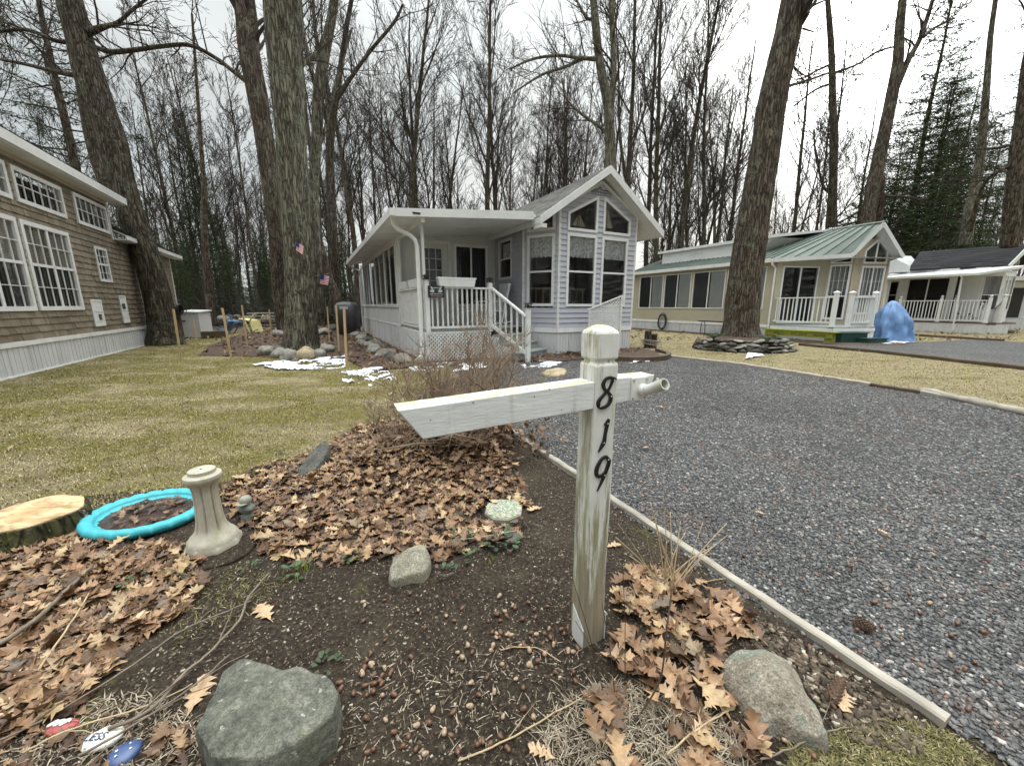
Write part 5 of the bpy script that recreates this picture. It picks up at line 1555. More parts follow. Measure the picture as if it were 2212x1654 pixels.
# porch wall
pw = Pl(q3(0.9, 5.2), q3(0.9, 1.7)); pl0 = Pl(q3(0.0, 9.5), q3(0.0, 3.6))
t = MB(); hs = [rect(0.25, 0.75, 0.5, 2.6), rect(1.0, 1.5, 1.1, 2.5), rect(1.8, 3.3, 0.6, 2.6)]
flat_wall(t, pw, rect(0, 3.5, 0.49, 3.0), hs, 0.05); flat_wall(t, pl0, rect(0, 5.9, 0.0, 2.8), [], 0.05)
flat_wall(t, Pl(q3(0.0, 3.62), q3(0.9, 3.62)), rect(0, 0.9, 0.49, 2.9), [rect(0.2, 0.7, 0.6, 2.5)], 0.05)
t.build('porch_wall', WHITE2, fh3)
for i, hq in enumerate(hs):
    m_ = (hq[0][0] + hq[1][0]) / 2
    window(fh3, pw, hq, 0.045, 0.03, bars=[(m_, hq[0][1], m_, hq[2][1], 0.05)] if i == 2 else [(hq[0][0], 1.8, hq[1][0], 1.8, 0.04)], label=['narrow dark porch door', 'porch window with pale shade', 'wide dark sliding porch door'][i])
backing(fh3, pw, 0.05, 3.45, 0.5, 2.9, 0.4)
# bay with many panes
b1_ = Pl(q3(1.25, 1.1), q3(1.75, 0.7)); b2_ = Pl(q3(1.75, 0.7), q3(2.95, 1.0)); b0_ = Pl(q3(1.25, 1.8), q3(1.25, 1.1))
t = MB()
hb1 = rect(0.06, b1_.L - 0.05, 1.05, 2.62); hb2 = rect(0.06, b2_.L - 0.06, 1.05, 2.62)
hu2 = [(0.08, 2.78), (b2_.L - 0.1, 2.78), (b2_.L - 0.1, 3.2), (b2_.L / 2, 3.7), (0.08, 3.0)]
flat_wall(t, b1_, [(0, 0.49), (b1_.L, 0.49), (b1_.L, 3.0), (0, 3.0)], [hb1], 0.04)
flat_wall(t, b2_, [(0, 0.49), (b2_.L, 0.49), (b2_.L, 3.3), (b2_.L / 2, 3.85), (0, 3.1)], [hb2, hu2], 0.04)
flat_wall(t, b0_, rect(0, b0_.L, 0.49, 3.0), [], 0.04)
t.build('bay_wall', WHITE2, fh3)
window(fh3, b1_, hb1, 0.04, 0.03, bars=[(0.06, 1.75, b1_.L - 0.05, 1.75, 0.045)], back=('curtain', CURTAIN), backz=(1.8, 2.6), depth=0.08, label='bay window pane with white curtain')
window(fh3, b2_, hb2, 0.04, 0.03, bars=[(b2_.L * k / 3, 1.05, b2_.L * k / 3, 2.62, 0.06) for k in (1, 2)] + [(0.06, 1.75, b2_.L - 0.06, 1.75, 0.045)], label='three part bay window')
window(fh3, b2_, hu2, 0.04, 0.03, bars=[(b2_.L * k / 3, 2.78, b2_.L * k / 3, 3.45, 0.06) for k in (1, 2)], label='triangular window under the gable')
backing(fh3, b2_, 0.05, 1.1, 0.6, 3.1, 0.35); backing(fh3, b1_, 0.05, 0.5, 0.6, 2.9, 0.3)
# roofs
t = MB(); slab(t, [P3(-0.35, 9.6, 2.68), P3(-0.35, 0.35, 2.68), P3(1.5, -0.0, 3.0), P3(1.5, 9.6, 3.05)], 0.10); t.build('porch_roof', WHITE, fh3)
t = MB(); t.tube([P3(-0.2, 1.0, 2.6), P3(-0.1, 1.0, 2.5), P3(0.02, 0.98, 0.05)], 0.045, 4, start=0.78); t.build('downspout', WHITE2, fh3)
e0, e1, r1_, r0_ = P3(0.55, 3.3, 3.05), P3(1.55, 0.55, 3.05), P3(2.35, 0.5, 3.98), P3(1.55, 3.6, 3.98)
t = MB(); rs3 = random.Random(8)
slab(t, [p - Vector((0, 0, 0.03)) for p in (e0, e1, r1_, r0_)], 0.04)
shingles(t, e0, e1, r1_, r0_, 0.14, 0.3, rs3); slab(t, [P3(1.55, 3.6, 3.97), P3(2.35, 0.5, 3.97), P3(3.3, 0.75, 3.1), P3(3.6, 3.6, 3.1)], 0.05)
t.build('shingle_roof', SHING2, fh3)
t = MB(); t.bar(e1 + Vector((0, 0, -0.05)), r1_ + Vector((0, 0, -0.03)), 0.05, 0.15); t.bar(r1_ + Vector((0, 0, -0.03)), P3(3.35, 0.75, 3.02), 0.05, 0.15); t.build('fascia', WHITE, fh3)
t = MB(); pq = Pl(q3(0.5, 6.5), q3(0.5, 3.2)); lap_wall(t, pq, [(0, 2.95), (3.3, 2.95), (3.3, 3.2), (2.4, 3.85), (0, 3.85)], [], 0.08, 0.01); t.hexa([P3(0.55, 3.5, 3), P3(2, 3.5, 3), P3(2, 6.5, 3), P3(0.55, 6.5, 3), P3(0.55, 4.2, 3.84), P3(2, 4.2, 3.84), P3(2, 6.5, 3.84), P3(0.55, 6.5, 3.84)]); t.build('dormer', WHITE2, fh3)
t = MB(); t.hexa([P3(0.95, 1.75, 0.2), P3(4, 1.75, 0.2), P3(4, 9.4, 0.2), P3(0.1, 9.4, 0.2), P3(1.0, 1.75, 2.9), P3(4, 1.75, 2.9), P3(4, 9.4, 2.9), P3(0.1, 9.4, 2.7)]) if False else t.box(Q, 1.3, 3.2, 2.3, 9.4, 0.2, 2.9)
t.build('inner_wall', DARKIN, fh3)
# string lights on the far porch
t = MB(); a_, b_ = P3(-0.1, 0.9, 0.95), P3(1.0, 0.7, 0.85)
pts = [a_.lerp(b_, f) + Vector((0, 0, -0.22 * math.sin(f * 6.28) ** 2)) for f in np.linspace(0, 1, 20)]
t.tube(pts, 0.012, 5)
for p in pts[1::4]: t.lathe(p - Vector((0, 0, 0.09)), [(0.005, 0), (0.03, 0.03), (0.02, 0.08)], 8)
tag(t.build('string_lights', BLACKP, loc=a_), 'black cable of string lights draped over the far porch railing', 'string lights')
# a slice of a further white cottage at the right edge
ex = thing('porch_cottage', 'white cottage porch just visible at the right edge of the view', 'house', g(2200, 720))
e_ = g(2200, 715); XR = Fr((e_.x + 1.2, e_.y + 2.0), (math.cos(a8), math.sin(a8), 0), A)
t = MB(); t.box(XR, 0, 3, 0, 0.1, 0.5, 2.5); t.build('wall', WHITE2, ex)
t = MB(); t.box(XR, 0.6, 1.5, -0.02, 0.0, 0.6, 2.2); t.build('door', DARKIN, ex)
t = MB(); t.box(XR, -0.4, 4, -1.2, 3, 2.55, 2.75); t.build('roof', WHITE, ex)
t = MB(); t.box(XR, -0.1, 4, -1.0, 0, 0.0, 0.5); t.build('deck', SKIRT, ex)
baluster_rail(ex, XR.P(-0.1, -0.95), XR.P(3, -0.95), 0.65, 1.5, 16, mat=WHITE2, w=0.03)
# =================================================================== SIGN POST
def mat_oldpaint():
    m, nt, b, out = newmat('peeling_white_paint')
    v = coords(nt); vs_ = coords(nt, (1, 1, 0.12)); vh = coords(nt, (9, 9, 0.7))
    base = ramp(nt, noisen(nt, v, 14, 5), [(0.3, (0.60, 0.60, 0.56)), (0.7, (0.74, 0.74, 0.71))])
    sx = nt.nodes.new('ShaderNodeSeparateXYZ'); nt.links.new(v, sx.inputs[0])
    zlow = ramp(nt, sx.outputs[2], [(0.05, 0.22), (0.85, 0.0)])
    st = noisen(nt, vh, 4.5, 6, 0.68, 0.2)
    moss = ramp(nt, mth(nt, 'ADD', st, mth(nt, 'MULTIPLY', zlow, 0.7)), [(0.52, 0.0), (0.66, 0.85)])
    c = mixc(nt, moss, base, (0.24, 0.235, 0.085))
    bare = ramp(nt, mth(nt, 'ADD', noisen(nt, vs_, 11, 7, 0.72, 0.5), mth(nt, 'MULTIPLY', zlow, 1.0)), [(0.585, 0.0), (0.625, 0.9)])
    wood = ramp(nt, noisen(nt, coords(nt, (14, 14, 0.5)), 3, 6, 0.7), [(0.3, (0.16, 0.13, 0.085)), (0.7, (0.36, 0.31, 0.23))])
    c = mixc(nt, bare, c, wood)
    crack = ramp(nt, noisen(nt, coords(nt, (16, 16, 0.35)), 3.2, 4, 0.6, 0.3), [(0.30, 1.0), (0.335, 0.0)])
    c = mixc(nt, mth(nt, 'MULTIPLY', crack, 0.7), c, (0.05, 0.045, 0.03))
    n2 = nt.nodes.new('ShaderNodeNewGeometry')
    sn_ = nt.nodes.new('ShaderNodeSeparateXYZ'); nt.links.new(n2.outputs['Normal'], sn_.inputs[0])
    topm = mth(nt, 'MULTIPLY', ramp(nt, sn_.outputs[2], [(0.3, 0.0), (0.7, 1.0)]), ramp(nt, noisen(nt, v, 22, 6, 0.75), [(0.47, 0.0), (0.57, 0.9)]))
    c = mixc(nt, topm, c, (0.36, 0.35, 0.13))
    spk = mth(nt, 'MULTIPLY', ramp(nt, sn_.outputs[2], [(0.3, 0.0), (0.7, 1.0)]), ramp(nt, noisen(nt, v, 30, 5, 0.7), [(0.30, 1.0), (0.36, 0.0)]))
    c = mixc(nt, spk, c, (0.05, 0.05, 0.035))
    nt.links.new(c, b.inputs['Base Color']); b.inputs['Roughness'].default_value = 0.7
    bump(nt, b, mth(nt, 'SUBTRACT', noisen(nt, coords(nt, (14, 14, 0.6)), 3, 6, 0.7), mth(nt, 'MULTIPLY', bare, 0.3)), 0.6, 0.004)
    return m


def mat_armpaint():
    m, nt, b, out = newmat('streaked_white_paint')
    v = coords(nt); ve = coords(nt, (1, 1, 6)); vh = coords(nt, (26, 26, 1.2))
    base = ramp(nt, noisen(nt, ve, 9, 5), [(0.3, (0.63, 0.64, 0.64)), (0.7, (0.76, 0.77, 0.77))])
    st = noisen(nt, vh, 1.4, 5, 0.6)
    k = ramp(nt, st, [(0.57, 0.0), (0.70, 0.45)])
    c = mixc(nt, k, base, (0.34, 0.34, 0.20))
    n2 = nt.nodes.new('ShaderNodeNewGeometry')
    sn_ = nt.nodes.new('ShaderNodeSeparateXYZ'); nt.links.new(n2.outputs['Normal'], sn_.inputs[0])
    top = ramp(nt, sn_.outputs[2], [(0.3, 0.0), (0.7, 1.0)])
    c = mixc(nt, mth(nt, 'MULTIPLY', top, ramp(nt, noisen(nt, v, 16, 6, 0.75), [(0.45, 0.0), (0.56, 0.85)])), c, (0.42, 0.41, 0.20))
    c = mixc(nt, mth(nt, 'MULTIPLY', top, ramp(nt, noisen(nt, coords(nt, (0.6, 0.6, 1)), 26, 5, 0.7), [(0.30, 1.0), (0.37, 0.0)])), c, (0.05, 0.05, 0.03))
    c = mixc(nt, ramp(nt, noisen(nt, v, 50, 2, 0.5), [(0.75, 0.0), (0.78, 0.8)]), c, (0.08, 0.08, 0.07))
    nt.links.new(c, b.inputs['Base Color']); b.inputs['Roughness'].default_value = 0.55
    bump(nt, b, noisen(nt, ve, 22, 5, 0.65), 0.5, 0.003)
    return m


OLDP = mat_oldpaint(); ARMP = mat_armpaint()
cpost = Vector((0.2905, 1.2535, 0))
ang = math.radians(24)
pd_ = Vector((math.cos(ang), math.sin(ang), 0)); pn_ = Vector((math.sin(ang), -math.cos(ang), 0))    # face direction, outward normal
W2 = 0.046
sp = thing('number_post', 'weathered white wooden driveway post with a cross arm and black house numbers', 'post', cpost)
Fp = Fr((cpost.x, cpost.y), pd_, -pn_)
# slight lean like the real one
t = MB()
def ring(z, w, jit=0.0):
    return [Fp.P(-w, -w, z), Fp.P(w, -w, z), Fp.P(w, w, z), Fp.P(-w, w, z)]
zs = [(-0.05, W2)] + [(z_, W2 + 0.0008 * math.sin(z_ * 13)) for z_ in np.linspace(0.02, 1.085, 24)] + [(1.0905, W2), (1.098, W2 - 0.008), (1.104, W2 - 0.008), (1.111, W2), (1.190, W2), (1.198, W2 - 0.004), (1.212, W2 - 0.022), (1.217, W2 - 0.034)]
ch = 0.006
def oct_ring(z, w):
    c_ = ch if w > 0.03 else 0.003
    o = []
    for sx, sy in ((-1, -1), (1, -1), (1, 1), (-1, 1)):
        a = (sx * w, sy * (w - c_)) if sx * sy > 0 else (sx * (w - c_), sy * w)
        b_ = (sx * (w - c_), sy * w) if sx * sy > 0 else (sx * w, sy * (w - c_))
        o += [a, b_]
    return [Fp.P(x, y, z) for x, y in o]
base = 0
for z_, w_ in zs: t.v.extend([tuple(p) for p in oct_ring(z_, w_)])
for i in range(len(zs) - 1):
    for j in range(8): t.f.append((i * 8 + j, i * 8 + (j + 1) % 8, (i + 1) * 8 + (j + 1) % 8, (i + 1) * 8 + j))
t.f.append(tuple((len(zs) - 1) * 8 + j for j in range(8)))
t.build('post', OLDP, sp)
# arm (passes through the post)
t = MB()
a0 = cpost - pd_ * 0.60
zt, zb = 1.038, 0.948
def armsec(pt_):
    pass
fr_, bk_ = W2 - 0.001, -(W2 - 0.012)
def ap(x, o, z_): return cpost + pd_ * x + pn_ * o + Vector((0, 0, z_))
L1, L2 = -0.662, -0.600
tilt = lambda x: 0.0 + (0.022 * (x / 0.6) if x < 0 else 0.0)
secs = [(L1, 0)]
t.hexa([ap(L2, fr_, zb + tilt(L2)), ap(-W2 - 0.0005, fr_, zb), ap(-W2 - 0.0005, bk_, zb), ap(L2, bk_, zb + tilt(L2)), ap(L1, fr_, zt + tilt(L1)), ap(-W2 - 0.0005, fr_, zt), ap(-W2 - 0.0005, bk_, zt), ap(L1, bk_, zt + tilt(L1))])
arm = t.build('arm', ARMP, sp)
t = MB()
t.hexa([ap(W2 + 0.0005, fr_ - 0.02, zb), ap(0.205, fr_ - 0.02, zb + 0.012), ap(0.205, bk_ - 0.01, zb + 0.012), ap(W2 + 0.0005, bk_ - 0.01, zb), ap(W2 + 0.0005, fr_ - 0.02, zt), ap(0.225, fr_ - 0.02, zt), ap(0.225, bk_ - 0.01, zt), ap(W2 + 0.0005, bk_ - 0.01, zt)])
t.build('arm', ARMP, sp)
# bevel on arms
for o in sp.children:
    if o.name.startswith('arm') or o.name.startswith('post'):
        md = o.modifiers.new('b', 'BEVEL'); md.width = 0.003; md.segments = 2; md.limit_method = 'ANGLE'
# screw eyes under the arm
for x_ in (-0.36, -0.20):
    t = MB(); c_ = ap(x_, 0.01, zb + tilt(x_) - 0.012)
    t.tube([c_ + pd_ * (0.008 * math.cos(a)) + Vector((0, 0, 0.008 * math.sin(a))) for a in np.linspace(0, 6.28, 12)], 0.002, 5, cap=False)
    t.tube([c_ + Vector((0, 0, 0.008)), c_ + Vector((0, 0, 0.02))], 0.002, 5)
    RUST = bpy.data.materials.get('rust') or mat_simple('rust', (0.12, 0.04, 0.02), 0.8, 0.3, 30, 0)
    t.build('screw_eye', RUST, sp)
# numbers
BLK = mat_simple('black_house_number', (0.008, 0.008, 0.009), 0.4, 0.2, 30, 0.2)
ITAL = 0.17
def stroke(mb, pts, rad, org, sc_):
    P_ = []
    for (x_, z_) in pts:
        P_.append(org + pd_ * ((x_ * 0.97 + ITAL * z_) * sc_) + Vector((0, 0, z_ * sc_)))
    k = len(P_); prev = None
    for i in range(k):
        d = (P_[min(i + 1, k - 1)] - P_[max(i - 1, 0)]).normalized()
        n_ = d.cross(pn_).normalized(); r = rad[i] * sc_
        q4 = [P_[i] - n_ * r, P_[i] + n_ * r, P_[i] + n_ * r * 0.7 + pn_ * 0.005, P_[i] - n_ * r * 0.7 + pn_ * 0.005]
        if prev: 
            mb.add(prev + q4, [(0, 1, 5, 4), (1, 2, 6, 5), (2, 3, 7, 6), (3, 0, 4, 7)] + ([(3, 2, 1, 0)] if i == 1 else []) + ([(4, 5, 6, 7)] if i == k - 1 else []))
        prev = q4
def smooth_pts(c, n=8):
    o = []
    for i in range(len(c) - 1):
        p0 = c[max(i - 1, 0)]; p1 = c[i]; p2 = c[i + 1]; p3 = c[min(i + 2, len(c) - 1)]
        for k in range(n):
            u = k / n
            o.append(tuple(0.5 * ((2 * p1[j]) + (-p0[j] + p2[j]) * u + (2 * p0[j] - 5 * p1[j] + 4 * p2[j] - p3[j]) * u * u + (-p0[j] + 3 * p1[j] - 3 * p2[j] + p3[j]) * u ** 3) for j in range(len(c[0]))))
    o.append(tuple(c[-1])); return o
def digit(ctrl_list, zc, sc_, label, screws):
    mb = MB(); org = cpost + pn_ * (W2 + 0.001) + Vector((0, 0, zc)) - pd_ * 0.002
    for ctrl in ctrl_list:
        c_ = smooth_pts(ctrl); stroke(mb, [(p[0], p[1]) for p in c_], [p[2] for p in c_], org, sc_)
    o = mb.build('house_number', BLK, sp); o['label'] = label
    for (x_, z_) in screws:
        m2 = MB()
        c_ = org + pd_ * ((x_ * 0.97 + ITAL * z_) * sc_) + Vector((0, 0, z_ * sc_)) + pn_ * 0.005
        m2.prism([c_ + pd_ * 0.0022 * math.cos(a) + Vector((0, 0, 0.0022 * math.sin(a))) for a in np.linspace(0, 6.28, 9)[:-1]], pn_ * 0.0012)
        m2.build('screw', WHITE2, o)
# unit height 1, x in +-0.3, z -0.5..0.5
digit([[(0.20, 0.44, 0.07), (0.06, 0.50, 0.055), (-0.13, 0.46, 0.06), (-0.19, 0.30, 0.075), (-0.10, 0.14, 0.06), (0.06, 0.03, 0.055), (0.20, -0.10, 0.07), (0.24, -0.26, 0.08), (0.15, -0.42, 0.065), (-0.03, -0.49, 0.055), (-0.20, -0.42, 0.065), (-0.25, -0.27, 0.08), (-0.16, -0.12, 0.065), (0.0, 0.03, 0.05), (0.10, 0.16, 0.045), (0.155, 0.33, 0.05), (0.20, 0.46, 0.06), (0.30, 0.42, 0.035)]], 0.998, 0.100, 'black numeral eight at the top', [(0.22, 0.42), (-0.16, -0.42), (0.21, -0.12)])
digit([[(-0.06, 0.30, 0.03), (0.02, 0.38, 0.05), (0.08, 0.48, 0.04)], [(0.08, 0.48, 0.03), (0.06, 0.30, 0.065), (0.05, 0.0, 0.06), (0.06, -0.25, 0.08), (0.02, -0.36, 0.08), (-0.10, -0.58, 0.01)]], 0.857, 0.105, 'black numeral one in the middle', [(0.05, 0.34), (0.04, -0.28)])
digit([[(0.17, 0.36, 0.06), (0.04, 0.47, 0.055), (-0.12, 0.42, 0.06), (-0.22, 0.22, 0.075), (-0.23, 0.02, 0.075), (-0.14, -0.12, 0.06), (0.0, -0.12, 0.05), (0.14, 0.0, 0.05), (0.21, 0.18, 0.055), (0.20, 0.34, 0.06), (0.19, 0.20, 0.06), (0.15, 0.0, 0.065), (0.09, -0.22, 0.06), (0.02, -0.42, 0.04), (-0.06, -0.62, 0.012)]], 0.722, 0.110, 'black numeral nine at the bottom', [(0.14, 0.38), (0.11, -0.12)])
# flag pole bracket on the right arm
GALV = mat_simple('chalky_painted_bracket', (0.64, 0.64, 0.61), 0.5, 0.12, 12, 0.3, dirt=(0.22, 0.24, 0.13), dirtamt=0.8)
bx = MB()
o0 = fr_ - 0.0195
bx.hexa([ap(0.118, o0 + 0.006, 0.955), ap(0.190, o0 + 0.006, 0.955), ap(0.190, o0, 0.955), ap(0.118, o0, 0.955), ap(0.118, o0 + 0.006, 1.034), ap(0.190, o0 + 0.006, 1.034), ap(0.190, o0, 1.034), ap(0.118, o0, 1.034)])
br = bx.build('flag_bracket', GALV, sp)
hub = ap(0.165, o0 + 0.014, 0.992)
t = MB(); t.tube([hub - pn_ * 0.010, hub + pn_ * 0.014], 0.021, 16); t.build('pivot', GALV, br)
td = Vector((0.42, -0.80, 0.44)).normalized()
t = MB(); s0_ = hub + pn_ * 0.012; r_, th_ = 0.0185, 0.0035
nn = 20
e1_ = td.orthogonal().normalized(); e2_ = td.cross(e1_)
prof = [(0.0, r_ * 0.9), (0.02, r_), (0.078, r_), (0.078, r_ + 0.002), (0.084, r_ + 0.002), (0.084, r_ - th_), (0.04, r_ - th_), (0.04, 0.0005)]
for (d_, rr_2) in prof:
    for j in range(nn):
        a = 6.2832 * j / nn; t.v.append(tuple(s0_ + td * d_ + e1_ * rr_2 * math.cos(a) + e2_ * rr_2 * math.sin(a)))
for i in range(len(prof) - 1):
    for j in range(nn): t.f.append((i * nn + j, i * nn + (j + 1) % nn, (i + 1) * nn + (j + 1) % nn, (i + 1) * nn + j))
t.build('pole_socket', GALV, br, smooth=False)
t = MB()
t.tube([s0_ + td * 0.05 + Vector((0, 0, r_ * 0.6)), s0_ + td * 0.05 + Vector((0, 0, 0.028))], 0.005, 8); t.build('thumb_screw', GALV, br)
for (x_, z_) in ((0.126, 1.026), (0.182, 1.026), (0.126, 0.963), (0.182, 0.963)): t = MB(); t.tube([ap(x_, o0 + 0.005, z_), ap(x_, o0 + 0.008, z_)], 0.0045, 8); t.build('screw', GREYWOOD, br)
# metal anchor plates at the foot
t = MB(); Pq = Fp.P
t.prism([Pq(-W2 - 0.003, -W2 - 0.002, -0.02), Pq(-W2 - 0.003, W2 * 0.5, -0.02), Pq(-W2 - 0.003, W2 * 0.5, 0.16), Pq(-W2 - 0.003, -W2 - 0.002, 0.10)], Fp.du * -0.003)
t.prism([Pq(W2 + 0.003, -W2, -0.02), Pq(W2 + 0.003, W2, -0.02), Pq(W2 + 0.003, W2, 0.14), Pq(W2 + 0.003, -W2, 0.14)], Fp.du * 0.003)
t.build('anchor_plate', GALV, sp)

# =================================================================== driveway edging
def timber(a, b, z0, w, h, name, label, mat=GREYWOOD, sag=0.0, group=None, n=8):
    a = Vector(a); b = Vector(b); mb = MB(); L = (b - a).length
    d = (b - a).normalized(); s_ = Vector((-d.y, d.x, 0))
    rows = []
    for i in range(n + 1):
        c = a.lerp(b, i / n) + Vector((0, 0, z0 + sag * math.sin(i * 1.3)))
        ww = w * (1 + 0.06 * math.sin(i * 2.7)); hh = h * (1 + 0.08 * math.sin(i * 1.9 + 1))
        rows.append([c - s_ * ww / 2 - Vector((0, 0, 0.03)), c + s_ * ww / 2 - Vector((0, 0, 0.03)), c + s_ * ww / 2 + Vector((0, 0, hh * 0.8)), c + s_ * ww * 0.33 + Vector((0, 0, hh)), c - s_ * ww * 0.33 + Vector((0, 0, hh)), c - s_ * ww / 2 + Vector((0, 0, hh * 0.8))])
    for r_ in rows: mb.v.extend([tuple(p) for p in r_])
    for i in range(n):
        for j in range(6): mb.f.append((i * 6 + j, i * 6 + (j + 1) % 6, (i + 1) * 6 + (j + 1) % 6, (i + 1) * 6 + j))
    mb.f.append((5, 4, 3, 2, 1, 0)); mb.f.append(tuple(n * 6 + j for j in range(6)))
    return tag(mb.build(name, mat, loc=a), label, 'edging', group)
EG = 'weathered timbers edging the driveway'
timber(g(1085, 920), g(1176, 987), 0.01, 0.055, 0.035, 'edging_timber', 'short grey edging timber farthest up the garden bed side', group=EG)
timber(g(1172, 986), g(1262, 1046), 0.02, 0.05, 0.04, 'edging_timber', 'short rounded grey edging timber left of the number post', group=EG)
timber(g(1255, 1040), g(2043, 1572), 0.012, 0.045, 0.03, 'edging_timber', 'long straight grey edging timber running past the number post toward the camera', group=EG, n=24)
fe = [Vector((p[0], p[1], 0)) for p in far_edge]
labs = ['far edging timber nearest the cottage corner', 'second far edging timber along the lawn strip', 'third far edging timber along the lawn strip', 'short dark broken timber in the far edging', 'last short timber before the round log']
for i in range(1, 6):
    timber(fe[i] if i > 1 else fe[1], fe[i + 1], 0.01, 0.09, 0.055, 'edging_timber', labs[i - 1], group=EG, mat=DARKWOOD if i == 4 else GREYWOOD)
t = MB(); a_, b_ = g(1990, 850), g(2330, 925); npt = 10
t.tube([a_.lerp(b_, i / npt) + Vector((0, 0, 0.045 + 0.006 * math.sin(i * 2))) for i in range(npt + 1)], [0.05 + 0.008 * math.sin(i * 1.7) for i in range(npt + 1)], 10)
tag(t.build('edging_log', GREYWOOD, loc=a_, smooth=True), 'pale round log edging the gravel at the right side of the picture', 'log', EG)
for i, (a, b, lab) in enumerate([((9.3, 12.25), (9.95, 10.3), 'dark timber edging of the neighbour driveway near the green steps'), ((9.95, 10.3), (10.3, 7.5), 'dark timber edging of the neighbour driveway toward the right'), ((17.6, 13.6), (17.0, 16.2), 'dark timber on the far side of the neighbour driveway'), ((17.9, 13.0), (18.6, 10.0), 'dark far timber of the neighbour driveway at the right edge')]):
    timber((a[0], a[1], 0), (b[0], b[1], 0), 0.0, 0.12, 0.09, 'landscape_timber', lab, mat=DARKWOOD, group='dark landscape timbers around the neighbour driveway')
# curb around the front planting
t = MB()
cp = [(1.45, 9.75), (1.9, 9.15), (2.45, 8.72), (3.0, 8.60), (3.55, 8.85), (3.92, 9.45), (3.95, 10.3)]
cc = smooth_pts([(a, b) for a, b in cp], 5)
for (a, b), (c, d) in zip(cc[:-1], cc[1:]): t.bar((a, b, 0.055), (c, d, 0.055), 0.10, 0.13)
tag(t.build('planting_curb', DARKWOOD, loc=(3, 8.6, 0)), 'curved mossy dark timber curb around the planting bed under the bay window', 'curb')
# mulch inside the curb
sheet('planting_bed_mulch', cp + [(3.2, 11), (1.0, 10.3)], 0.05, lambda x, y: 0.06 + 0.02 * vnoise(x, y, 4, 33, 4), MULCH)
# log posts with wire, trellis
lp = g(1402, 752); 
for i, (dx, dy, r_, h_) in enumerate(((-0.05, 0, 0.10, 0.52), (0.16, 0.06, 0.09, 0.42))):
    t = MB(); c_ = Vector((lp.x + dx, lp.y + dy, 0)); t.lathe(c_, [(r_, 0.0), (r_ * 1.02, h_ * 0.5), (r_ * 0.96, h_ - 0.01), (r_ * 0.8, h_)], 14, wob=lambda r, z_, a: r * (1 + 0.08 * math.sin(3 * a) + 0.04 * math.sin(7 * a)))
    tag(t.build('log_post', BARKD, loc=c_), ['taller upright log stump beside the cottage corner', 'shorter upright log stump beside the cottage corner'][i], 'log', 'upright logs beside the cottage corner')
t = MB(); c_ = Vector((lp.x + 0.04, lp.y - 0.02, 0.12))
for k in range(8):
    t.tube([c_ + Vector((0.24 * math.cos(a) * (1 + 0.05 * k % 3), 0.19 * math.sin(a), 0.02 * k + 0.03 * math.sin(a * 2 + k))) for a in np.linspace(0, 6.28, 24)], 0.007, 4, cap=False)
tag(t.build('wire_coil', GREYWOOD, loc=(c_.x, c_.y, 0)), 'loose coil of grey cable around the two log stumps', 'cable')
pT = Pl(M.P(4.03, -0.62), M.P(5.12, -0.62))
tr = thing('trellis', 'white lattice trellis panel with a sloping top in front of the bay windows', 'trellis', M.P(4.6, -0.62))
t = MB()
def toptr(s_): return 1.17 + 0.33 * s_ / 1.09
lattice(t, pT, [(0.03, 1.06, 0.45, toptr(0.03) - 0.02, toptr(1.06) - 0.02)], pitch=0.09, w=0.032)
t.build('lattice', PORCHW, tr)
t = MB()
t.bar(pT.P(0.02, 0.0, 0.01), pT.P(0.02, 1.17, 0.01), 0.045, 0.035, up=pT.n); t.bar(pT.P(1.07, 0, 0.01), pT.P(1.07, 1.52, 0.01), 0.06, 0.05, up=pT.n)
t.bar(pT.P(-0.03, 1.165, 0.012), pT.P(1.10, 1.52, 0.012), 0.035, 0.03, up=pT.n); t.bar(pT.P(0.02, 0.44, 0.012), pT.P(1.05, 0.44, 0.012), 0.035, 0.03, up=pT.n)
t.build('frame', PORCHW, tr)

# =================================================================== porch things
def planter(c, L, d, lab, w=0.19, h=0.17):
    mb = MB(); d = Vector(d).normalized(); s_ = Vector((-d.y, d.x, 0)); c = Vector(c)
    def rg(l_, w_, z_): return [c - d * l_ - s_ * w_ + Vector((0, 0, z_)), c + d * l_ - s_ * w_ + Vector((0, 0, z_)), c + d * l_ + s_ * w_ + Vector((0, 0, z_)), c - d * l_ + s_ * w_ + Vector((0, 0, z_))]
    rs_ = [rg(L / 2 * 0.90, w / 2 * 0.78, 0), rg(L / 2 * 0.965, w / 2 * 0.95, h - 0.03), rg(L / 2, w / 2, h - 0.03), rg(L / 2, w / 2, h), rg(L / 2 * 0.95, w / 2 * 0.86, h), rg(L / 2 * 0.9, w / 2 * 0.8, h - 0.05)]
    for r_ in rs_: mb.v.extend([tuple(p) for p in r_])
    for i in range(len(rs_) - 1):
        for j in range(4): mb.f.append((i * 4 + j, i * 4 + (j + 1) % 4, (i + 1) * 4 + (j + 1) % 4, (i + 1) * 4 + j))
    mb.f.append((3, 2, 1, 0)); n_ = (len(rs_) - 1) * 4; mb.f.append((n_, n_ + 1, n_ + 2, n_ + 3))
    return tag(mb.build('planter_box', WHITE2, loc=c), lab, 'planter', 'white planter boxes on the porch railing')
planter(M.P(0.78, 0.03, 1.682), 0.90, B, 'white planter box centred on the front porch railing', h=0.20)
planter(M.P(0.03, 0.72, 1.682), 0.80, A, 'white planter box on the side railing nearest the downspout', h=0.17)
planter(M.P(0.03, 1.72, 1.682), 0.80, A, 'white planter box on the side railing near the sunroom', h=0.17)
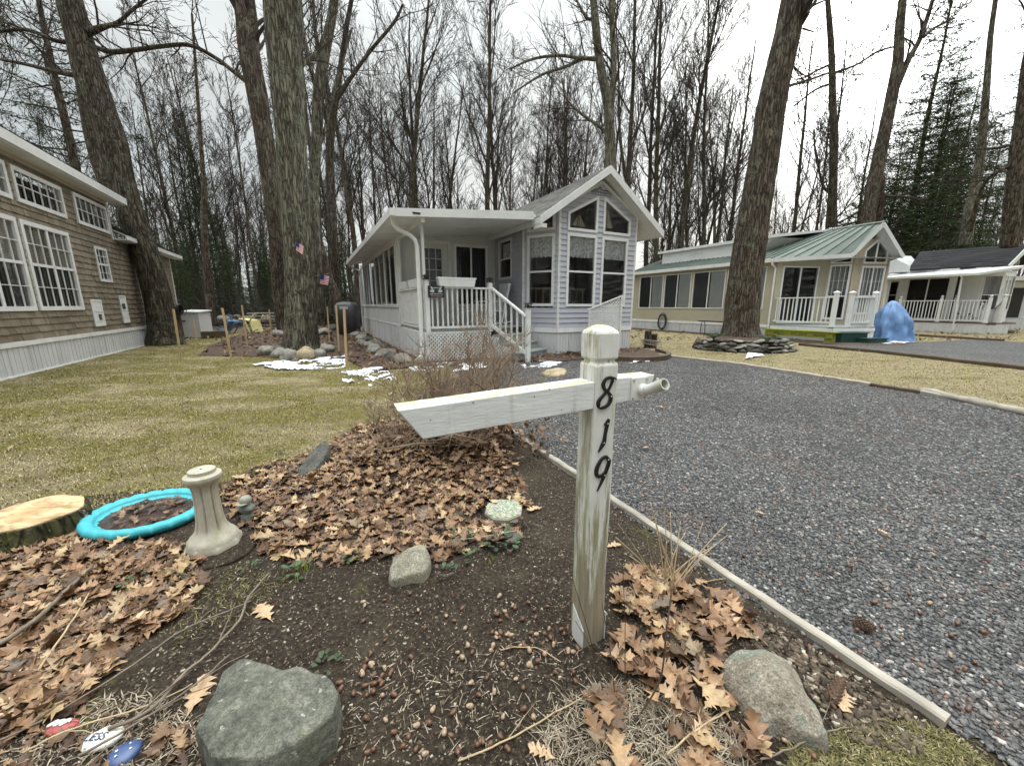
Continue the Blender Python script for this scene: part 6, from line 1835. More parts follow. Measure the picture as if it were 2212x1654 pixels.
# hummingbird sign
hs_ = thing('porch_sign', 'small black sign with white lettering and two pale birds on the porch railing', 'sign', M.P(0.24, -0.03, 1.4))
pg_ = Pl(M.P(0.10, -0.05), M.P(0.47, -0.05))
t = MB(); t.hexa([pg_.P(0, 1.44, 0.0), pg_.P(0.37, 1.44, 0), pg_.P(0.37, 1.44, -0.006), pg_.P(0, 1.44, -0.006), pg_.P(0, 1.69, 0), pg_.P(0.37, 1.69, 0), pg_.P(0.37, 1.69, -0.006), pg_.P(0, 1.69, -0.006)]); t.build('board', BLACKP, hs_)
PINK = mat_simple('pink_lettering', (0.62, 0.25, 0.32), 0.6, 0.1, 20, 0)
text('lettering', 'COMING BY', pg_.P(0.185, 1.635, 0.001), pg_.d, (0, 0, 1), 0.032, WHITE2, hs_, 0.001, align='CENTER')
text('lettering', 'AND WATCH THE', pg_.P(0.185, 1.505, 0.001), pg_.d, (0, 0, 1), 0.034, WHITE2, hs_, 0.001, align='CENTER')
text('lettering', 'Hummingbirds', pg_.P(0.185, 1.462, 0.001), pg_.d, (0, 0, 1), 0.044, PINK, hs_, 0.001, shear=0.3, align='CENTER')
BIRD = mat_simple('pale_green_bird', (0.42, 0.50, 0.48), 0.7, 0.2, 40, 0)
for sg in (-1, 1):
    t = MB(); c_ = 0.185
    for pts in ([(0.13, 1.67), (0.10, 1.675), (0.05, 1.58), (0.08, 1.575)], [(0.10, 1.60), (0.13, 1.60), (0.14, 1.565), (0.08, 1.545), (0.03, 1.565)], [(0.045, 1.60), (0.075, 1.605), (0.07, 1.58), (0.05, 1.575)], [(0.055, 1.60), (0.02, 1.612), (0.05, 1.592)]):
        t.prism([pg_.P(c_ + sg * x_, z_, 0.0008) for x_, z_ in pts], pg_.n * 0.001)
    t.build('bird', BIRD, hs_)
# white rocking chair on the porch
rc = thing('porch_chair', 'white slat rocking chair on the porch behind the stairs', 'chair', M.P(2.15, 1.3, 0.75))
def cbar(p, q, w_, h_, nm, mt=WHITE2, par=None):
    m2 = MB(); m2.bar(p, q, w_, h_); return m2.build(nm, mt, par or rc)
for v_ in (1.05, 1.6):
    cbar(M.P(1.9, v_, 0.80), M.P(1.95, v_, 1.42 if False else 1.37), 0.04, 0.04, 'leg'); cbar(M.P(2.4, v_, 0.80), M.P(2.66, v_, 1.85), 0.04, 0.04, 'leg')
    m2 = MB(); m2.tube([M.P(1.7, v_, 0.83), M.P(2.1, v_, 0.775), M.P(2.7, v_, 0.83)], 0.02, 6); m2.build('rocker', WHITE2, rc); cbar(M.P(1.85, v_, 1.38), M.P(2.5, v_, 1.38), 0.07, 0.025, 'armrest')
m2 = MB(); m2.hexa([M.P(1.9, 1.03, 1.14), M.P(2.45, 1.03, 1.10), M.P(2.45, 1.62, 1.10), M.P(1.9, 1.62, 1.14), M.P(1.9, 1.03, 1.17), M.P(2.45, 1.03, 1.13), M.P(2.45, 1.62, 1.13), M.P(1.9, 1.62, 1.17)]); m2.build('seat', WHITE2, rc)
for k in range(5):
    v_ = 1.10 + k * 0.11; cbar(M.P(2.46, v_, 1.14), M.P(2.62, v_, 1.78), 0.05, 0.012, 'slat')
cbar(M.P(2.62, 1.05, 1.80), M.P(2.62, 1.6, 1.80), 0.03, 0.12, 'headrest')
# fan and boats behind the bay window
FANM = mat_simple('grey_fan_plastic', (0.40, 0.41, 0.42), 0.5, 0.1, 8, 0)
fn = thing('floor_fan', 'round grey floor fan standing behind the left bay window', 'fan', M.P(4.15, 0.35, 0.75))
t = MB(); fc = M.P(4.15, 0.32, 1.28)
for r_ in (0.25, 0.18, 0.11): t.tube([fc + B * r_ * math.cos(a) + Vector((0, 0, r_ * math.sin(a))) for a in np.linspace(0, 6.28, 28)], 0.007 if r_ > 0.2 else 0.004, 5, cap=False)
for k in range(16): a = k * 0.3927; t.tube([fc + B * 0.03 * math.cos(a) + Vector((0, 0, 0.03 * math.sin(a))), fc + B * 0.25 * math.cos(a) + Vector((0, 0, 0.25 * math.sin(a)))], 0.003, 4)
t.build('grille', FANM, fn)
t = MB()
for k in range(4): a = k * 1.57 + 0.4; t.prism([fc + M.dv * 0.03 + B * r_ * math.cos(a + w_) + Vector((0, 0, r_ * math.sin(a + w_))) for r_, w_ in ((0.03, 0), (0.2, -0.35), (0.22, 0.2), (0.08, 0.4))], M.dv * 0.004)
t.build('blade', FANM, fn)
t = MB(); t.tube([fc + M.dv * 0.06 - Vector((0, 0, 0.0)), fc + M.dv * 0.06 - Vector((0, 0, 0.53))], 0.02, 8); t.tube([fc - M.dv * 0.02, fc + M.dv * 0.14], 0.05, 10); t.build('stand', FANM, fn)
SAIL = mat_simple('cream_sailcloth', (0.55, 0.50, 0.38), 0.8, 0.1, 10, 0)
HULL = mat_simple('model_ship_hull', (0.42, 0.30, 0.22), 0.6, 0.3, 20, 0)
def ship(u, z, s_, lab, tall):
    r0 = thing('model_sailboat', lab, 'model ship', M.P(u, 0.0, z), 'model sailing boats on the bay window ledge')
    pS_ = Pl(M.P(u - 1, 0.0), M.P(u + 1, 0.0))
    X = lambda x_, z_, o=0: pS_.P(1 + x_ * s_, z + z_ * s_, o)
    t = MB(); t.prism([X(-0.55, 0.22, 0.03), X(-0.4, 0.02, 0.03), X(0.4, 0.02, 0.03), X(0.6, 0.24, 0.03)], pS_.n * -0.06); t.build('hull', HULL, r0)
    if tall:
        sails = [[(-0.05, 0.35), (-0.55, 0.42), (-0.02, 1.75)], [(0.03, 0.38), (0.5, 0.42), (0.03, 1.7)]]; masts = [(0.0, 0.2, 1.8)]
    else:
        sails = [[(-0.2, 0.3), (-0.58, 0.36), (-0.1, 1.15)], [(0.0, 0.3), (-0.16, 0.34), (0.05, 1.2)], [(0.1, 0.3), (0.6, 0.36), (0.1, 1.12)]]; masts = [(-0.12, 0.2, 1.2), (0.08, 0.2, 1.22)]
    for sl in sails: t = MB(); t.prism([X(*p, 0.004) for p in sl], pS_.n * 0.003); t.build('sail', SAIL, r0)
    for x_, a, b in masts: t = MB(); t.tube([X(x_, a), X(x_, b)], 0.005, 5); t.build('mast', HULL, r0)
ship(4.10, 3.14, 0.34, 'small two masted model sailboat in the left gable window', False)
ship(5.02, 3.14, 0.38, 'taller model sailboat in the right gable window', True)
t = MB(); t.box(M, 3.55, 5.8, -0.1, 0.12, 3.07, 3.11); lo_ = t.build('window_ledge', WHITE2, house)
t = MB(); c_ = pF.P(0.62, 3.14, -0.10); t.prism([c_ + pF.d * 0.09 * math.cos(a) * (1 + 0.06 * math.cos(8 * a)) + Vector((0, 0, 0.085 + 0.085 * math.sin(a) * (1 + 0.06 * math.cos(8 * a)))) for a in np.linspace(0, 6.28, 25)[:-1]], pF.n * 0.02)
tag(t.build('scallop_shell', mat_simple('pink_shell', (0.45, 0.22, 0.17), 0.6, 0.2, 20, 0.2), loc=c_), 'pinkish scallop shell in the low angled transom window', 'shell')
# furniture inside
t = MB(); t.box(M, 3.3, 5.4, 1.25, 1.30, 1.72, 1.78); 
for k in range(9): t.box(M, 3.35 + k * 0.24, 3.39 + k * 0.24, 1.26, 1.29, 0.8, 1.72)
r_ = thing('wooden_headboard', 'brown slatted wooden rail seen through the bay windows', 'furniture', M.P(4.3, 1.27, 0.75)); t.build('slats', TAN, r_)

# =================================================================== rocks
def mat_rock(name, c1, c2, lich=None, lk=0.6, sc_=7):
    m, nt, b, out = newmat(name)
    v = coords(nt)
    f = noisen(nt, v, sc_, 8, 0.7); f2 = noisen(nt, v, sc_ * 9, 6, 0.75)
    c = ramp(nt, f, [(0.38, c1), (0.62, c2)])
    c = mixc(nt, 1.0, c, ramp(nt, f2, [(0.36, 0.55), (0.64, 1.4)]), 'MULTIPLY')
    if lich:
        c = mixc(nt, ramp(nt, noisen(nt, v, sc_ * 0.9, 7, 0.7, 0.4), [(0.54, 0.0), (0.60, lk)]), c, lich)
    c = mixc(nt, ramp(nt, noisen(nt, v, sc_ * 5, 3, 0.6), [(0.68, 0.0), (0.70, 0.8)]), c, (0.50, 0.50, 0.46))
    c = mixc(nt, ramp(nt, noisen(nt, v, sc_ * 4, 3, 0.6), [(0.26, 0.6), (0.30, 0.0)]), c, [x * 0.3 for x in c1])
    nt.links.new(c, b.inputs['Base Color']); b.inputs['Roughness'].default_value = 0.85
    c = mixc(nt, 1.0, c, ramp(nt, noisen(nt, v, 190, 3, 0.7), [(0.38, 0.7), (0.62, 1.3)]), 'MULTIPLY'); nt.links.new(c, b.inputs['Base Color'])
    bump(nt, b, mth(nt, 'ADD', f, mth(nt, 'MULTIPLY', f2, 0.5)), 1.0, 0.035)
    return m
RK1 = mat_rock('grey_green_fieldstone', (0.095, 0.10, 0.080), (0.25, 0.25, 0.20), (0.15, 0.165, 0.10), 0.4, 5)
RK2 = mat_rock('granite_lichen', (0.24, 0.20, 0.15), (0.46, 0.41, 0.33), (0.26, 0.30, 0.24), 0.85, 9)
RK3 = mat_rock('pale_granite', (0.27, 0.25, 0.18), (0.48, 0.45, 0.36), (0.36, 0.34, 0.18), 0.5, 14)
RK4 = mat_rock('round_fieldstone', (0.18, 0.165, 0.14), (0.36, 0.34, 0.30), None, 0, 6)
RK5 = mat_rock('slate_stone', (0.055, 0.055, 0.050), (0.15, 0.145, 0.125), (0.12, 0.13, 0.06), 0.5, 7)
RK6 = mat_rock('ochre_stone', (0.30, 0.23, 0.13), (0.46, 0.38, 0.25), None, 0, 5)


def rock(c, dims, mat, label, seed, rough=0.22, poly=None, flat=1.0, sub=4, group=None, name='rock', rot=0.0, facet=0.0, cat='rock', squash=None):
    import bmesh
    bm = bmesh.new(); bmesh.ops.create_icosphere(bm, subdivisions=sub, radius=1.0)
    rs_ = random.Random(seed); off = Vector((rs_.uniform(0, 50), rs_.uniform(0, 50), rs_.uniform(0, 50)))
    planes = []
    for k in range(int(facet)):
        n_ = Vector((rs_.gauss(0, 1), rs_.gauss(0, 1), rs_.gauss(0.2, 0.8))).normalized(); planes.append((n_, rs_.uniform(0.62, 0.85)))
    for v_ in bm.verts:
        n_ = v_.co.normalized(); r_ = 1 + rough * noise.noise(n_ * 1.3 + off) + rough * 0.45 * noise.noise(n_ * 3.1 + off) + rough * 0.14 * noise.noise(n_ * 9 + off) + rough * 0.05 * noise.noise(n_ * 24 + off)
        p = n_ * r_
        for pn2, d_ in planes:
            e = p.dot(pn2) - d_
            if e > 0: p -= pn2 * e * 0.9
        if flat < 1.0 and p.z > 0: p.z = p.z if p.z < flat else flat + (p.z - flat) * 0.15
        if poly:
            a = math.atan2(p.y, p.x); hh = math.hypot(p.x, p.y)
            k = (a + math.pi) / (2 * math.pi) * len(poly); i0 = int(k) % len(poly); fr2 = k - int(k)
            rad = poly[i0] * (1 - fr2) + poly[(i0 + 1) % len(poly)] * fr2
            p.x *= rad; p.y *= rad
        x_, y_ = p.x * dims[0], p.y * dims[1]
        v_.co = Vector((x_ * math.cos(rot) - y_ * math.sin(rot), x_ * math.sin(rot) + y_ * math.cos(rot), p.z * dims[2]))
    me = bpy.data.meshes.new(name); bm.to_mesh(me); bm.free()
    me.polygons.foreach_set('use_smooth', [True] * len(me.polygons)); me.materials.append(mat)
    o = bpy.data.objects.new(name, me); COL.objects.link(o); o.location = c
    return tag(o, label, cat, group)


def outline_slab(pts, h, mat, label, seed, z0=0.0, name='rock', inset_=0.93, cat='rock', bulge=0.02, tiltv=(0, 0), sharp=False):
    """stone traced as a ground outline with real thickness"""
    n0 = len(pts); c = sum((Vector((p[0], p[1], 0)) for p in pts), Vector()) / n0
    loop = [(p[0] - c.x, p[1] - c.y) for p in pts]; loop.append(loop[0])
    if sharp: P_ = [(a[0] + (b[0] - a[0]) * k / 7, a[1] + (b[1] - a[1]) * k / 7) for a, b in zip(loop[:-1], loop[1:]) for k in range(7)]
    else: P_ = smooth_pts(loop, 7)[:-1]
    n = len(P_); rs_ = random.Random(seed); off = Vector((seed * 1.7, seed * 0.3, 5))
    mb = MB(); rings = ([(0.96, -0.03), (1.0, h * 0.3), (1.01, h * 0.7), (1.0, h * 0.92), (0.985, h * 0.985), (0.95, h)] if sharp else [(1.0, -0.03), (1.02, h * 0.25), (1.0, h * 0.6), (0.975, h * 0.85), (0.94, h * 0.96), (0.88, h)]) + [ (0.75, h + bulge * 0.3), (0.6, h + bulge * 0.6), (0.45, h + bulge * 0.9), (0.3, h + bulge), (0.15, h + bulge), (0.03, h + bulge)]
    for f, z_ in rings:
        for (x_, y_) in P_:
            p = Vector((x_ * f, y_ * f, z_)); k = 0.010 * noise.noise(p * 14 + off) + 0.018 * noise.noise(p * 5 + off)
            d_ = Vector((x_, y_, 0)).normalized()
            hh = z_ / max(h, 1e-3)
            mb.v.append(tuple(p + d_ * k * (1 if f > 0.9 else 0) + Vector((0, 0, (k * 1.2 + tiltv[0] * x_ * f + tiltv[1] * y_ * f) * min(1, max(0, hh))))))
    for i in range(len(rings) - 1):
        for j in range(n): mb.f.append((i * n + j, i * n + (j + 1) % n, (i + 1) * n + (j + 1) % n, (i + 1) * n + j))
    mb.f.append(tuple((len(rings) - 1) * n + j for j in range(n)))
    o = mb.build(name, mat, loc=(0, 0, 0), smooth=True); o.location = (c.x, c.y, z0)
    return tag(o, label, cat)


def gz(x, y, z_): return g(x, y, z_)
# big grey-green stone front left: outline of the top at height .12
o1 = [gz(*p, 0.13) for p in [(515, 1412), (610, 1440), (700, 1452), (738, 1492), (722, 1548), (660, 1600), (560, 1648), (470, 1640), (418, 1570), (440, 1500), (478, 1440)]]
outline_slab(o1, 0.13, RK1, 'large flat grey green stone at the bottom left of the garden bed', 3, z0=0.0, bulge=0.012, tiltv=(0.06, -0.05), sharp=True)
o2 = [gz(*p, 0.06) for p in [(1588, 1408), (1640, 1402), (1700, 1425), (1735, 1480), (1775, 1560), (1788, 1588), (1760, 1590), (1700, 1572), (1640, 1550), (1600, 1510), (1560, 1460), (1565, 1425)]]
outline_slab(o2, 0.065, RK2, 'rounded lichen patched granite stone beside the timber at bottom right', 9, bulge=0.045)
o3 = [gz(*p, 0.07) for p in [(846, 1198), (880, 1180), (915, 1180), (926, 1205), (915, 1235), (880, 1240), (845, 1250), (836, 1225)]]
outline_slab(o3, 0.07, RK3, 'pale speckled granite stone at the edge of the leaf pile', 14, bulge=0.02)
o4 = [gz(*p, 0.03) for p in [(645, 1018), (700, 985), (715, 992), (690, 1015), (650, 1030)]]
outline_slab(o4, 0.10, RK5, 'dark slate shard standing in the leaves left of the shrub', 17, bulge=0.0, tiltv=(0.0, 0.4))
# painted stones
PRED = mat_simple('red_paint', (0.30, 0.055, 0.055), 0.5, 0.3, 30, 0.2, dirt=(0.30, 0.25, 0.15), dirtamt=0.8); PBLU = mat_simple('blue_paint', (0.045, 0.08, 0.19), 0.35, 0.2, 20, 0.1, dirt=(0.2, 0.22, 0.25), dirtamt=0.4); PWHI = mat_simple('chalk_paint', (0.72, 0.71, 0.66), 0.5, 0.1, 20, 0.2, dirt=(0.4, 0.36, 0.25), dirtamt=0.7)
NAVY = mat_simple('navy_paint', (0.02, 0.04, 0.12), 0.5, 0.1, 20, 0)
def painted(px, py, lx, ly, ang_, mat, lab, seed):
    c = g(px, py); rk = rock((c.x, c.y, hb(c.x, c.y) + 0.005), (lx, ly, 0.018), mat, lab, seed, 0.12, sub=3, rot=ang_, group='painted stones half buried at the bottom left', name='painted_stone', cat='painted stone')
    return rk
ps1 = painted(137, 1586, 0.044, 0.026, 0.15, PRED, 'red painted stone with a white scribble at the bottom left', 31)
ps2 = painted(225, 1608, 0.050, 0.035, 0.2, PWHI, 'white painted stone with dark letters at the bottom left', 32)
ps3 = painted(272, 1637, 0.040, 0.034, 0.3, PBLU, 'blue painted stone with small white marks at the bottom left', 33)
def onstone(ps, body, size, mat, dx=0, dy=0, sh=0):
    l = ps.location; text('painted_lettering', body, Vector((l.x - 0.03 + dx, l.y - 0.008 + dy, l.z + 0.0185)), (1, 0.1, 0), (-0.1, 1, 0.0), size, mat, ps, 0.0008, shear=sh)
onstone(ps2, 'LESS', 0.030, NAVY, -0.006, -0.012)
t = MB(); l = ps1.location
for k in range(3): t.tube([Vector((l.x - 0.02 + 0.016 * k + 0.009 * math.cos(a), l.y + 0.002 * k + 0.009 * math.sin(a * 1.3), l.z + 0.0185)) for a in np.linspace(0, 6.3, 14)], 0.0028, 5)
t.build('painted_scribble', PWHI, ps1)
t = MB(); l = ps3.location
for dx, dy, r_ in ((-0.015, -0.005, 0.005), (0.005, 0.015, 0.003), (0.018, 0.002, 0.004), (-0.005, -0.018, 0.004)): t.prism([Vector((l.x + dx + r_ * (1 if j % 2 else 0.4) * math.cos(j * 0.628), l.y + dy + r_ * (1 if j % 2 else 0.4) * math.sin(j * 0.628), l.z + 0.0165)) for j in range(10)], (0, 0, 0.002))
t.build('painted_star', PWHI, ps3)
# mosaic stepping stone
MOS = mat_island('mosaic_glass', [(0, (0.30, 0.33, 0.30)), (0.3, (0.45, 0.45, 0.40)), (0.55, (0.16, 0.26, 0.17)), (0.7, (0.50, 0.42, 0.30)), (0.85, (0.10, 0.30, 0.12)), (1, (0.35, 0.30, 0.28))], 0.25, 30, 0.2, 0, 0.5)
ms = g(1088, 1112); ms.z = hb(ms.x, ms.y) + 0.01
mo = thing('mosaic_stepping_stone', 'octagonal stepping stone of mixed mosaic glass at the right of the leaf pile', 'stepping stone', ms)
t = MB(); t.lathe(ms - Vector((0, 0, 0.02)), [(0.118, 0), (0.122, 0.03), (0.116, 0.042)], 8, rot=0.3); t.build('base', CONCRETE, mo)
t = MB(); rm_ = random.Random(4)
for k in range(330):
    a = rm_.uniform(0, 6.28); r_ = 0.108 * math.sqrt(rm_.random()); s_ = rm_.uniform(0.005, 0.010); c_ = ms + Vector((r_ * math.cos(a), r_ * math.sin(a), 0.022)); a2 = rm_.uniform(0, 3)
    t.prism([c_ + Vector((s_ * math.cos(a2 + j * 1.57 + rm_.uniform(-.3, .3)), s_ * math.sin(a2 + j * 1.57), 0)) for j in range(4)], (0, 0, 0.002 + rm_.uniform(0, 0.0015)))
t.build('mosaic', MOS, mo)
# rocks round the big tree and along the foundation
RG = 'round stones ringing the big lichen covered tree'
for i, (x_, y_, w_, h_, m_, lab) in enumerate([(577, 768, 32, 24, RK4, 'leftmost small rounded stone of the ring'), (601, 773, 32, 22, RK4, 'pale grey stone second in the ring'), (624, 778, 38, 26, RK4, 'grey egg shaped stone in the ring'), (660, 776, 42, 30, RK6, 'largest ochre stone at the front of the ring'), (690, 771, 28, 20, RK4, 'small grey stone right of the ochre stone'), (706, 762, 30, 20, RK4, 'rightmost low stone of the ring'), (598, 762, 40, 18, RK5, 'dark flat stone behind the front ring'), (603, 729, 26, 18, RK4, 'grey stone behind the trunk on the left'), (622, 728, 18, 14, RK4, 'small stone just left of the trunk'), (700, 724, 30, 16, RK4, 'flat grey stone behind the trunk on the right'), (720, 715, 22, 14, RK5, 'dark stone behind the trunk farther right')]):
    c = g(x_, y_); s_ = c.y * 0.98 / FPX
    rock((c.x, c.y, h_ * s_ * 0.38), (w_ * s_ * 0.55, w_ * s_ * 0.45, h_ * s_ * 0.62), m_, lab, 60 + i, 0.3, sub=3, group=RG, facet=3)
FG = 'fieldstones piled along the sunroom foundation'
lst = [(-0.50, -0.02, .20, 'big pale stone second from the lattice corner'), (-0.14, -0.16, .15, 'pale stone at the lattice corner'), (-0.62, 0.5, .19, 'dark angular stone third from the lattice corner'), (-0.75, 1.15, .20, 'grey stone beside the downspout foot'), (-0.45, 1.7, .16, 'stone behind the dark angular one'), (-0.80, 2.2, .22, 'wide low stone midway along the foundation'), (-0.45, 2.7, .17, 'small stone close to the skirting'), (-0.75, 3.3, .2, 'round stone halfway along the sunroom'), (-0.5, 4.0, .2, 'stone below the middle sunroom windows'), (-0.85, 4.6, .18, 'outer stone below the middle windows'), (-0.5, 5.3, .2, 'stone two thirds along the sunroom'), (-0.7, 6.2, .22, 'larger stone toward the back'), (-0.5, 7.2, .2, 'stone near the grill cover'), (-0.7, 8.2, .22, 'far stone near the back corner'), (-0.5, 9.4, .22, 'farthest stone at the back corner')]
for i, (u, v, r_, lab) in enumerate(lst):
    c = M.P(u, v, r_ * 0.45); rock(c, (r_ * 1.1, r_ * 0.85, r_ * 0.8), [RK4, RK4, RK5, RK4][i % 4], lab + ' on the left of the cottage', 90 + i, 0.32, sub=3, group=FG, facet=4, rot=i * 1.3)
# slate ring around the big pine
pc_ = g(1592, 728); SG = 'flat slabs stacked as a ring around the big pine'
tr_c = pt(1602, 713, 11.35); tr_c.z = 0; tr_c.y -= 0.3
ks = 0
rr5 = random.Random(77)
raised = MB(); raised.lathe((tr_c.x, tr_c.y + 0.3, 0), [(1.28, 0), (1.18, 0.26), (0.85, 0.33), (0.5, 0.38), (0.1, 0.40)], 36, sy=0.85, wob=lambda r, z_, a: r * (1 + 0.04 * math.sin(5 * a)))
tag(raised.build('mulch_mound', MULCH, loc=(tr_c.x, tr_c.y, 0), smooth=True), kind='structure')
posw = ['far left', 'left', 'left of centre', 'centre left', 'centre', 'centre right', 'right of centre', 'right', 'far right']
for layer in range(4):
    n_ = 14
    for k in range(n_):
        a = math.pi * (1.02 + (k + 0.5 * (layer % 2)) / n_ * 0.98)
        r_ = 1.30 - layer * 0.045
        c = Vector((tr_c.x + r_ * math.cos(a), tr_c.y + 0.3 + r_ * 0.86 * math.sin(a), 0.045 + layer * 0.082 + rr5.uniform(-0.02, 0.02)))
        o = rock(c, (rr5.uniform(0.10, 0.24), rr5.uniform(0.09, 0.16), rr5.uniform(0.025, 0.065)), RK5 if rr5.random() < 0.8 else RK4, None, 200 + ks, 0.35, sub=2, rot=a + math.pi / 2 + rr5.uniform(-.5, .5), facet=3, name='stone_slab'); o.rotation_euler = (rr5.gauss(0, .12), rr5.gauss(0, .16), 0)
        lv = ['bottom course', 'second course', 'third course', 'top course'][layer]
        tag(o, 'dark flat slab in the %s of the pine ring, at the %s' % (lv, posw[int(k / n_ * 9)]), 'stone slab', SG); ks += 1
# flagstone by the steps
fs_ = [gz(*p, 0.02) for p in [(1120, 800), (1145, 793), (1172, 795), (1165, 806), (1138, 807)]]
fs_ = [g(1565 * 0.7443 + (x_ - 1565 * 0.7443), y_, 0.03) for x_, y_ in [(1168, 806), (1192, 797), (1222, 798), (1216, 810), (1185, 812)]]
outline_slab(fs_, 0.05, RK6, 'flat tan flagstone lying on the gravel near the steps', 41, bulge=0.0, name='flagstone', cat='flagstone')

# =================================================================== birdbath parts
ped = g(465, 1184); ped.z = hb(ped.x, ped.y) - 0.01
s_ = ped.y
pb_ = thing('birdbath_pedestal', 'cream concrete fluted pedestal standing upright without its bowl', 'pedestal', ped)
prof = [(0.120, 0.0), (0.124, 0.015), (0.122, 0.045), (0.112, 0.058), (0.112, 0.068), (0.100, 0.085), (0.080, 0.105), (0.066, 0.13), (0.058, 0.17), (0.054, 0.23), (0.052, 0.30), (0.053, 0.34), (0.058, 0.37), (0.070, 0.385), (0.080, 0.40), (0.083, 0.412), (0.080, 0.424), (0.066, 0.430), (0.059, 0.433), (0.058, 0.45), (0.055, 0.452), (0.01, 0.452)]
def wob(r, z_, a):
    if z_ < 0.05:
        k = 8; q_ = (a % (2 * math.pi / k)) - math.pi / k; return r * math.cos(math.pi / k) / math.cos(q_) * 1.03
    if 0.1 < z_ < 0.385:
        return r * (1 + 0.12 * abs(math.cos(a * 4)) ** 0.5 - 0.07) + (-0.005 if abs(math.cos(a * 4)) < 0.16 else 0)
    return r
t = MB(); pf2 = []
for (r0, z0), (r1, z1) in zip(prof[:-1], prof[1:]):
    n_ = max(1, int((z1 - z0) / 0.02)); pf2 += [(r0 + (r1 - r0) * i / n_, z0 + (z1 - z0) * i / n_) for i in range(n_)]
pf2.append(prof[-1]); t.lathe(ped, pf2, 72, wob=wob, rot=0.2); o = t.build('column', CONCRETE, pb_, smooth=False)
for p_ in o.data.polygons: p_.use_smooth = True
md = o.modifiers.new('es', 'EDGE_SPLIT'); md.split_angle = math.radians(38)
t = MB(); c_ = ped + Vector((0.0, -0.005, 0.4525)); t.prism([c_ + Vector(p) for p in ((-0.02, -0.012, 0), (0.016, -0.016, 0), (0.02, 0.012, 0), (-0.016, 0.016, 0))], (0, 0, 0.0015)); lb = t.build('label_plate', WHITE2, pb_)
t = MB(); t.prism([c_ + Vector(p) + Vector((0, 0, 0.0016)) for p in ((-0.007, -0.007, 0), (0.008, -0.009, 0), (0.009, 0.006, 0), (-0.006, 0.008, 0))], (0, 0, 0.0008)); t.build('print', BLACKP, lb)
t = MB(); t.lathe((ped.x + 0.03, ped.y - 0.05, hb(ped.x, ped.y) - 0.02), [(0.20, 0), (0.20, 0.032), (0.19, 0.036)], 20, sy=0.8); 
tag(t.build('footing_slab', SOIL, loc=(ped.x + 0.03, ped.y - 0.05, 0)), 'damp earthy footing slab under the birdbath pedestal', 'slab')
# turquoise bowl lying on the ground
TURQ = mat_simple('turquoise_plastic', (0.045, 0.37, 0.43), 0.6, 0.1, 5, 0.2, 0.004, 30, dirt=(0.05, 0.30, 0.34), dirtamt=0.5)
bc = g(325, 1124); bc.z = hb(bc.x, bc.y) - 0.005
bw = thing('birdbath_bowl', 'turquoise birdbath bowl lying on the leaves filled with dark wet leaves', 'bowl', bc)
t = MB()
bp = [(0.20, 0.0), (0.262, 0.012), (0.285, 0.030), (0.292, 0.045), (0.286, 0.062), (0.270, 0.072), (0.250, 0.070), (0.232, 0.060), (0.218, 0.042), (0.16, 0.03), (0.02, 0.028)]
bp2 = smooth_pts(bp, 4)
def bw_w(r, z_, a):
    k = (abs(math.sin(a * 11)) ** 0.5) * 0.006 if 0.235 < r < 0.284 and z_ > 0.05 else 0
    return r + k
nB = 132; base = 0
for (r_, z_) in bp2:
    for j in range(nB):
        a = 2 * math.pi * j / nB; k = (0.009 * abs(math.sin(a * 11)) ** 0.5 - 0.004) if (r_ > 0.235 and z_ > 0.035) else (0.005 * (abs(math.sin(a * 18)) > 0.25) if 0.2 < r_ <= 0.235 else 0)
        zz = z_ + k * 0.9; t.v.append((bc.x + r_ * 1.08 * math.cos(a), bc.y + r_ * 0.92 * math.sin(a), bc.z + zz))
for i in range(len(bp2) - 1):
    for j in range(nB): t.f.append((i * nB + j, i * nB + (j + 1) % nB, (i + 1) * nB + (j + 1) % nB, (i + 1) * nB + j))
t.f.append(tuple((len(bp2) - 1) * nB + j for j in range(nB)))
t.build('bowl', TURQ, bw, smooth=True)
WETL = mat_simple('wet_dark_leaves', (0.035, 0.017, 0.012), 0.25, 0.6, 22, 1.0, 0.02, 40, dirt=(0.10, 0.055, 0.035), dirtamt=0.8)
t = MB()
for i in range(9):
    r_ = 0.226 * (1 - i / 8.5)
    for j in range(60):
        a = 2 * math.pi * j / 60; p = Vector((r_ * 1.08 * math.cos(a), r_ * 0.92 * math.sin(a), 0)); t.v.append((bc.x + p.x, bc.y + p.y, bc.z + 0.042 + 0.012 * noise.noise(p * 22)))
for i in range(8):
    for j in range(60): t.f.append((i * 60 + j, i * 60 + (j + 1) % 60, (i + 1) * 60 + (j + 1) % 60, (i + 1) * 60 + j))
t.f.append(tuple(8 * 60 + j for j in range(60)))
t.build('leaf_fill', WETL, bw, smooth=True)
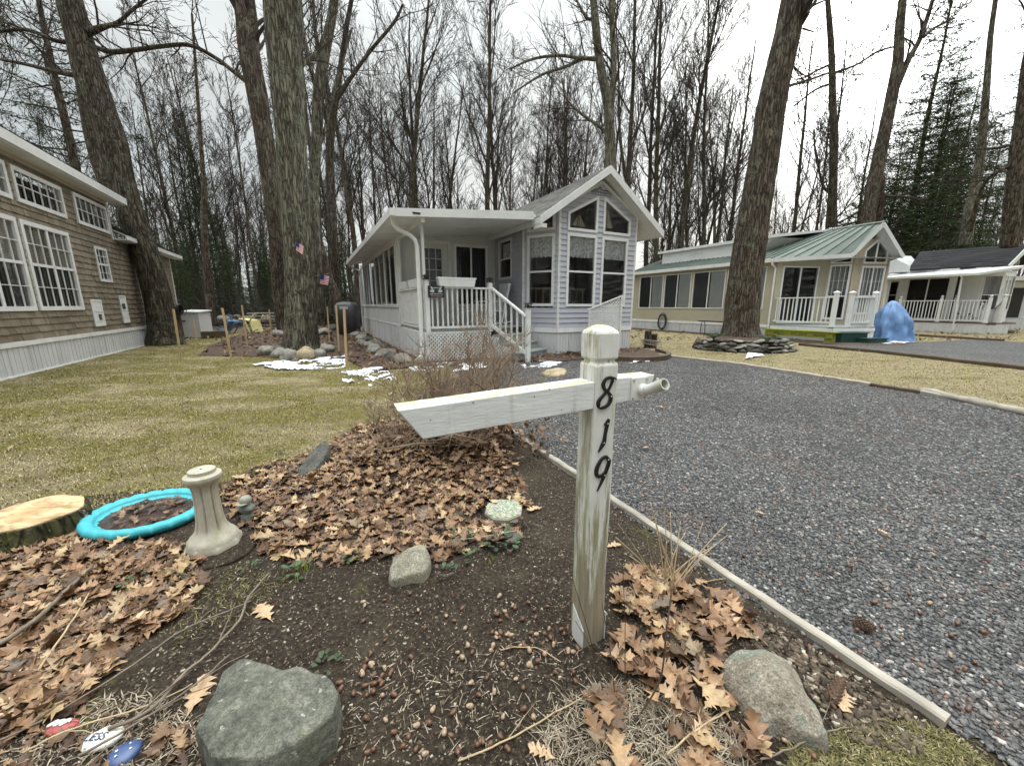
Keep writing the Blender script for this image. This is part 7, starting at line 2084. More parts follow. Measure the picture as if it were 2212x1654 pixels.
# stump
HEART = None
def mat_cut():
    m, nt, b, out = newmat('fresh_cut_wood')
    v = coords(nt)
    n_ = nt.nodes.new('ShaderNodeVectorMath'); n_.operation = 'LENGTH'
    mp_ = nt.nodes.new('ShaderNodeMapping'); mp_.inputs['Scale'].default_value = (1, 1, 0); nt.links.new(v, mp_.inputs[0]); nt.links.new(mp_.outputs[0], n_.inputs[0])
    d = mth(nt, 'ADD', n_.outputs['Value'], mth(nt, 'MULTIPLY', noisen(nt, v, 3, 3), 0.10))
    rg_ = mth(nt, 'SINE', mth(nt, 'MULTIPLY', d, 260.0))
    c = ramp(nt, d, [(0.03, (0.36, 0.21, 0.10)), (0.11, (0.50, 0.35, 0.18)), (0.17, (0.60, 0.46, 0.26)), (0.25, (0.50, 0.38, 0.22))])
    c = mixc(nt, mth(nt, 'MULTIPLY', mth(nt, 'ADD', rg_, 1.0), 0.07), c, (0.30, 0.18, 0.08))
    st = ramp(nt, noisen(nt, coords(nt, (2.0, 6, 1)), 2.2, 5, 0.65, 0.6), [(0.47, 0.0), (0.60, 0.85)])
    c = mixc(nt, st, c, (0.26, 0.15, 0.07))
    nt.links.new(c, b.inputs['Base Color']); b.inputs['Roughness'].default_value = 0.7
    bump(nt, b, noisen(nt, coords(nt, (1, 8, 1)), 12, 4), 0.3, 0.004)
    return m
sc_ = Vector((-2.71, 1.94, 0))
stp = thing('tree_stump', 'wide freshly cut low tree stump with pale top at the left edge', 'stump', sc_)
def swob(r, z_, a): return r * (1 + 0.05 * math.sin(3 * a + 1) + 0.03 * math.sin(7 * a)) + (0.04 * (1 - z_ / 0.13) * (0.5 + 0.5 * math.sin(5 * a)) if z_ < 0.13 else 0)
t = MB(); t.lathe(sc_, [(0.245, -0.02), (0.235, 0.04), (0.228, 0.09), (0.224, 0.128), (0.214, 0.131)], 64, wob=swob); t.build('bark', mat_bark('mossy_stump_bark', (0.05, 0.045, 0.025), (0.12, 0.11, 0.05), 0.9, (0.10, 0.115, 0.03)), stp)
t = MB(); t.lathe(sc_, [(0.213, 0.12), (0.211, 0.137), (0.1, 0.139), (0.01, 0.140)], 64, wob=swob); t.build('cut_face', mat_cut(), stp)
# garden figurine with cap
FIG = mat_simple('pale_green_cast_stone', (0.27, 0.28, 0.23), 0.75, 0.2, 25, 0.4, dirt=(0.12, 0.13, 0.09), dirtamt=0.6); FIG2 = mat_simple('grey_green_cloth_cast', (0.15, 0.17, 0.15), 0.8, 0.2, 25, 0.4)
fg = g(537, 1125); fg.z = hb(fg.x, fg.y)
fo = thing('garden_figurine', 'small weathered stone garden figurine wearing a cap beside the pedestal', 'figurine', fg)
t = MB(); t.lathe(fg, smooth_pts([(0.038, 0.0), (0.036, 0.03), (0.028, 0.045), (0.040, 0.065), (0.044, 0.08), (0.032, 0.097), (0.016, 0.105)], 4), 20, sy=0.8, wob=lambda r, z_, a: r * (1 + 0.08 * math.sin(4 * a + z_ * 60))); t.build('body', FIG2, fo, smooth=True)
t = MB(); t.lathe(fg + Vector((0, 0, 0.098)), smooth_pts([(0.014, 0.0), (0.024, 0.008), (0.027, 0.022), (0.022, 0.036), (0.006, 0.044)], 4), 18); t.build('head', FIG, fo, smooth=True)
t = MB(); t.lathe(fg + Vector((0, 0, 0.122)), smooth_pts([(0.031, 0.0), (0.032, 0.008), (0.028, 0.022), (0.016, 0.032), (0.002, 0.034)], 4), 20); t.prism([fg + Vector((0.031 * math.cos(a) * 1.0 - 0.006, 0.031 * math.sin(a) - 0.022, 0.120 - 0.004)) for a in np.linspace(math.pi * 0.95, math.pi * 2.05, 14)], (0, 0, 0.005)); t.build('cap', FIG, fo, smooth=False)

# =================================================================== stakes and back yard things
SGp = 'pale wooden survey stakes standing in the yard'
stk = [((150, 1400), (75, 915), 'tall stake nearest the leaning tree'), ((318, 1300), (262, 1015), 'short stake in front of the white cabinet'), ((635, 1405), (545, 905), 'tall stake in front of the blue chair'), ((785, 1280), (733, 878), 'tall stake between the blue and yellow chairs'), ((1020, 1200), (995, 920), 'stake in front of the lumber stack'), ((1450, 1110), (1432, 940), 'far thin stake just right of the big trunk'), ((1575, 1230), (1553, 893), 'stake right of the big trunk'), ((1668, 1330), (1638, 878), 'taller stake left of the covered grill'), ((1740, 1480), (1715, 908), 'nearest stake, in front of the covered grill'), ((1840, 1160), (1828, 890), 'thick stake right beside the covered grill')]
for i, (b_, t_, lab) in enumerate(stk):
    X = lambda p: (357.3 + p[0] * 0.22496, 461.5 + p[1] * 0.22496)
    c = g(*X(b_)); top = pt(*X(t_), c.y)
    mb = MB(); w_ = 0.045 if i != 9 else 0.09
    mb.bar(c - Vector((0, 0, 0.05)), top, w_, 0.02 if i != 9 else 0.06, up=(0, 1, 0)); tag(mb.build('wooden_stake', STAKE, loc=c), lab, 'stake', SGp)
X6 = lambda x, y: (357.3 + x * 0.22496, 461.5 + y * 0.22496)
def at6(x, y, Y): return pt(*X6(x, y), Y)
# white cabinet
cb = g(*X6(255, 1195)); cs_ = cb.y / FPX * 0.225
ca = thing('white_cabinet', 'white storage cabinet with a sloping lid beside the brown cottage', 'cabinet', cb)
WF = Fr((cb.x, cb.y), (0.995, 0.1, 0), (-0.1, 0.995, 0)); hw = 88 * cs_
t = MB(); t.box(WF, -hw, hw, 0, 0.7, 0.02, 0.98); t.build('body', PANELW, ca)
t = MB(); t.hexa([WF.P(-hw - .03, -.04, .985), WF.P(hw + .05, -.04, .985), WF.P(hw + .05, .75, 1.04), WF.P(-hw - .03, .75, 1.04), WF.P(-hw - .03, -.04, 1.04), WF.P(hw + .05, -.04, 1.02), WF.P(hw + .05, .75, 1.08), WF.P(-hw - .03, .75, 1.1)]); t.build('lid', WHITE2, ca)
t = MB(); t.box(WF, -hw + .08, -hw + .22, -0.03, 0, 0.66, 0.69); t.build('handle', BLACKM, ca)
# hose reel
hr = g(*X6(165, 1210)); hp = thing('hose_reel', 'black hose reel on a timber post beside the white cabinet', 'hose reel', hr)
t = MB(); t.bar(hr, hr + Vector((0, 0, 1.15)), 0.10, 0.10); t.build('post', DARKWOOD, hp)
t = MB(); hc = hr + Vector((0.03, -0.1, 1.12))
for k in range(9):
    t.tube([hc + Vector((-0.16 + 0.04 * k, (0.14 + 0.02 * math.sin(k * 2)) * math.cos(a), (0.17 + 0.02 * math.cos(k * 3)) * math.sin(a))) for a in np.linspace(0, 6.28, 18)], 0.022, 6, cap=False)
t.build('hose', BLACKP, hp)
t = MB(); t.tube([hc + Vector((0.2, 0.22 * math.cos(a), 0.22 * math.sin(a))) for a in np.linspace(0, 6.28, 20)], 0.012, 6, cap=False); t.build('reel_flange', BLACKM, hp)
# lawn chairs tipped over
def tipped_chair(cx, cy, mat, lab, flip, rot):
    c = g(*X6(cx, cy)); s2 = 1.0
    r0 = thing('lawn_chair', lab, 'lawn chair', c, 'plastic lawn chairs tipped over in the back yard')
    Rm = Matrix.Rotation(rot, 3, 'Z') @ Matrix.Rotation(flip, 3, 'Y')
    def TP(p): return c + Rm @ Vector(p) + Vector((0, 0, 0.36))
    def bx(a, b, w_, h_, nm): m2 = MB(); m2.bar(TP(a), TP(b), w_, h_); return m2.build(nm, mat, r0)
    bx((-0.25, 0, 0.0), (0.28, 0, 0.06), 0.5, 0.03, 'seat'); bx((-0.25, 0, 0.02), (-0.62, 0, 0.62), 0.46, 0.03, 'backrest')
    for y in (-0.25, 0.25):
        bx((0.25, y, 0.05), (0.30, y, -0.36), 0.05, 0.04, 'leg'); bx((-0.2, y, 0.0), (-0.34, y, -0.36), 0.05, 0.04, 'leg'); bx((-0.35, y, 0.24), (0.32, y, 0.26), 0.07, 0.025, 'armrest')
BLUEC = mat_simple('faded_blue_plastic', (0.04, 0.16, 0.34), 0.5, 0.1, 4, 0); YELC = mat_simple('faded_yellow_plastic', (0.58, 0.52, 0.24), 0.5, 0.1, 4, 0)
tipped_chair(620, 1150, BLUEC, 'blue lawn chair tipped over behind the stakes', 2.2, 0.2)
tipped_chair(885, 1150, YELC, 'pale yellow lawn chair tipped over behind the stakes', 2.0, 2.8)
# raised bed board
a_, b_ = g(*X6(345, 1200)), g(*X6(585, 1190)); t = MB(); t.bar(a_ + Vector((0, 0, 0.12)), b_ + Vector((0, 0, 0.12)), 0.08, 0.30); tag(t.build('raised_bed_board', DARKWOOD, loc=a_), 'mossy board wall of a raised bed right of the white cabinet', 'board')
# lumber stack
lc = g(*X6(1005, 1115)); 
for k in range(6):
    t = MB(); z_ = 0.10 + k * 0.15
    t.bar(lc + Vector((-1.3 + 0.1 * (k % 2), 0.2 * (k % 3), z_)), lc + Vector((1.0 - 0.08 * (k % 3), 0.3, z_ + 0.02)), 0.5, 0.05); 
    if k < 5: t.bar(lc + Vector((-0.8, 0.2, z_ + 0.08)), lc + Vector((-0.7, 0.2, z_ + 0.08)), 0.5, 0.09); t.bar(lc + Vector((0.6, 0.3, z_ + 0.08)), lc + Vector((0.7, 0.3, z_ + 0.08)), 0.5, 0.09)
    tag(t.build('lumber_board', GREYWOOD, loc=lc), '%s grey board layer of the lumber stack behind the stakes' % ['lowest', 'second', 'third', 'fourth', 'fifth', 'topmost'][k], 'lumber', 'stacked lumber behind the stakes')
# stone wall remnants in the back
for k in range(16):
    fx = k / 15; c = g(*X6(360 + 560 * fx + (20 if k % 2 else 0), 1085 + 12 * math.sin(k * 2)))
    rock((c.x, c.y + 1.2, 0.22 + 0.22 * (k % 2)), (0.42, 0.32, 0.26), RK4 if k % 3 else RK5, 'fieldstone number %s from the left in the low wall behind the lawn chairs' % ['one', 'two', 'three', 'four', 'five', 'six', 'seven', 'eight', 'nine', 'ten', 'eleven', 'twelve', 'thirteen', 'fourteen', 'fifteen', 'sixteen'][k], 400 + k, 0.3, sub=2, group='fieldstones of the low wall at the wood edge', facet=3)
# covered grill
gc = g(*X6(1765, 1165)); gr = thing('covered_grill', 'barbecue grill under a grey fitted cover beside the sunroom corner', 'grill', gc)
t = MB(); hw = 0.055 * gc.y / 2 * 0.95
prof = [(1.0, 0.1), (1.0, 0.9), (1.05, 0.95), (1.0, 1.25), (0.75, 1.38), (0.2, 1.42)]
GCM = mat_simple('grey_vinyl_cover', (0.10, 0.105, 0.115), 0.5, 0.2, 5, 0.3, 0.01, 12)
t.lathe(gc, [(hw * r_, z_) for r_, z_ in prof], 28, wob=lambda r, z_, a: r * (abs(math.cos(a)) ** 6 + abs(math.sin(a)) ** 6) ** (-1 / 6) * (1 + 0.02 * math.sin(a * 9)), sy=0.8); t.build('cover', GCM, gr, smooth=True)
t = MB(); t.box(Fr((gc.x, gc.y), (1, 0, 0), (0, 1, 0)), -0.15, 0.2, -hw * 0.84, -hw * 0.80, 1.12, 1.22); t.build('handle_flap', PANELW, gr)
t = MB()
for sx in (-1, 1): t.tube([gc + Vector((sx * hw * 0.7, -0.08, 0.08)), gc + Vector((sx * hw * 0.7, 0.0, 0.08))], 0.08, 12)
t.build('wheel', BLACKP, gr)
# flags
def flag(c, d, w_, h_, lab, droop=0.3):
    r0 = thing('small_flag', lab, 'flag', c, 'small striped flags near the big tree')
    FR = bpy.data.materials.get('flag_red') or mat_simple('flag_red', (0.45, 0.03, 0.05), 0.8, 0.1, 10, 0)
    FB = bpy.data.materials.get('flag_navy') or mat_simple('flag_navy', (0.02, 0.03, 0.12), 0.8, 0.1, 10, 0)
    FW = bpy.data.materials.get('flag_white') or mat_simple('flag_white', (0.75, 0.75, 0.75), 0.8, 0.05, 10, 0)
    d = Vector(d).normalized(); up = Vector((0.25, 0, 1)).normalized(); n_ = d.cross(up).normalized()
    def X(u, v): return c + d * u * w_ + Vector((0, 0, -droop * w_ * u)) - up * v * h_ + n_ * 0.008 * math.sin(u * 7 + v)
    for k in range(7):
        m2 = MB()
        for i in range(6):
            u0, u1 = i / 6, (i + 1) / 6; v0, v1 = (k * 2) / 13, (k * 2 + 1) / 13
            m2.add([X(u0, v0), X(u1, v0), X(u1, v1), X(u0, v1)], [(0, 1, 2, 3)])
        m2.build('red_stripe', FR, r0)
    m2 = MB()
    for k in range(6):
        for i in range(6):
            u0, u1 = i / 6, (i + 1) / 6; v0, v1 = (k * 2 + 1) / 13, (k * 2 + 2) / 13
            m2.add([X(u0, v0), X(u1, v0), X(u1, v1), X(u0, v1)], [(0, 1, 2, 3)])
    m2.build('white_stripe', FW, r0)
    m2 = MB(); m2.add([X(-0.01, -0.01) + n_ * 0.014, X(0.42, 0) + n_ * 0.014, X(0.42, 0.54) + n_ * 0.014, X(-0.01, 0.54) + n_ * 0.014], [(0, 1, 2, 3)]); m2.add([X(-0.01, -0.01) - n_ * 0.014, X(0.42, 0) - n_ * 0.014, X(0.42, 0.54) - n_ * 0.014, X(-0.01, 0.54) - n_ * 0.014], [(0, 1, 2, 3)]); m2.build('star_field', FB, r0)
    m2 = MB(); m2.tube([X(0, -0.1), X(0, 1.1)], 0.01, 5); m2.build('staff', BLACKM, r0)
flag(pt(641, 521, 9.95), (0.8, 0, -0.3), 0.17, 0.22, 'small striped flag hanging on the big lichen covered trunk')
flag(pt(693, 592, 12.0), (1, 0, 0.1), 0.26, 0.30, 'small striped flag on a rod sticking out right of the big trunk')
t = MB(); a_, b_ = pt(672, 598, 12.0), pt(712, 590, 12.0); t.tube([a_, b_], 0.006, 5); tag(t.build('flag_rod', GREYWOOD, loc=a_), 'thin rod holding the right flag out from the trunk', 'rod')
# bird feeder shelf on the trunk
t = MB(); c_ = pt(621, 588, 10.6); t.box(Fr((c_.x, c_.y), (1, 0, 0), (0, 1, 0)), -0.22, 0.28, -0.15, 0.2, c_.z - 0.01, c_.z + 0.03); t.tube([c_ + Vector((-0.2, 0, 0.03)), c_ + Vector((-0.1, 0, 0.25)), c_ + Vector((0.1, 0, 0.2))], 0.012, 6); tag(t.build('feeder_tray', BLACKM, loc=c_), 'black feeder tray bracket fixed to the big lichen covered trunk', 'feeder')
# =================================================================== oak leaves
def oak_template(r):
    ts = [0.0, 0.10, 0.17, 0.24, 0.29, 0.36, 0.43, 0.48, 0.55, 0.63, 0.68, 0.75, 0.82, 0.86, 0.93, 1.0]
    ws = [0.012, 0.06, 0.08, 0.25, 0.15, 0.12, 0.38, 0.20, 0.15, 0.42, 0.20, 0.13, 0.27, 0.12, 0.09, 0.01]
    sh = [0, 0, 0, 0.06, 0.04, 0, 0.09, 0.06, 0, 0.10, 0.07, 0, 0.08, 0.05, 0.02, 0]
    L = []; 
    for t_, w_, s_ in zip(ts, ws, sh):
        wl = w_ * r.uniform(0.8, 1.15); wr = w_ * r.uniform(0.8, 1.15)
        L.append([(-wl, t_ + s_), (0.0, t_), (wr, t_ + s_)])
    cv = r.uniform(-1.6, 1.9); ln = r.uniform(-0.6, 0.6); tw = r.uniform(-0.8, 0.8); ph = r.uniform(0, 6)
    V = []
    for row in L:
        for (x, y) in row:
            x *= 0.78
            z = cv * x * x + ln * (y - 0.5) ** 2 + tw * x * (y - 0.4) + 0.05 * math.sin(y * 11 + ph + x * 6) + (0.015 if abs(x) > 0.01 else -0.01)
            V.append((x, y - 0.5, z))
    n = len(L); F = []
    for i in range(n - 1):
        a = i * 3; F += [(a, a + 1, a + 4, a + 3), (a + 1, a + 2, a + 5, a + 4)]
    # stalk
    b = len(V); V += [(-0.008, -0.5, 0), (0.008, -0.5, 0), (0.012, -0.68, 0.02), (0.0, -0.68, 0.02)]; F.append((b, b + 1, b + 2, b + 3))
    return np.array(V), np.array(F)


def mat_leaf(name, stops):
    m, nt, b, out = newmat(name)
    ge = nt.nodes.new('ShaderNodeNewGeometry')
    c = ramp(nt, ge.outputs['Random Per Island'], stops)
    v = worldco(nt)
    f = noisen(nt, v, 28, 5, 0.7); f2 = noisen(nt, v, 160, 3, 0.6)
    c = mixc(nt, 1.0, c, ramp(nt, f, [(0.3, 0.62), (0.7, 1.25)]), 'MULTIPLY')
    c = mixc(nt, 1.0, c, ramp(nt, f2, [(0.3, 0.85), (0.7, 1.12)]), 'MULTIPLY')
    nt.links.new(c, b.inputs['Base Color']); b.inputs['Roughness'].default_value = 0.55; b.inputs['Specular IOR Level'].default_value = 0.45
    bump(nt, b, f, 0.35, 0.006)
    return m
LEAF = mat_leaf('dry_oak_leaves', [(0.0, (0.07, 0.038, 0.018)), (0.2, (0.15, 0.078, 0.038)), (0.42, (0.235, 0.130, 0.066)), (0.62, (0.32, 0.195, 0.105)), (0.76, (0.43, 0.308, 0.165)), (0.84, (0.13, 0.095, 0.075)), (0.92, (0.30, 0.16, 0.08)), (1.0, (0.55, 0.41, 0.26))])
LEAFD = mat_leaf('damp_brown_leaves', [(0.0, (0.06, 0.03, 0.02)), (0.4, (0.12, 0.066, 0.036)), (0.8, (0.20, 0.122, 0.066)), (1.0, (0.32, 0.21, 0.12))])
rl = random.Random(12)
OAKT = [oak_template(rl) for _ in range(14)]


def litter(name, pts, zf, smin, smax, mat, label, tilt=0.35, lift=0.02, flatz=1.0):
    V_, F_ = [], []; base = 0
    for t_ in range(len(OAKT)):
        pp = pts[t_::len(OAKT)]; n = len(pp)
        if n == 0: continue
        T, F = OAKT[t_]
        sz = rng.uniform(smin, smax, n)
        z_ = zf(pp[:, 0], pp[:, 1]) + np.abs(rng.normal(0, lift, n)) + 0.006
        v, f = instance(T, F, np.stack([pp[:, 0], pp[:, 1], z_], 1), rng.uniform(0, 6.28, n), rng.normal(0, tilt, n), np.stack([sz, sz, sz * flatz], 1))
        V_.append(v); F_.append(f + base); base += len(v)
    return tag(arr_mesh(name, np.concatenate(V_), np.concatenate(F_), mat), label, 'leaves', kind='stuff')


dp = lambda L: [tuple(g(*p)[:2]) for p in L]
mound = dp([(478, 1065), (540, 1020), (640, 1000), (700, 975), (770, 925), (880, 905), (1000, 930), (1060, 980), (1115, 1020), (1140, 1095), (1120, 1165), (1040, 1190), (925, 1225), (840, 1215), (640, 1232), (560, 1190), (525, 1130)])
leftp = dp([(-260, 1230), (0, 1195), (190, 1125), (260, 1180), (400, 1185), (440, 1240), (420, 1320), (330, 1370), (250, 1440), (180, 1530), (100, 1600), (-120, 1640), (-400, 1500)])
rightp = dp([(1335, 1290), (1380, 1245), (1450, 1235), (1560, 1290), (1640, 1370), (1590, 1430), (1560, 1470), (1600, 1540), (1660, 1640), (1600, 1720), (1500, 1690), (1450, 1560), (1330, 1470), (1310, 1400)])
rp2 = dp([(1270, 1470), (1330, 1460), (1380, 1700), (1290, 1700)])
bedz = lambda x, y: hbed(x, y)
P1_ = sample_poly(mound, 1750)
keep = np.hypot(P1_[:, 0] - ped.x, P1_[:, 1] - ped.y) > 0.15
keep &= np.hypot(P1_[:, 0] - ms.x, P1_[:, 1] - ms.y) > 0.15
keep &= ~inpoly(P1_[:, 0], P1_[:, 1], [(p.x, p.y) for p in o3])
P1_ = P1_[keep]
P2_ = sample_poly(leftp, 1500)
k2 = (np.hypot((P2_[:, 0] - bc.x) / 1.1, P2_[:, 1] - bc.y) > 0.27) & (np.hypot(P2_[:, 0] - sc_.x, P2_[:, 1] - sc_.y) > 0.25) & (np.hypot(P2_[:, 0] - ped.x, P2_[:, 1] - ped.y) > 0.14)
P2_ = P2_[k2]
UU = np.concatenate([sample_poly(mound, 1500), sample_poly(leftp, 1300)]); UU = UU[(np.hypot((UU[:, 0] - bc.x) / 1.1, UU[:, 1] - bc.y) > 0.27) & (np.hypot(UU[:, 0] - ped.x, UU[:, 1] - ped.y) > 0.15) & (np.hypot(UU[:, 0] - ms.x, UU[:, 1] - ms.y) > 0.15) & (np.hypot(UU[:, 0] - sc_.x, UU[:, 1] - sc_.y) > 0.25)]
litter('leaf_litter', UU, bedz, 0.05, 0.12, LEAFD, 'damp matted leaves under the dry oak leaves of the bed', 0.14, 0.006)
litter('leaf_litter', np.concatenate([P1_, P2_]), bedz, 0.055, 0.13, LEAF, 'drift of curled brown oak leaves covering the garden bed', 0.42, 0.016)
litter('leaf_litter', sample_poly(dp([(-100, 1560), (150, 1540), (430, 1560), (450, 1660), (-200, 1700)]), 70), bedz, 0.03, 0.09, LEAFD, 'broken brown leaves around the painted stones', 0.3, 0.004)
P3_ = np.concatenate([sample_poly(rightp, 175), sample_poly(rp2, 14)])
rk2 = [(p.x, p.y) for p in o2]
P3_ = P3_[~inpoly(P3_[:, 0], P3_[:, 1], rk2)]
litter('leaf_litter', P3_, bedz, 0.07, 0.14, LEAF, 'large tan oak leaves heaped right of the number post', 0.35, 0.02)
ba_ = rng.uniform(0, 6.28, 46); br_ = 0.2 * np.sqrt(rng.random(46))
litter('leaf_litter', np.stack([bc.x + br_ * np.cos(ba_), bc.y + 0.85 * br_ * np.sin(ba_)], 1), lambda x, y: 0 * x + bc.z + 0.045, 0.03, 0.08, LEAFD, 'dark soaked leaves floating in the turquoise bowl', 0.25, 0.006)
# leaves in shrub clump, deeper and darker
cl_ = np.stack([rng.normal(-0.42, 0.34, 420), rng.normal(3.15, 0.22, 420)], 1)
litter('leaf_litter', cl_, lambda x, y: hbed(x, y) + rng.uniform(0, 0.16, len(x)), 0.07, 0.13, LEAFD, 'dark oak leaves caught in the bare shrub', 0.9, 0.03)
# by the foundation, planting curb, far ring, forest floor
fdn = [M.P(-1.0, -0.5)[:2], M.P(2.9, -1.3)[:2], M.P(6.1, -0.9)[:2], M.P(6.0, -0.25)[:2], M.P(3.4, -0.3)[:2], M.P(3.0, -0.3)[:2], M.P(1.4, -0.1)[:2], M.P(-0.12, -0.1)[:2], M.P(-0.12, 10)[:2], M.P(-1.0, 10)[:2]]
P4_ = sample_poly(fdn, 1500)
ring_ = np.stack([tr_c.x + 1.3 * rng.normal(0, 0.6, 260), tr_c.y + 0.1 + 0.9 * rng.normal(0, 0.5, 260)], 1)
litter('leaf_litter', P4_, lambda x, y: 0 * x + 0.045, 0.05, 0.11, LEAFD, 'small damp leaves along the cottage foundation', 0.4, 0.03)
P5_ = sample_poly(MU, 1900)
fl_ = rng.uniform(0, 1, (9000, 2)); X5 = -34 + fl_[:, 0] * 78; Y5 = 14 + fl_[:, 1] ** 1.5 * 40
litter('leaf_litter', np.concatenate([P5_, np.stack([X5, Y5], 1)]), lambda x, y: 0 * x + 0.02, 0.09, 0.2, LEAFD, 'fallen leaves on the forest floor behind the cottages', 0.4, 0.03)
# a sparse scatter on the lawn and gravel (ground cover litter)
sc5 = sample_poly([(-9, 3), (-2, 3), (-1, 8), (-9, 12)], 55); 
litter('leaf_litter', sc5, lambda x, y: 0 * x + 0.012, 0.06, 0.10, LEAF, 'stray brown leaves on the left lawn', 0.3, 0.005)
# individually visible leaves
LG = 'single fallen oak leaves'
sing = [(572, 1332, 0.14, 0.9, 'pale single oak leaf lying on bare soil above the big grey stone'), (430, 1510, 0.14, 0.3, 'brown oak leaf tucked against the left side of the big grey stone'), (1155, 1108, 0.11, 2.0, 'tan oak leaf just right of the mosaic stone'), (1065, 1098, 0.08, 4.0, 'small leaf lying on the mosaic stone'), (1425, 885, 0.10, 1.0, 'lone leaf on the gravel under the bracket'), (1325, 1185, 0.09, 5.0, 'curled leaf at the left foot of the edging timber'), (1090, 735 + 205, 0.10, 0.5, 'leaf on the gravel beside the shrub'), (1170, 1640, 0.08, 1.2, 'round pale leaf at the bottom of the picture'), (1820, 1520, 0.10, 2.4, 'leaf between the granite stone and the timber'), (1905, 1163, 0.05, 0.4, 'tiny leaf on the gravel at right'), (1570, 1345, 0.12, 3.3, 'leaf at the right edge of the tan leaf heap'), (1640, 1120, 0.05, 1.0, 'tiny curled leaf on the gravel right of the post'), (1395, 975, 0.06, 2.0, 'small leaf on the gravel beside the post')]
SINGM = mat_leaf('single_leaf', [(0, (0.44, 0.28, 0.16)), (1, (0.50, 0.35, 0.21))])
for i, (x, y, s_, yaw, lab) in enumerate(sing):
    c = g(x, y); T, F = OAKT[i % 14]
    zz = (hb(c.x, c.y) if inpoly([c.x], [c.y], BED)[0] else 0.03) + 0.012
    if 'mosaic stone' in lab and 'lying' in lab: zz = ms.z + 0.03
    o = arr_mesh('oak_leaf', T * s_ * np.array([1, 1, 0.7]), F, SINGM); o.location = (c.x, c.y, zz); o.rotation_euler = (0, 0, yaw); tag(o, lab, 'leaf', LG)
# acorns
def acorn_proto():
    mb = MB(); mb.lathe((0, 0, 0), smooth_pts([(0.0006, -0.010), (0.004, -0.008), (0.007, 0.0), (0.0072, 0.004), (0.006, 0.008), (0.003, 0.0105)], 3), 12)
    o = mb.build('acorn', mat_simple('acorn_shell', (0.26, 0.12, 0.06), 0.35, 0.35, 60, 0), smooth=True); return o
ac0 = acorn_proto(); ra = random.Random(9)
ac2 = mat_simple('acorn_shell_pale', (0.34, 0.24, 0.16), 0.5, 0.3, 60, 0); ac3 = mat_simple('acorn_shell_dark', (0.12, 0.06, 0.035), 0.4, 0.3, 60, 0)
rm2 = ac0.data.copy(); rm2.materials[0] = ac2; rm3 = ac0.data.copy(); rm3.materials[0] = ac3
spots = [(ra.uniform(780, 1300), ra.uniform(1290, 1640)) for _ in range(95)] + [(ra.uniform(1060, 1250), ra.uniform(1370, 1420)) for _ in range(26)] + [(ra.uniform(1560, 1780), ra.uniform(1560, 1650)) for _ in range(14)] + [(ra.uniform(700, 900), ra.uniform(1440, 1520)) for _ in range(16)] + [(ra.uniform(1400, 2150), ra.uniform(1150, 1560)) for _ in range(50)]
first = True
for (x, y) in spots:
    c = g(x, y)
    inb = bool(inpoly([c.x], [c.y], BED)[0]); ind = bool(inpoly([c.x], [c.y], DRV)[0])
    if not (inb or ind): continue
    if inpoly([c.x], [c.y], rk2)[0] or inpoly([c.x], [c.y], [(p.x, p.y) for p in o1])[0]: continue
    o = ac0 if first else ac0.copy()
    if not first: COL.objects.link(o)
    first = False
    k = ra.random()
    if k < 0.35: o.data = rm2
    elif k < 0.6: o.data = rm3
    o.location = (c.x, c.y, (hb(c.x, c.y) + 0.008) if inb else 0.028); o.rotation_euler = (ra.uniform(0.9, 2.2), ra.uniform(-.5, .5), ra.uniform(0, 6.28)); s_ = ra.uniform(0.8, 1.25); o.scale = (s_, s_, s_)
    tag(o, 'small brown acorn among others on the bare soil of the bed' if inb else 'small brown acorn among others on the driveway gravel', 'acorn', 'acorns scattered on the garden soil' if inb else 'acorns scattered on the gravel')
# pine cone on the gravel
pcn = g(1840, 1352); pco = MB()
for i in range(11):
    z_ = i * 0.006; r_ = 0.014 * math.sin(min(1, (i + 2) / 5) * 1.57) * (1 - i / 14)
    for j in range(8):
        a = j * 0.785 + i * 0.4; c_ = Vector((r_ * math.cos(a), r_ * math.sin(a), z_)); d_ = Vector((math.cos(a), math.sin(a), 0.5)).normalized(); s2 = Vector((-math.sin(a), math.cos(a), 0))
        pco.prism([c_, c_ + d_ * 0.012 + s2 * 0.005, c_ + d_ * 0.015, c_ + d_ * 0.012 - s2 * 0.005], Vector((0, 0, 0.0018)))
pcm = pco.build('pine_cone', mat_simple('cone_scales', (0.10, 0.06, 0.035), 0.7, 0.4, 60, 0)); pcm.location = (pcn.x, pcn.y, 0.035); pcm.rotation_euler = (1.45, 0.0, 0.4)
tag(pcm, 'brown pine cone lying on the gravel at the right', 'pine cone')
c_ = g(2010, 1460); pc2 = pcm.copy(); COL.objects.link(pc2)
pc2.location = (g(1400 * 1.0 + 1025 * 0.0, 1640).x + 0.0, 0, 0); pg2 = g(1985, 1545); pg2 = g(1790, 1530); pc2.location = (pg2.x, pg2.y, 0.03); pc2.rotation_euler = (1.5, 0, 2.2); pc2.scale = (0.9, 0.9, 1.6); tag(pc2, 'long pine cone in the pebbles beside the granite stone', 'pine cone')
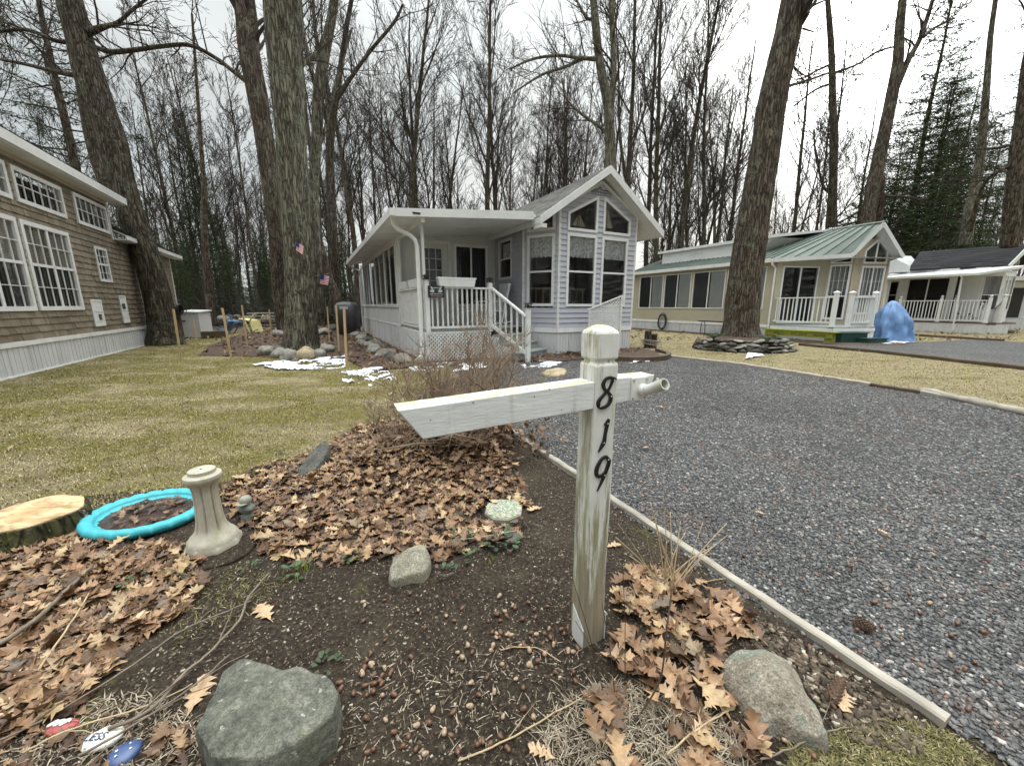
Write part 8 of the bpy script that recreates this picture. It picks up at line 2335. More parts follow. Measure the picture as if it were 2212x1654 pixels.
# sticks
STK = mat_simple('fallen_twig_bark', (0.17, 0.135, 0.10), 0.8, 0.3, 20, 0.5, 0.003, 60); STKP = mat_simple('pale_dry_stem', (0.42, 0.32, 0.19), 0.75, 0.25, 20, 0.2); STKD = mat_simple('dark_thin_stem', (0.06, 0.035, 0.02), 0.8, 0.2, 20, 0)
def stick(px, rads, mat, lab, name='fallen_stick', lift=0.012, forks=0, cat='stick', seed=0):
    pts = []
    for (x, y) in px:
        c = g(x, y); c.z = hb(c.x, c.y) + lift; pts.append(c)
    P_ = smooth_pts([tuple(p) for p in pts], 6); rr2 = random.Random(seed)
    P_ = [Vector(p) + Vector((rr2.gauss(0, 0.0015), rr2.gauss(0, 0.0015), 0)) for p in P_]
    n = len(P_); rd = [rads[0] + (rads[1] - rads[0]) * i / (n - 1) for i in range(n)]
    mb = MB(); mb.tube(P_, rd, 7)
    for k in range(forks):
        i = rr2.randrange(2, n - 3); d = (P_[i + 1] - P_[i]).normalized(); s_ = Vector((-d.y, d.x, 0)) * rr2.choice((-1, 1)); L = rr2.uniform(0.06, 0.2)
        mb.tube([P_[i], P_[i] + (d * 0.8 + s_ * 0.4) * L * 0.5 + Vector((0, 0, 0.01)), P_[i] + (d * 0.9 + s_ * 0.5) * L], [rd[i] * 0.7, rd[i] * 0.5, rd[i] * 0.2], 5)
    return tag(mb.build(name, mat, loc=pts[0], smooth=True), lab, cat, 'fallen sticks on the garden bed')
stick([(-30, 1440), (40, 1400), (100, 1350), (150, 1300), (205, 1245)], (0.010, 0.007), STK, 'thick grey lichen spotted branch across the leaves at the left edge', lift=0.05, seed=1)
stick([(92, 1478), (150, 1390), (198, 1305)], (0.004, 0.003), STKP, 'straight pale stem lying on the leaves at lower left', lift=0.045, seed=2)
stick([(-20, 1640), (120, 1570), (270, 1475), (400, 1385), (470, 1350), (545, 1318)], (0.0035, 0.003), STK, 'long thin grey stick from the bottom left toward the single oak leaf', lift=0.03, seed=3, forks=2)
stick([(240, 1600), (330, 1560), (400, 1480), (455, 1430), (520, 1360), (540, 1310), (582, 1253)], (0.006, 0.004), STK, 'forked grey branch running up beside the big grey stone', lift=0.03, forks=4, seed=4)
stick([(180, 1660), (300, 1590), (410, 1510), (500, 1440)], (0.004, 0.0025), STK, 'thin branch parallel to the forked branch at lower left', lift=0.03, forks=3, seed=5)
stick([(60, 1652), (170, 1600), (330, 1545), (420, 1500)], (0.003, 0.002), STKP, 'thin pale stalk across the painted stones', lift=0.03, forks=1, seed=6)
stick([(990, 1660), (1080, 1620), (1180, 1565), (1265, 1515)], (0.0028, 0.0022), STKP, 'straight pale stem at the bottom centre', lift=0.012, forks=1, seed=7)
stick([(1080, 1420), (1110, 1412), (1165, 1418), (1210, 1445)], (0.002, 0.0015), STKP, 'short curved twig among the acorns', seed=8)
stick([(1440, 1655), (1500, 1600), (1570, 1560)], (0.003, 0.002), STKP, 'thin stem lying over the leaves at the bottom right', lift=0.03, seed=9)
stick([(1640, 1660), (1700, 1640), (1770, 1600), (1830, 1590)], (0.003, 0.002), STK, 'grey twig crossing the moss at the bottom right', lift=0.02, forks=1, seed=10)
stick([(1120, 1165), (1050, 1180), (940, 1195)], (0.002, 0.0015), STKP, 'fine tan stem along the front of the leaf pile', lift=0.05, seed=11)
t = MB(); a_ = g(1745, 835); t.tube([a_ + Vector((-0.5, 0.05, 0.02)), a_ + Vector((0, 0, 0.03)), g(1820, 800) + Vector((0, 0, 0.12)), g(1865, 765) + Vector((0, 0, 0.25))], [0.004, 0.006, 0.004, 0.002], 5); tag(t.build('fallen_stick', STK, loc=a_), 'bent bare branch lying over the far driveway edge', 'stick')

# =================================================================== bare shrubs
def shrub(name, c, n, hmin, hmax, spread, mat, lab, seed, r0=0.004, kids=4, curve=0.3, sub=2, cat='shrub', zoff=0.0, group=None, buds=False):
    rr2 = random.Random(seed); mb = MB(); c = Vector(c)
    root = thing(name, lab, cat, c, group)
    def grow(p, d, L, r, lev):
        pts = [p]; k = 5; rad = [r]
        for i in range(k):
            d = (d + Vector((rr2.gauss(0, curve), rr2.gauss(0, curve), rr2.gauss(0.05, curve * 0.6))) * 0.35).normalized(); p = p + d * L / k; pts.append(p); rad.append(r * (1 - 0.75 * (i + 1) / k))
        mb.tube(pts, rad, 5 if lev == 0 else 3)
        if lev < sub:
            for _ in range(kids):
                i = rr2.randint(1, k - 1); a = Vector((rr2.gauss(0, 1), rr2.gauss(0, 1), rr2.gauss(0.4, 0.7))).normalized()
                grow(pts[i], (d * 0.7 + a * 0.8).normalized(), L * rr2.uniform(0.3, 0.6), r * 0.6, lev + 1)
    for i in range(n):
        a = rr2.uniform(0, 6.28); q_ = rr2.uniform(0.1, 1) * spread
        grow(c + Vector((0.05 * spread * math.cos(a) * 2, 0.05 * spread * math.sin(a) * 2, zoff)), Vector((math.cos(a) * q_, math.sin(a) * q_, 1)).normalized(), rr2.uniform(hmin, hmax), r0 * rr2.uniform(0.7, 1.2), 0)
    mb.build('stems', mat, root)
    return root
SHR = mat_simple('brown_shrub_twigs', (0.24, 0.175, 0.12), 0.85, 0.3, 8, 0)
c_ = Vector((-0.42, 3.2, 0.05))
shrub('bare_shrub', c_, 46, 0.5, 0.95, 1.25, SHR, 'wide bare brown shrub behind the cross arm full of caught leaves', 21, 0.0085, 5, 0.5, 3)
shrub('bare_shrub', (-1.05, 3.35, 0.03), 16, 0.3, 0.6, 1.2, SHR, 'low bare shrub left of the wide brown shrub on the lawn edge', 22, 0.0075, 4, 0.5, 3)
shrub('bare_shrub', (-1.2, 5.9, 0.0), 22, 0.5, 1.0, 1.0, SHR, 'thin reddish bare shrub in front of the porch lattice', 23, 0.006, 4, 0.35, 3)
shrub('bare_shrub', (-0.35, 6.0, 0.0), 14, 0.5, 0.95, 0.8, SHR, 'thin upright bare shrub in front of the stair lattice', 24, 0.006, 4, 0.3, 3)
shrub('bare_shrub', (-7.2, 9.6, 0.0), 7, 0.7, 1.3, 0.25, STKD, 'dark rose canes near the stakes left of the ringed tree', 25, 0.006, 2, 0.2, 1)
c_ = g(1450, 1290); c_.z = hb(c_.x, c_.y)
root = thing('cut_stem_clump', 'clump of dry tan perennial stems rising from oak leaves right of the post', 'plant', c_)
rr2 = random.Random(31)
tops = [(1335, 1130), (1330, 1160), (1405, 1085), (1412, 1110), (1432, 1070), (1448, 1105), (1470, 1125), (1418, 1150), (1518, 1130), (1570, 1130), (1572, 1155), (1560, 1165), (1540, 1180), (1628, 1248), (1500, 1200), (1395, 1140), (1480, 1150), (1360, 1200), (1440, 1170)]
for i, (x, y) in enumerate(tops):
    p0 = c_ + Vector((rr2.uniform(-0.05, 0.05), rr2.uniform(-0.04, 0.05), 0)); p1 = pt(x, y, p0.y + rr2.uniform(-0.05, 0.12)); mdp = p0.lerp(p1, 0.5) + Vector((0, 0, 0.02)) + Vector((rr2.gauss(0, 0.01), 0, 0)); r_ = rr2.uniform(0.0016, 0.0034)
    m2 = MB(); P_ = smooth_pts([tuple(p0), tuple(mdp), tuple(p1)], 5); m2.tube(P_, [r_ * (1 - 0.45 * k / len(P_)) for k in range(len(P_))], 6); m2.build('stem', STKP, root, smooth=True)
# thin dark stems in front of the post
root = thing('dark_stems', 'few thin dark leafless stems standing in front of the number post foot', 'plant', g(1290, 1480))
for (x0, y0, x1, y1, Y) in ((1305, 1500, 1225, 1210, 1.12), (1325, 1490, 1243, 1340, 1.10), (1350, 1490, 1343, 1180, 1.1), (1330, 1520, 1300, 1300, 1.1)):
    m2 = MB(); a_ = g(x0, y0); b_ = pt(x1, y1, a_.y + 0.02); m2.tube([a_, a_.lerp(b_, 0.5) + Vector((0.006, 0, 0)), b_], [0.0016, 0.0013, 0.0008], 5); m2.build('stem', STKD, root)
a_ = g(1370, 1560); m2 = MB(); b1_ = pt(1425, 1470, 0.98); b2__ = pt(1440, 1360, 1.02); m2.tube(smooth_pts([tuple(a_), tuple(b1_), tuple(b2__), tuple(pt(1452, 1270, 1.1))], 5), 0.0028, 6); m2.build('stem', STKD, root)
# dry matted grass at the bottom
DG = mat_island('matted_dead_grass', [(0, (0.13, 0.10, 0.07)), (0.5, (0.26, 0.21, 0.15)), (1, (0.44, 0.38, 0.29))], 0.8, 20, 0.2, 0)
def tuft_mat(poly, n, hmin, hmax, lab, mat, wid=0.0012, lean=1.6): return blades('dead_grass', poly, n, hmin, hmax, mat, lambda x, y: x < 99, lab, lean=lean, wid=wid, zf=hbed)
tuft_mat(dp([(1180, 1560), (1260, 1500), (1340, 1480), (1430, 1500), (1560, 1560), (1640, 1640), (1600, 1720), (1150, 1720)]), 2000, 0.010, 0.045, 'tangled grey dead grass at the bottom right of the bed', DG)
tuft_mat(dp([(-100, 1560), (150, 1540), (300, 1500), (430, 1560), (450, 1660), (300, 1720), (-200, 1700)]), 1300, 0.008, 0.03, 'pale dead grass at the bottom left around the painted stones', DG)
GM = mat_island('mossy_green_grass', [(0, (0.06, 0.055, 0.02)), (0.5, (0.14, 0.13, 0.04)), (0.8, (0.22, 0.19, 0.09)), (1, (0.40, 0.34, 0.20))], 0.8, 20, 0.2, 0)
tuft_mat(dp([(1700, 1620), (1900, 1560), (2040, 1580), (2150, 1660), (1700, 1680)]), 2600, 0.006, 0.024, 'short mossy grass at the bottom right corner', GM)
tuft_mat(dp([(760, 1420), (1250, 1380), (1300, 1640), (740, 1640)]), 420, 0.008, 0.03, 'sparse dry grass wisps on the garden soil', DG)
tuft_mat(dp([(480, 1230), (640, 1240), (560, 1330), (400, 1400), (350, 1380)]), 380, 0.008, 0.03, 'sparse green and tan wisps between the leaves and the soil', GM)
# small live plants
HEU = mat_island('dull_purple_green_leaves', [(0, (0.035, 0.06, 0.03)), (0.6, (0.06, 0.09, 0.045)), (0.8, (0.09, 0.05, 0.055)), (1, (0.13, 0.075, 0.08))], 0.5, 30, 0.3, 0.2)
HEG = mat_island('grey_green_leaves', [(0, (0.03, 0.055, 0.025)), (1, (0.08, 0.12, 0.05))], 0.5, 30, 0.3, 0.2)
def rosette(x, y, n, s_, mat, lab, seed):
    c = g(x, y); c.z = hb(c.x, c.y) + 0.01; rr3 = random.Random(seed); mb = MB()
    for k in range(n):
        a = rr3.uniform(0, 6.28); r_ = rr3.uniform(0.2, 1) * s_; q0 = c + Vector((r_ * math.cos(a), r_ * math.sin(a), rr3.uniform(0, 0.02))); d = Vector((math.cos(a), math.sin(a), rr3.uniform(0.0, 0.7))).normalized(); s2 = Vector((-math.sin(a), math.cos(a), rr3.gauss(0, 0.3))); l_ = s_ * rr3.uniform(0.35, 0.6)
        mb.add([q0, q0 + d * l_ * 0.4 + s2 * l_ * 0.32, q0 + d * l_ * 0.8 + s2 * l_ * 0.25, q0 + d * l_ - Vector((0, 0, 0.004)), q0 + d * l_ * 0.8 - s2 * l_ * 0.25, q0 + d * l_ * 0.4 - s2 * l_ * 0.32], [(0, 1, 2, 3), (0, 3, 4, 5)])
    tag(mb.build('small_perennial', mat, loc=c), lab, 'plant', 'low leafy perennials in the garden bed')
for i, a in enumerate([(700, 1450, 26, 0.05, HEU, 'purple leaved rosette at the top right of the big grey stone'), (1085, 1178, 40, 0.09, HEU, 'purple grey rosette below the mosaic stone'), (1120, 1140, 18, 0.06, HEU, 'small purple rosette right of the mosaic stone'), (1000, 1165, 26, 0.06, HEG, 'green rosette in the leaves left of the mosaic stone'), (1020, 1215, 18, 0.05, HEG, 'green leaves right of the pale granite stone'), (960, 1250, 18, 0.05, HEU, 'dusky rosette just right of the pale granite stone'), (760, 1215, 18, 0.05, HEG, 'green sprig in front of the leaf pile left of the pale stone'), (640, 1245, 22, 0.06, HEG, 'green rosette in front of the leaf pile near the footing slab'), (540, 1185 + 50, 14, 0.04, HEG, 'small green rosette at the footing slab'), (300, 1270, 22, 0.06, HEG, 'green rosette among the left leaves'), (395, 1190 + 60, 22, 0.06, HEG, 'green rosette below the pedestal'), (345, 1285, 24, 0.06, HEG, 'green rosette lower among the left leaves')]): rosette(*a, seed=500 + i)
# daffodil shoots
SHO = mat_simple('yellow_green_shoots', (0.22, 0.27, 0.03), 0.6, 0.2, 30, 0)
for i, (x, y, n) in enumerate([(660, 1235, 12), (905, 1225, 10), (640, 1265, 3), (1060, 1225, 5)]):
    c = g(x, y); mb = MB(); rr3 = random.Random(i + 5)
    for k in range(n):
        p = Vector((c.x + rr3.gauss(0, 0.022), c.y + rr3.gauss(0, 0.014), 0)); p.z = hb(p.x, p.y); h_ = rr3.uniform(0.02, 0.05); mb.tube([p, p + Vector((rr3.gauss(0, 0.004), rr3.gauss(0, 0.004), h_))], [0.0028, 0.0012], 5)
    tag(mb.build('bulb_shoots', SHO, loc=c), ['yellow green bulb shoots between the footing slab and the pale stone', 'bulb shoots just behind the pale granite stone', 'tiny trio of bulb shoots on the soil below the leaf pile', 'bulb shoots on the soil below the mosaic stone'][i], 'shoots', 'bulb shoots emerging in the bed')
# green grassy tufts on pine ring
for i, (x, y) in enumerate([(1527, 712), (1590 - 5, 728)]):
    c = g(x, y); c = Vector((tr_c.x + (-1.15 if i == 0 else -0.1), tr_c.y - (0.35 if i == 0 else 1.05), 0.32)); mb = MB(); rr3 = random.Random(i)
    for k in range(110):
        a = rr3.uniform(0, 6.28); l_ = rr3.uniform(0.2, 0.36); d = Vector((math.cos(a) * 0.8, math.sin(a) * 0.8, 1)); p1 = c + d * l_ * 0.5; p2 = p1 + Vector((math.cos(a), math.sin(a), -0.1)) * l_ * 0.5; mb.tube([c, p1, p2], [0.006, 0.005, 0.001], 3)
    tag(mb.build('ornamental_grass', HEG, loc=c), ['green grass tuft on the left of the stone ring', 'green grass tuft at the front of the stone ring'][i], 'grass tuft', 'green tufts planted in the pine ring')
# =================================================================== TREES
def posx(x, Y):
    d = ray(x, 662.5); return d.x / d.y * Y


def grow_branch(tr, cr, rr2, p, d, L, r, lev, maxlev, up, wig, kids, minr):
    k = 5 if lev < 2 else 3
    pts = [p]; rad = [r]
    for i in range(k):
        d = (d + Vector((rr2.gauss(0, wig), rr2.gauss(0, wig), rr2.gauss(0, wig * 0.6) + up))).normalized()
        p = p + d * (L / k); pts.append(p); rad.append(max(minr, r * (1 - 0.72 * (i + 1) / k)))
    cr.tube(pts, rad, 5 if lev < 1 else (4 if lev == 1 else 3), cap=False)
    if lev < maxlev:
        n = kids[lev]
        for j in range(n):
            f = 0.22 + 0.78 * (j + rr2.random()) / n
            i = min(k - 1, int(f * k)); q = pts[i].lerp(pts[i + 1], f * k - i) if i < k else pts[-1]
            dd = (pts[min(i + 1, k)] - pts[i]).normalized()
            s_ = dd.orthogonal().normalized(); s_ = Matrix.Rotation(rr2.uniform(0, 6.28), 3, dd) @ s_
            a = rr2.uniform(0.35, 0.7)
            nd = (dd * math.cos(a) + s_ * math.sin(a)).normalized()
            grow_branch(tr, cr, rr2, q, nd, L * rr2.uniform(0.38, 0.62) * (1.1 - 0.4 * f), rad[i] * 0.62, lev + 1, maxlev, up, wig, kids, minr)


def bare_proto(seed, Hh, r0, bole, nb, fork=False, lev=3, kids=(6, 5, 4), lean=0.0, wig=0.12, minr=0.006, spread=0.75):
    rr2 = random.Random(seed); tr = MB(); cr = MB()
    n = 16; p = Vector((0, 0, -0.1)); pts = [p]; rad = [r0 * 1.25]
    d = Vector((lean, 0, 1)).normalized()
    for i in range(n):
        d = (d + Vector((rr2.gauss(0, 0.022), rr2.gauss(0, 0.022), 0.02))).normalized(); p = p + d * (Hh / n); pts.append(p); f = (i + 1) / n; rad.append(r0 * (1 - 0.80 * f ** 1.2))
    tr.tube(pts, rad, 9)
    stems = [(pts, rad)]
    if fork:
        i = int(n * rr2.uniform(0.25, 0.45)); q = pts[i]; a = rr2.uniform(0, 6.28); d2 = Vector((math.cos(a) * 0.28, math.sin(a) * 0.28, 1)).normalized(); P2_ = [q]; R2 = [rad[i] * 0.75]
        m = n - i
        for j in range(m):
            d2 = (d2 + Vector((rr2.gauss(0, 0.03), rr2.gauss(0, 0.03), 0.05))).normalized(); q = q + d2 * (Hh * 0.95 / n); P2_.append(q); R2.append(rad[i] * 0.75 * (1 - 0.8 * (j + 1) / m))
        tr.tube(P2_, R2, 7); stems.append((P2_, R2))
    for (P_, R_) in stems:
        m = len(P_) - 1
        for k in range(nb):
            f = bole + (0.98 - bole) * (k + rr2.random()) / nb if len(stems) == 1 or P_ is pts else 0.25 + 0.73 * (k + rr2.random()) / nb
            i = min(m - 1, int(f * m)); q = P_[i].lerp(P_[i + 1], f * m - i)
            a = rr2.uniform(0, 6.28); el = rr2.uniform(0.8, 1.9)
            dd = Vector((math.cos(a) * spread, math.sin(a) * spread, el)).normalized()
            grow_branch(tr, cr, rr2, q, dd, Hh * rr2.uniform(0.16, 0.30) * (1.15 - 0.55 * f), R_[i] * rr2.uniform(0.28, 0.5), 0, lev, 0.07, wig, kids, minr)
    return tr, cr


def make_tree(name, tr, cr, tmat, cmat, label, loc, group=None, cat='tree'):
    root = thing(name, label, cat, loc, group); l = Vector(loc)
    for mb, nm, mt, sm in ((tr, 'trunk', tmat, True), (cr, 'crown', cmat, False)):
        if not mb.v: continue
        mb.v = [(x + l.x, y + l.y, z + l.z) for x, y, z in mb.v]
        mb.build(nm, mt, root, smooth=sm)
    return root


PROTO = []
specs = [(101, 21, 0.20, 0.34, 15, False), (102, 19, 0.17, 0.28, 14, True), (103, 22, 0.23, 0.42, 14, False), (104, 17, 0.13, 0.25, 15, False), (105, 20, 0.18, 0.38, 11, True), (106, 23, 0.21, 0.30, 17, False), (107, 15, 0.09, 0.22, 14, False)]
for (sd, hh, r0, bo, nb, fk) in specs:
    tr, cr = bare_proto(sd, hh, r0, bo, nb, fk, lev=3, kids=(6, 4, 3) if fk else (7, 4, 3), minr=0.009)
    PROTO.append(make_tree('bare_tree', tr, cr, BARKD, TWIG, 'x', (0, 0, 0)))


def needle_proto(seed, Hh, r0, base, nb, droop, blen, dens, clump=0.32, nl=0.17, nw=0.016, taper=0.85, rag=0.3):
    rr2 = random.Random(seed); nr = np.random.default_rng(seed); tr = MB(); C_ = []; D_ = []
    pts = [Vector((0.03 * math.sin(i), 0.03 * math.cos(i * 1.3), Hh * i / 12 - 0.05)) for i in range(13)]
    tr.tube(pts, [r0 * (1 - 0.88 * i / 12) for i in range(13)], 9)
    for k in range(nb):
        f = base + (0.985 - base) * (k + rr2.random()) / nb; z_ = Hh * f
        a = k * 2.39996 + rr2.uniform(-.4, .4); L = blen * (1 - taper * (f - base) / (1 - base)) * rr2.uniform(1 - rag, 1.15)
        d = Vector((math.cos(a), math.sin(a), 0.22 - droop * 0.5)).normalized(); q = Vector((0, 0, z_)); P_ = [q]
        for i in range(6):
            d = (d + Vector((rr2.gauss(0, .07), rr2.gauss(0, .07), 0.06 - droop * 0.16))).normalized(); q = q + d * L / 6; P_.append(q)
        rb = 0.012 + 0.012 * L
        tr.tube(P_, [rb * (1 - 0.8 * i / 6) for i in range(7)], 3, cap=False)
        m = max(3, int(L * dens))
        for j in range(m):
            t_ = 0.22 + 0.78 * (j + rr2.random()) / m; i = min(5, int(t_ * 6)); c_ = P_[i].lerp(P_[i + 1], t_ * 6 - i)
            sd = Vector((-d.y, d.x, 0)) * rr2.uniform(-1, 1) * L * 0.34 * (1.1 - t_ * 0.7)
            C_.append(c_ + sd + Vector((0, 0, rr2.gauss(0, 0.06)))); D_.append(d + sd * 0.6)
    C_ = np.array([tuple(c) for c in C_]); D_ = np.array([tuple(c) for c in D_]); K = 11
    n = len(C_) * K
    cc_ = np.repeat(C_, K, 0) + nr.normal(0, 1, (n, 3)) * np.array([clump, clump, clump * 0.28]) * 0.55
    dv = np.repeat(D_, K, 0) * 0.6 + nr.normal(0, 1, (n, 3)) * np.array([0.75, 0.75, 0.4]) + np.array([0, 0, 0.1 - droop * 0.3])
    dv /= np.linalg.norm(dv, axis=1)[:, None] + 1e-6
    sv_ = np.cross(dv, nr.normal(0, 1, (n, 3))); sv_ /= np.linalg.norm(sv_, axis=1)[:, None] + 1e-6
    L_ = nl * nr.uniform(0.6, 1.5, n)[:, None]; W_ = nw * nr.uniform(0.7, 1.4, n)[:, None]
    v = np.stack([cc_ - dv * L_ * 0.2, cc_ + dv * L_ * 0.4 + sv_ * W_, cc_ + dv * L_, cc_ + dv * L_ * 0.4 - sv_ * W_], 1).reshape(-1, 3)
    f_ = np.arange(n * 4).reshape(-1, 4)
    return tr, v, f_


def make_conifer(name, tr, v, f_, tmat, label, loc, group=None):
    root = thing(name, label, 'tree', loc, group)
    l = Vector(loc); tr.v = [(x + l.x, y + l.y, z + l.z) for x, y, z in tr.v]; tr.build('trunk', tmat, root, smooth=True)
    o = arr_mesh('crown', v, f_, NEEDLE, parent=root)
    return root


CON = []
for sp_ in ((201, 15, 0.16, 0.08, 120, 0.5, 3.0, 8.5), (202, 18, 0.20, 0.18, 110, 0.15, 3.6, 8), (203, 8, 0.08, 0.05, 70, 0.6, 1.9, 7), (204, 21, 0.24, 0.38, 60, 0.4, 3.4, 6.5)):
    tr, v, f_ = needle_proto(*sp_); CON.append(make_conifer('evergreen_tree', tr, v, f_, BARKB, 'x', (0, 0, 0)))
USED = set()
def put(proto, x, Y, s_, yaw, label, group, lx=0.0, ly=0.0, wx=None):
    X = posx(x, Y) if wx is None else wx
    if id(proto) in USED: r0 = copy_tree(proto)
    else: r0 = proto; USED.add(id(proto))
    r0.location = (X, Y, -0.02); r0.rotation_euler = (lx, ly, yaw); r0.scale = (s_, s_, s_ * 1.0)
    tag(r0, label, 'tree', group); return r0


rt = random.Random(2024)
BG = 'bare trees of the wood behind the cottages'
# prominent mid-distance trunks: x on the measuring grid, depth, proto, scale, label
prom = [(905, 27, 2, 0.85, 'straight bare tree standing behind the left part of the porch roof'), (962, 33, 0, 0.9, 'bare tree above the middle of the porch roof'), (1045, 25, 5, 0.95, 'dark straight bare tree rising above the porch roof near its right end'), (1078, 29, 1, 1.0, 'forked bare tree just right of the dark straight one over the porch roof'), (1152, 31, 3, 1.1, 'thin bare tree directly left of the gable roof'), (1240, 33, 6, 1.3, 'thin bare tree behind the left slope of the gable roof'), (860, 35, 4, 0.95, 'forked bare tree behind the far eave of the porch'), (820, 30, 6, 1.2, 'slender bare tree left of the far porch eave'), (775, 24, 0, 0.9, 'bare tree standing just left of the sunroom back corner'), (1345, 24, 4, 1.05, 'bare tree rising right behind the gable peak'), (1395, 28, 5, 0.9, 'bare tree between the gable and the green roof'), (1440, 34, 1, 0.9, 'forked bare tree behind the left end of the green roof'), (1480, 30, 3, 1.1, 'bare tree above the clerestory of the beige cottage'), (1530, 33, 2, 0.8, 'bare tree just left of the big pine trunk'), (1735, 38, 3, 1.2, 'bare tree right of the big pine trunk'), (1765, 30, 3, 1.15, 'thin bare tree with crooked limbs behind the green metal roof'), (1415, 25, 5, 0.95, 'tall straight bare tree just right of the gable roof'), (1465, 26, 0, 1.0, 'tall bare tree over the far end of the beige cottage'), (1515, 27, 3, 1.25, 'tall slender bare tree left of the big pine trunk'), (1555, 36, 5, 0.95, 'bare tree close to the left edge of the big pine trunk'), (1685, 32, 0, 0.95, 'bare tree directly right of the big pine trunk'), (1835, 40, 3, 1.2, 'bare tree right of the slim tree in the sun glow')]
for (x, Y, k, s_, lab) in prom: put(PROTO[k], x, Y, s_, rt.uniform(0, 6.28), lab, BG, rt.gauss(0, 0.015), rt.gauss(0, 0.015))
left = [(395, 27, 3), (432, 24, 6), (455, 30, 3), (500, 26, 3), (520, 33, 6), (545, 30, 6), (735, 30, 3), (560, 23, 6), (430, 36, 3), (350, 32, 6), (60, 27, 3), (20, 24, 4), (-80, 26, 4), (-160, 30, 3), (240, 30, 3)]
for i, (x, Y, k) in enumerate(left): put(PROTO[k], x, Y, rt.uniform(0.85, 1.15), rt.uniform(0, 6.28), 'bare trunk among the dark evergreens of the wood left of the grey cottage' if x > 280 else 'bare tree showing above the roof of the brown shake cottage', 'bare trees in the left wood' if x > 280 else 'bare trees over the brown cottage', rt.gauss(0, 0.03), rt.gauss(0, 0.03))
cnt = 0
while cnt < 88:
    Y = rt.uniform(24, 66); x = rt.uniform(-500, 2700)
    X = posx(x, Y); u, v = Vector((X + 1.931, Y - 8.43, 0)).dot(B), Vector((X + 1.931, Y - 8.43, 0)).dot(A)
    if v < 14 or (x < 760 and Y < 28): continue
    if u > 20 and v < 14: continue
    k = rt.randrange(7)
    if x < 760: k = rt.choice((3, 6))
    elif k == 6: k = 3
    if x < 500 and rt.random() < 0.35: continue
    if k in (2, 5) and rt.random() < 0.5: k = 3
    if 1600 < x < 2150 and rt.random() < 0.4: continue
    s_ = rt.uniform(0.75, 1.15) * (1 if Y < 45 else 1.1)
    reg = 'left' if x < 760 else ('middle' if x < 1380 else 'right')
    put(PROTO[k], x, Y, s_, rt.uniform(0, 6.28), {'left': 'slender bare tree deep in the wood on the left', 'middle': 'slender bare tree deep in the wood behind the grey cottage', 'right': 'slender bare tree deep in the wood on the right'}[reg], 'deep wood bare trees on the ' + reg, rt.gauss(0, 0.02), rt.gauss(0, 0.03)); cnt += 1
EV = 'evergreens in the wood on the left'
for i in range(70):
    x = rt.uniform(250, 790); Y = rt.uniform(24, 46); k = rt.choice((0, 2, 2, 2, 2)); put(CON[k], x, Y, rt.uniform(0.5, 0.8) * (0.8 if k == 0 else 1.1), rt.uniform(0, 6.28), 'young dark evergreen filling the wood edge on the left', EV)
for (x, Y, k, s_, lab) in [(455, 24, 1, 0.62, 'tall evergreen above the white cabinet'), (320, 25, 1, 0.6, 'tall evergreen just right of the leaning trunk'), (225, 22, 3, 1.1, 'tall evergreen with dark crown behind the leaning trunk at top left'), (40, 22, 1, 0.75, 'evergreen over the brown cottage roof at the left edge'), (-60, 20, 3, 0.9, 'evergreen beyond the left edge over the brown roof'), (842, 44, 2, 1.1, 'small evergreen behind the porch roof'), (990, 40, 2, 1.25, 'small evergreen standing above the porch roof centre'), (1400, 42, 2, 1.1, 'small evergreen between the gable and the beige cottage'), (930, 50, 2, 1.2, 'distant evergreen left of the porch roof centre'), (1925, 29, 1, 1.25, 'broad dark evergreen behind the green roof gable'), (2010, 31, 0, 1.15, 'dense evergreen behind the charcoal roof'), (1965, 34, 1, 1.1, 'evergreen between the two right hand evergreens'), (2080, 33, 0, 1.0, 'shorter evergreen above the charcoal roof'), (1885, 36, 2, 1.6, 'evergreen left of the broad dark one'), (2160, 22, 3, 1.05, 'tall evergreen with long bare drooping limbs at the right edge'), (2290, 20, 3, 1.0, 'tall evergreen just beyond the right edge'), (1850, 32, 2, 1.7, 'bushy evergreen at the left side of the right hand evergreen group'), (1905, 27, 2, 1.6, 'bushy evergreen directly above the green roof gable'), (1960, 28, 0, 1.05, 'dense dark evergreen centred in the right hand group'), (2045, 28, 2, 1.7, 'bushy evergreen over the left end of the charcoal roof'), (2000, 25, 2, 1.4, 'nearest bushy evergreen of the right hand group'), (1985, 37, 0, 1.2, 'rearmost tall evergreen of the right hand group'), (1700, 46, 2, 1.3, 'distant evergreen right of the big pine trunk')]:
    put(CON[k], x, Y, s_, rt.uniform(0, 6.28), lab, 'evergreens')
# trees across the lane behind the viewer
for i in range(26):
    a = math.radians(rt.uniform(-100, 100)); r_ = rt.uniform(13, 26)
    X, Y = r_ * math.sin(a), -r_ * math.cos(a)
    if Y > -5: Y = -6
    if X > -9 and X < 12 and Y > -11: Y -= 6
    put((PROTO + CON[:2])[rt.randrange(9)], 0, Y, rt.uniform(0.8, 1.1), rt.uniform(0, 6.28), 'unseen tree added at the right to darken the window reflections', 'trees across the lane', wx=X)

for i in range(24):  # unseen trees added off to the right so the windows reflect dark
    X = rt.uniform(17, 38); Y = rt.uniform(-16, 6)
    if X < 1.6 * Y + 7: X += 9
    put((CON[:3] + PROTO[:2])[rt.randrange(5)], 0, Y, rt.uniform(0.8, 1.2), rt.uniform(0, 6.28), 'unseen tree added at the right to darken the window reflections', 'trees across the lane', wx=X)
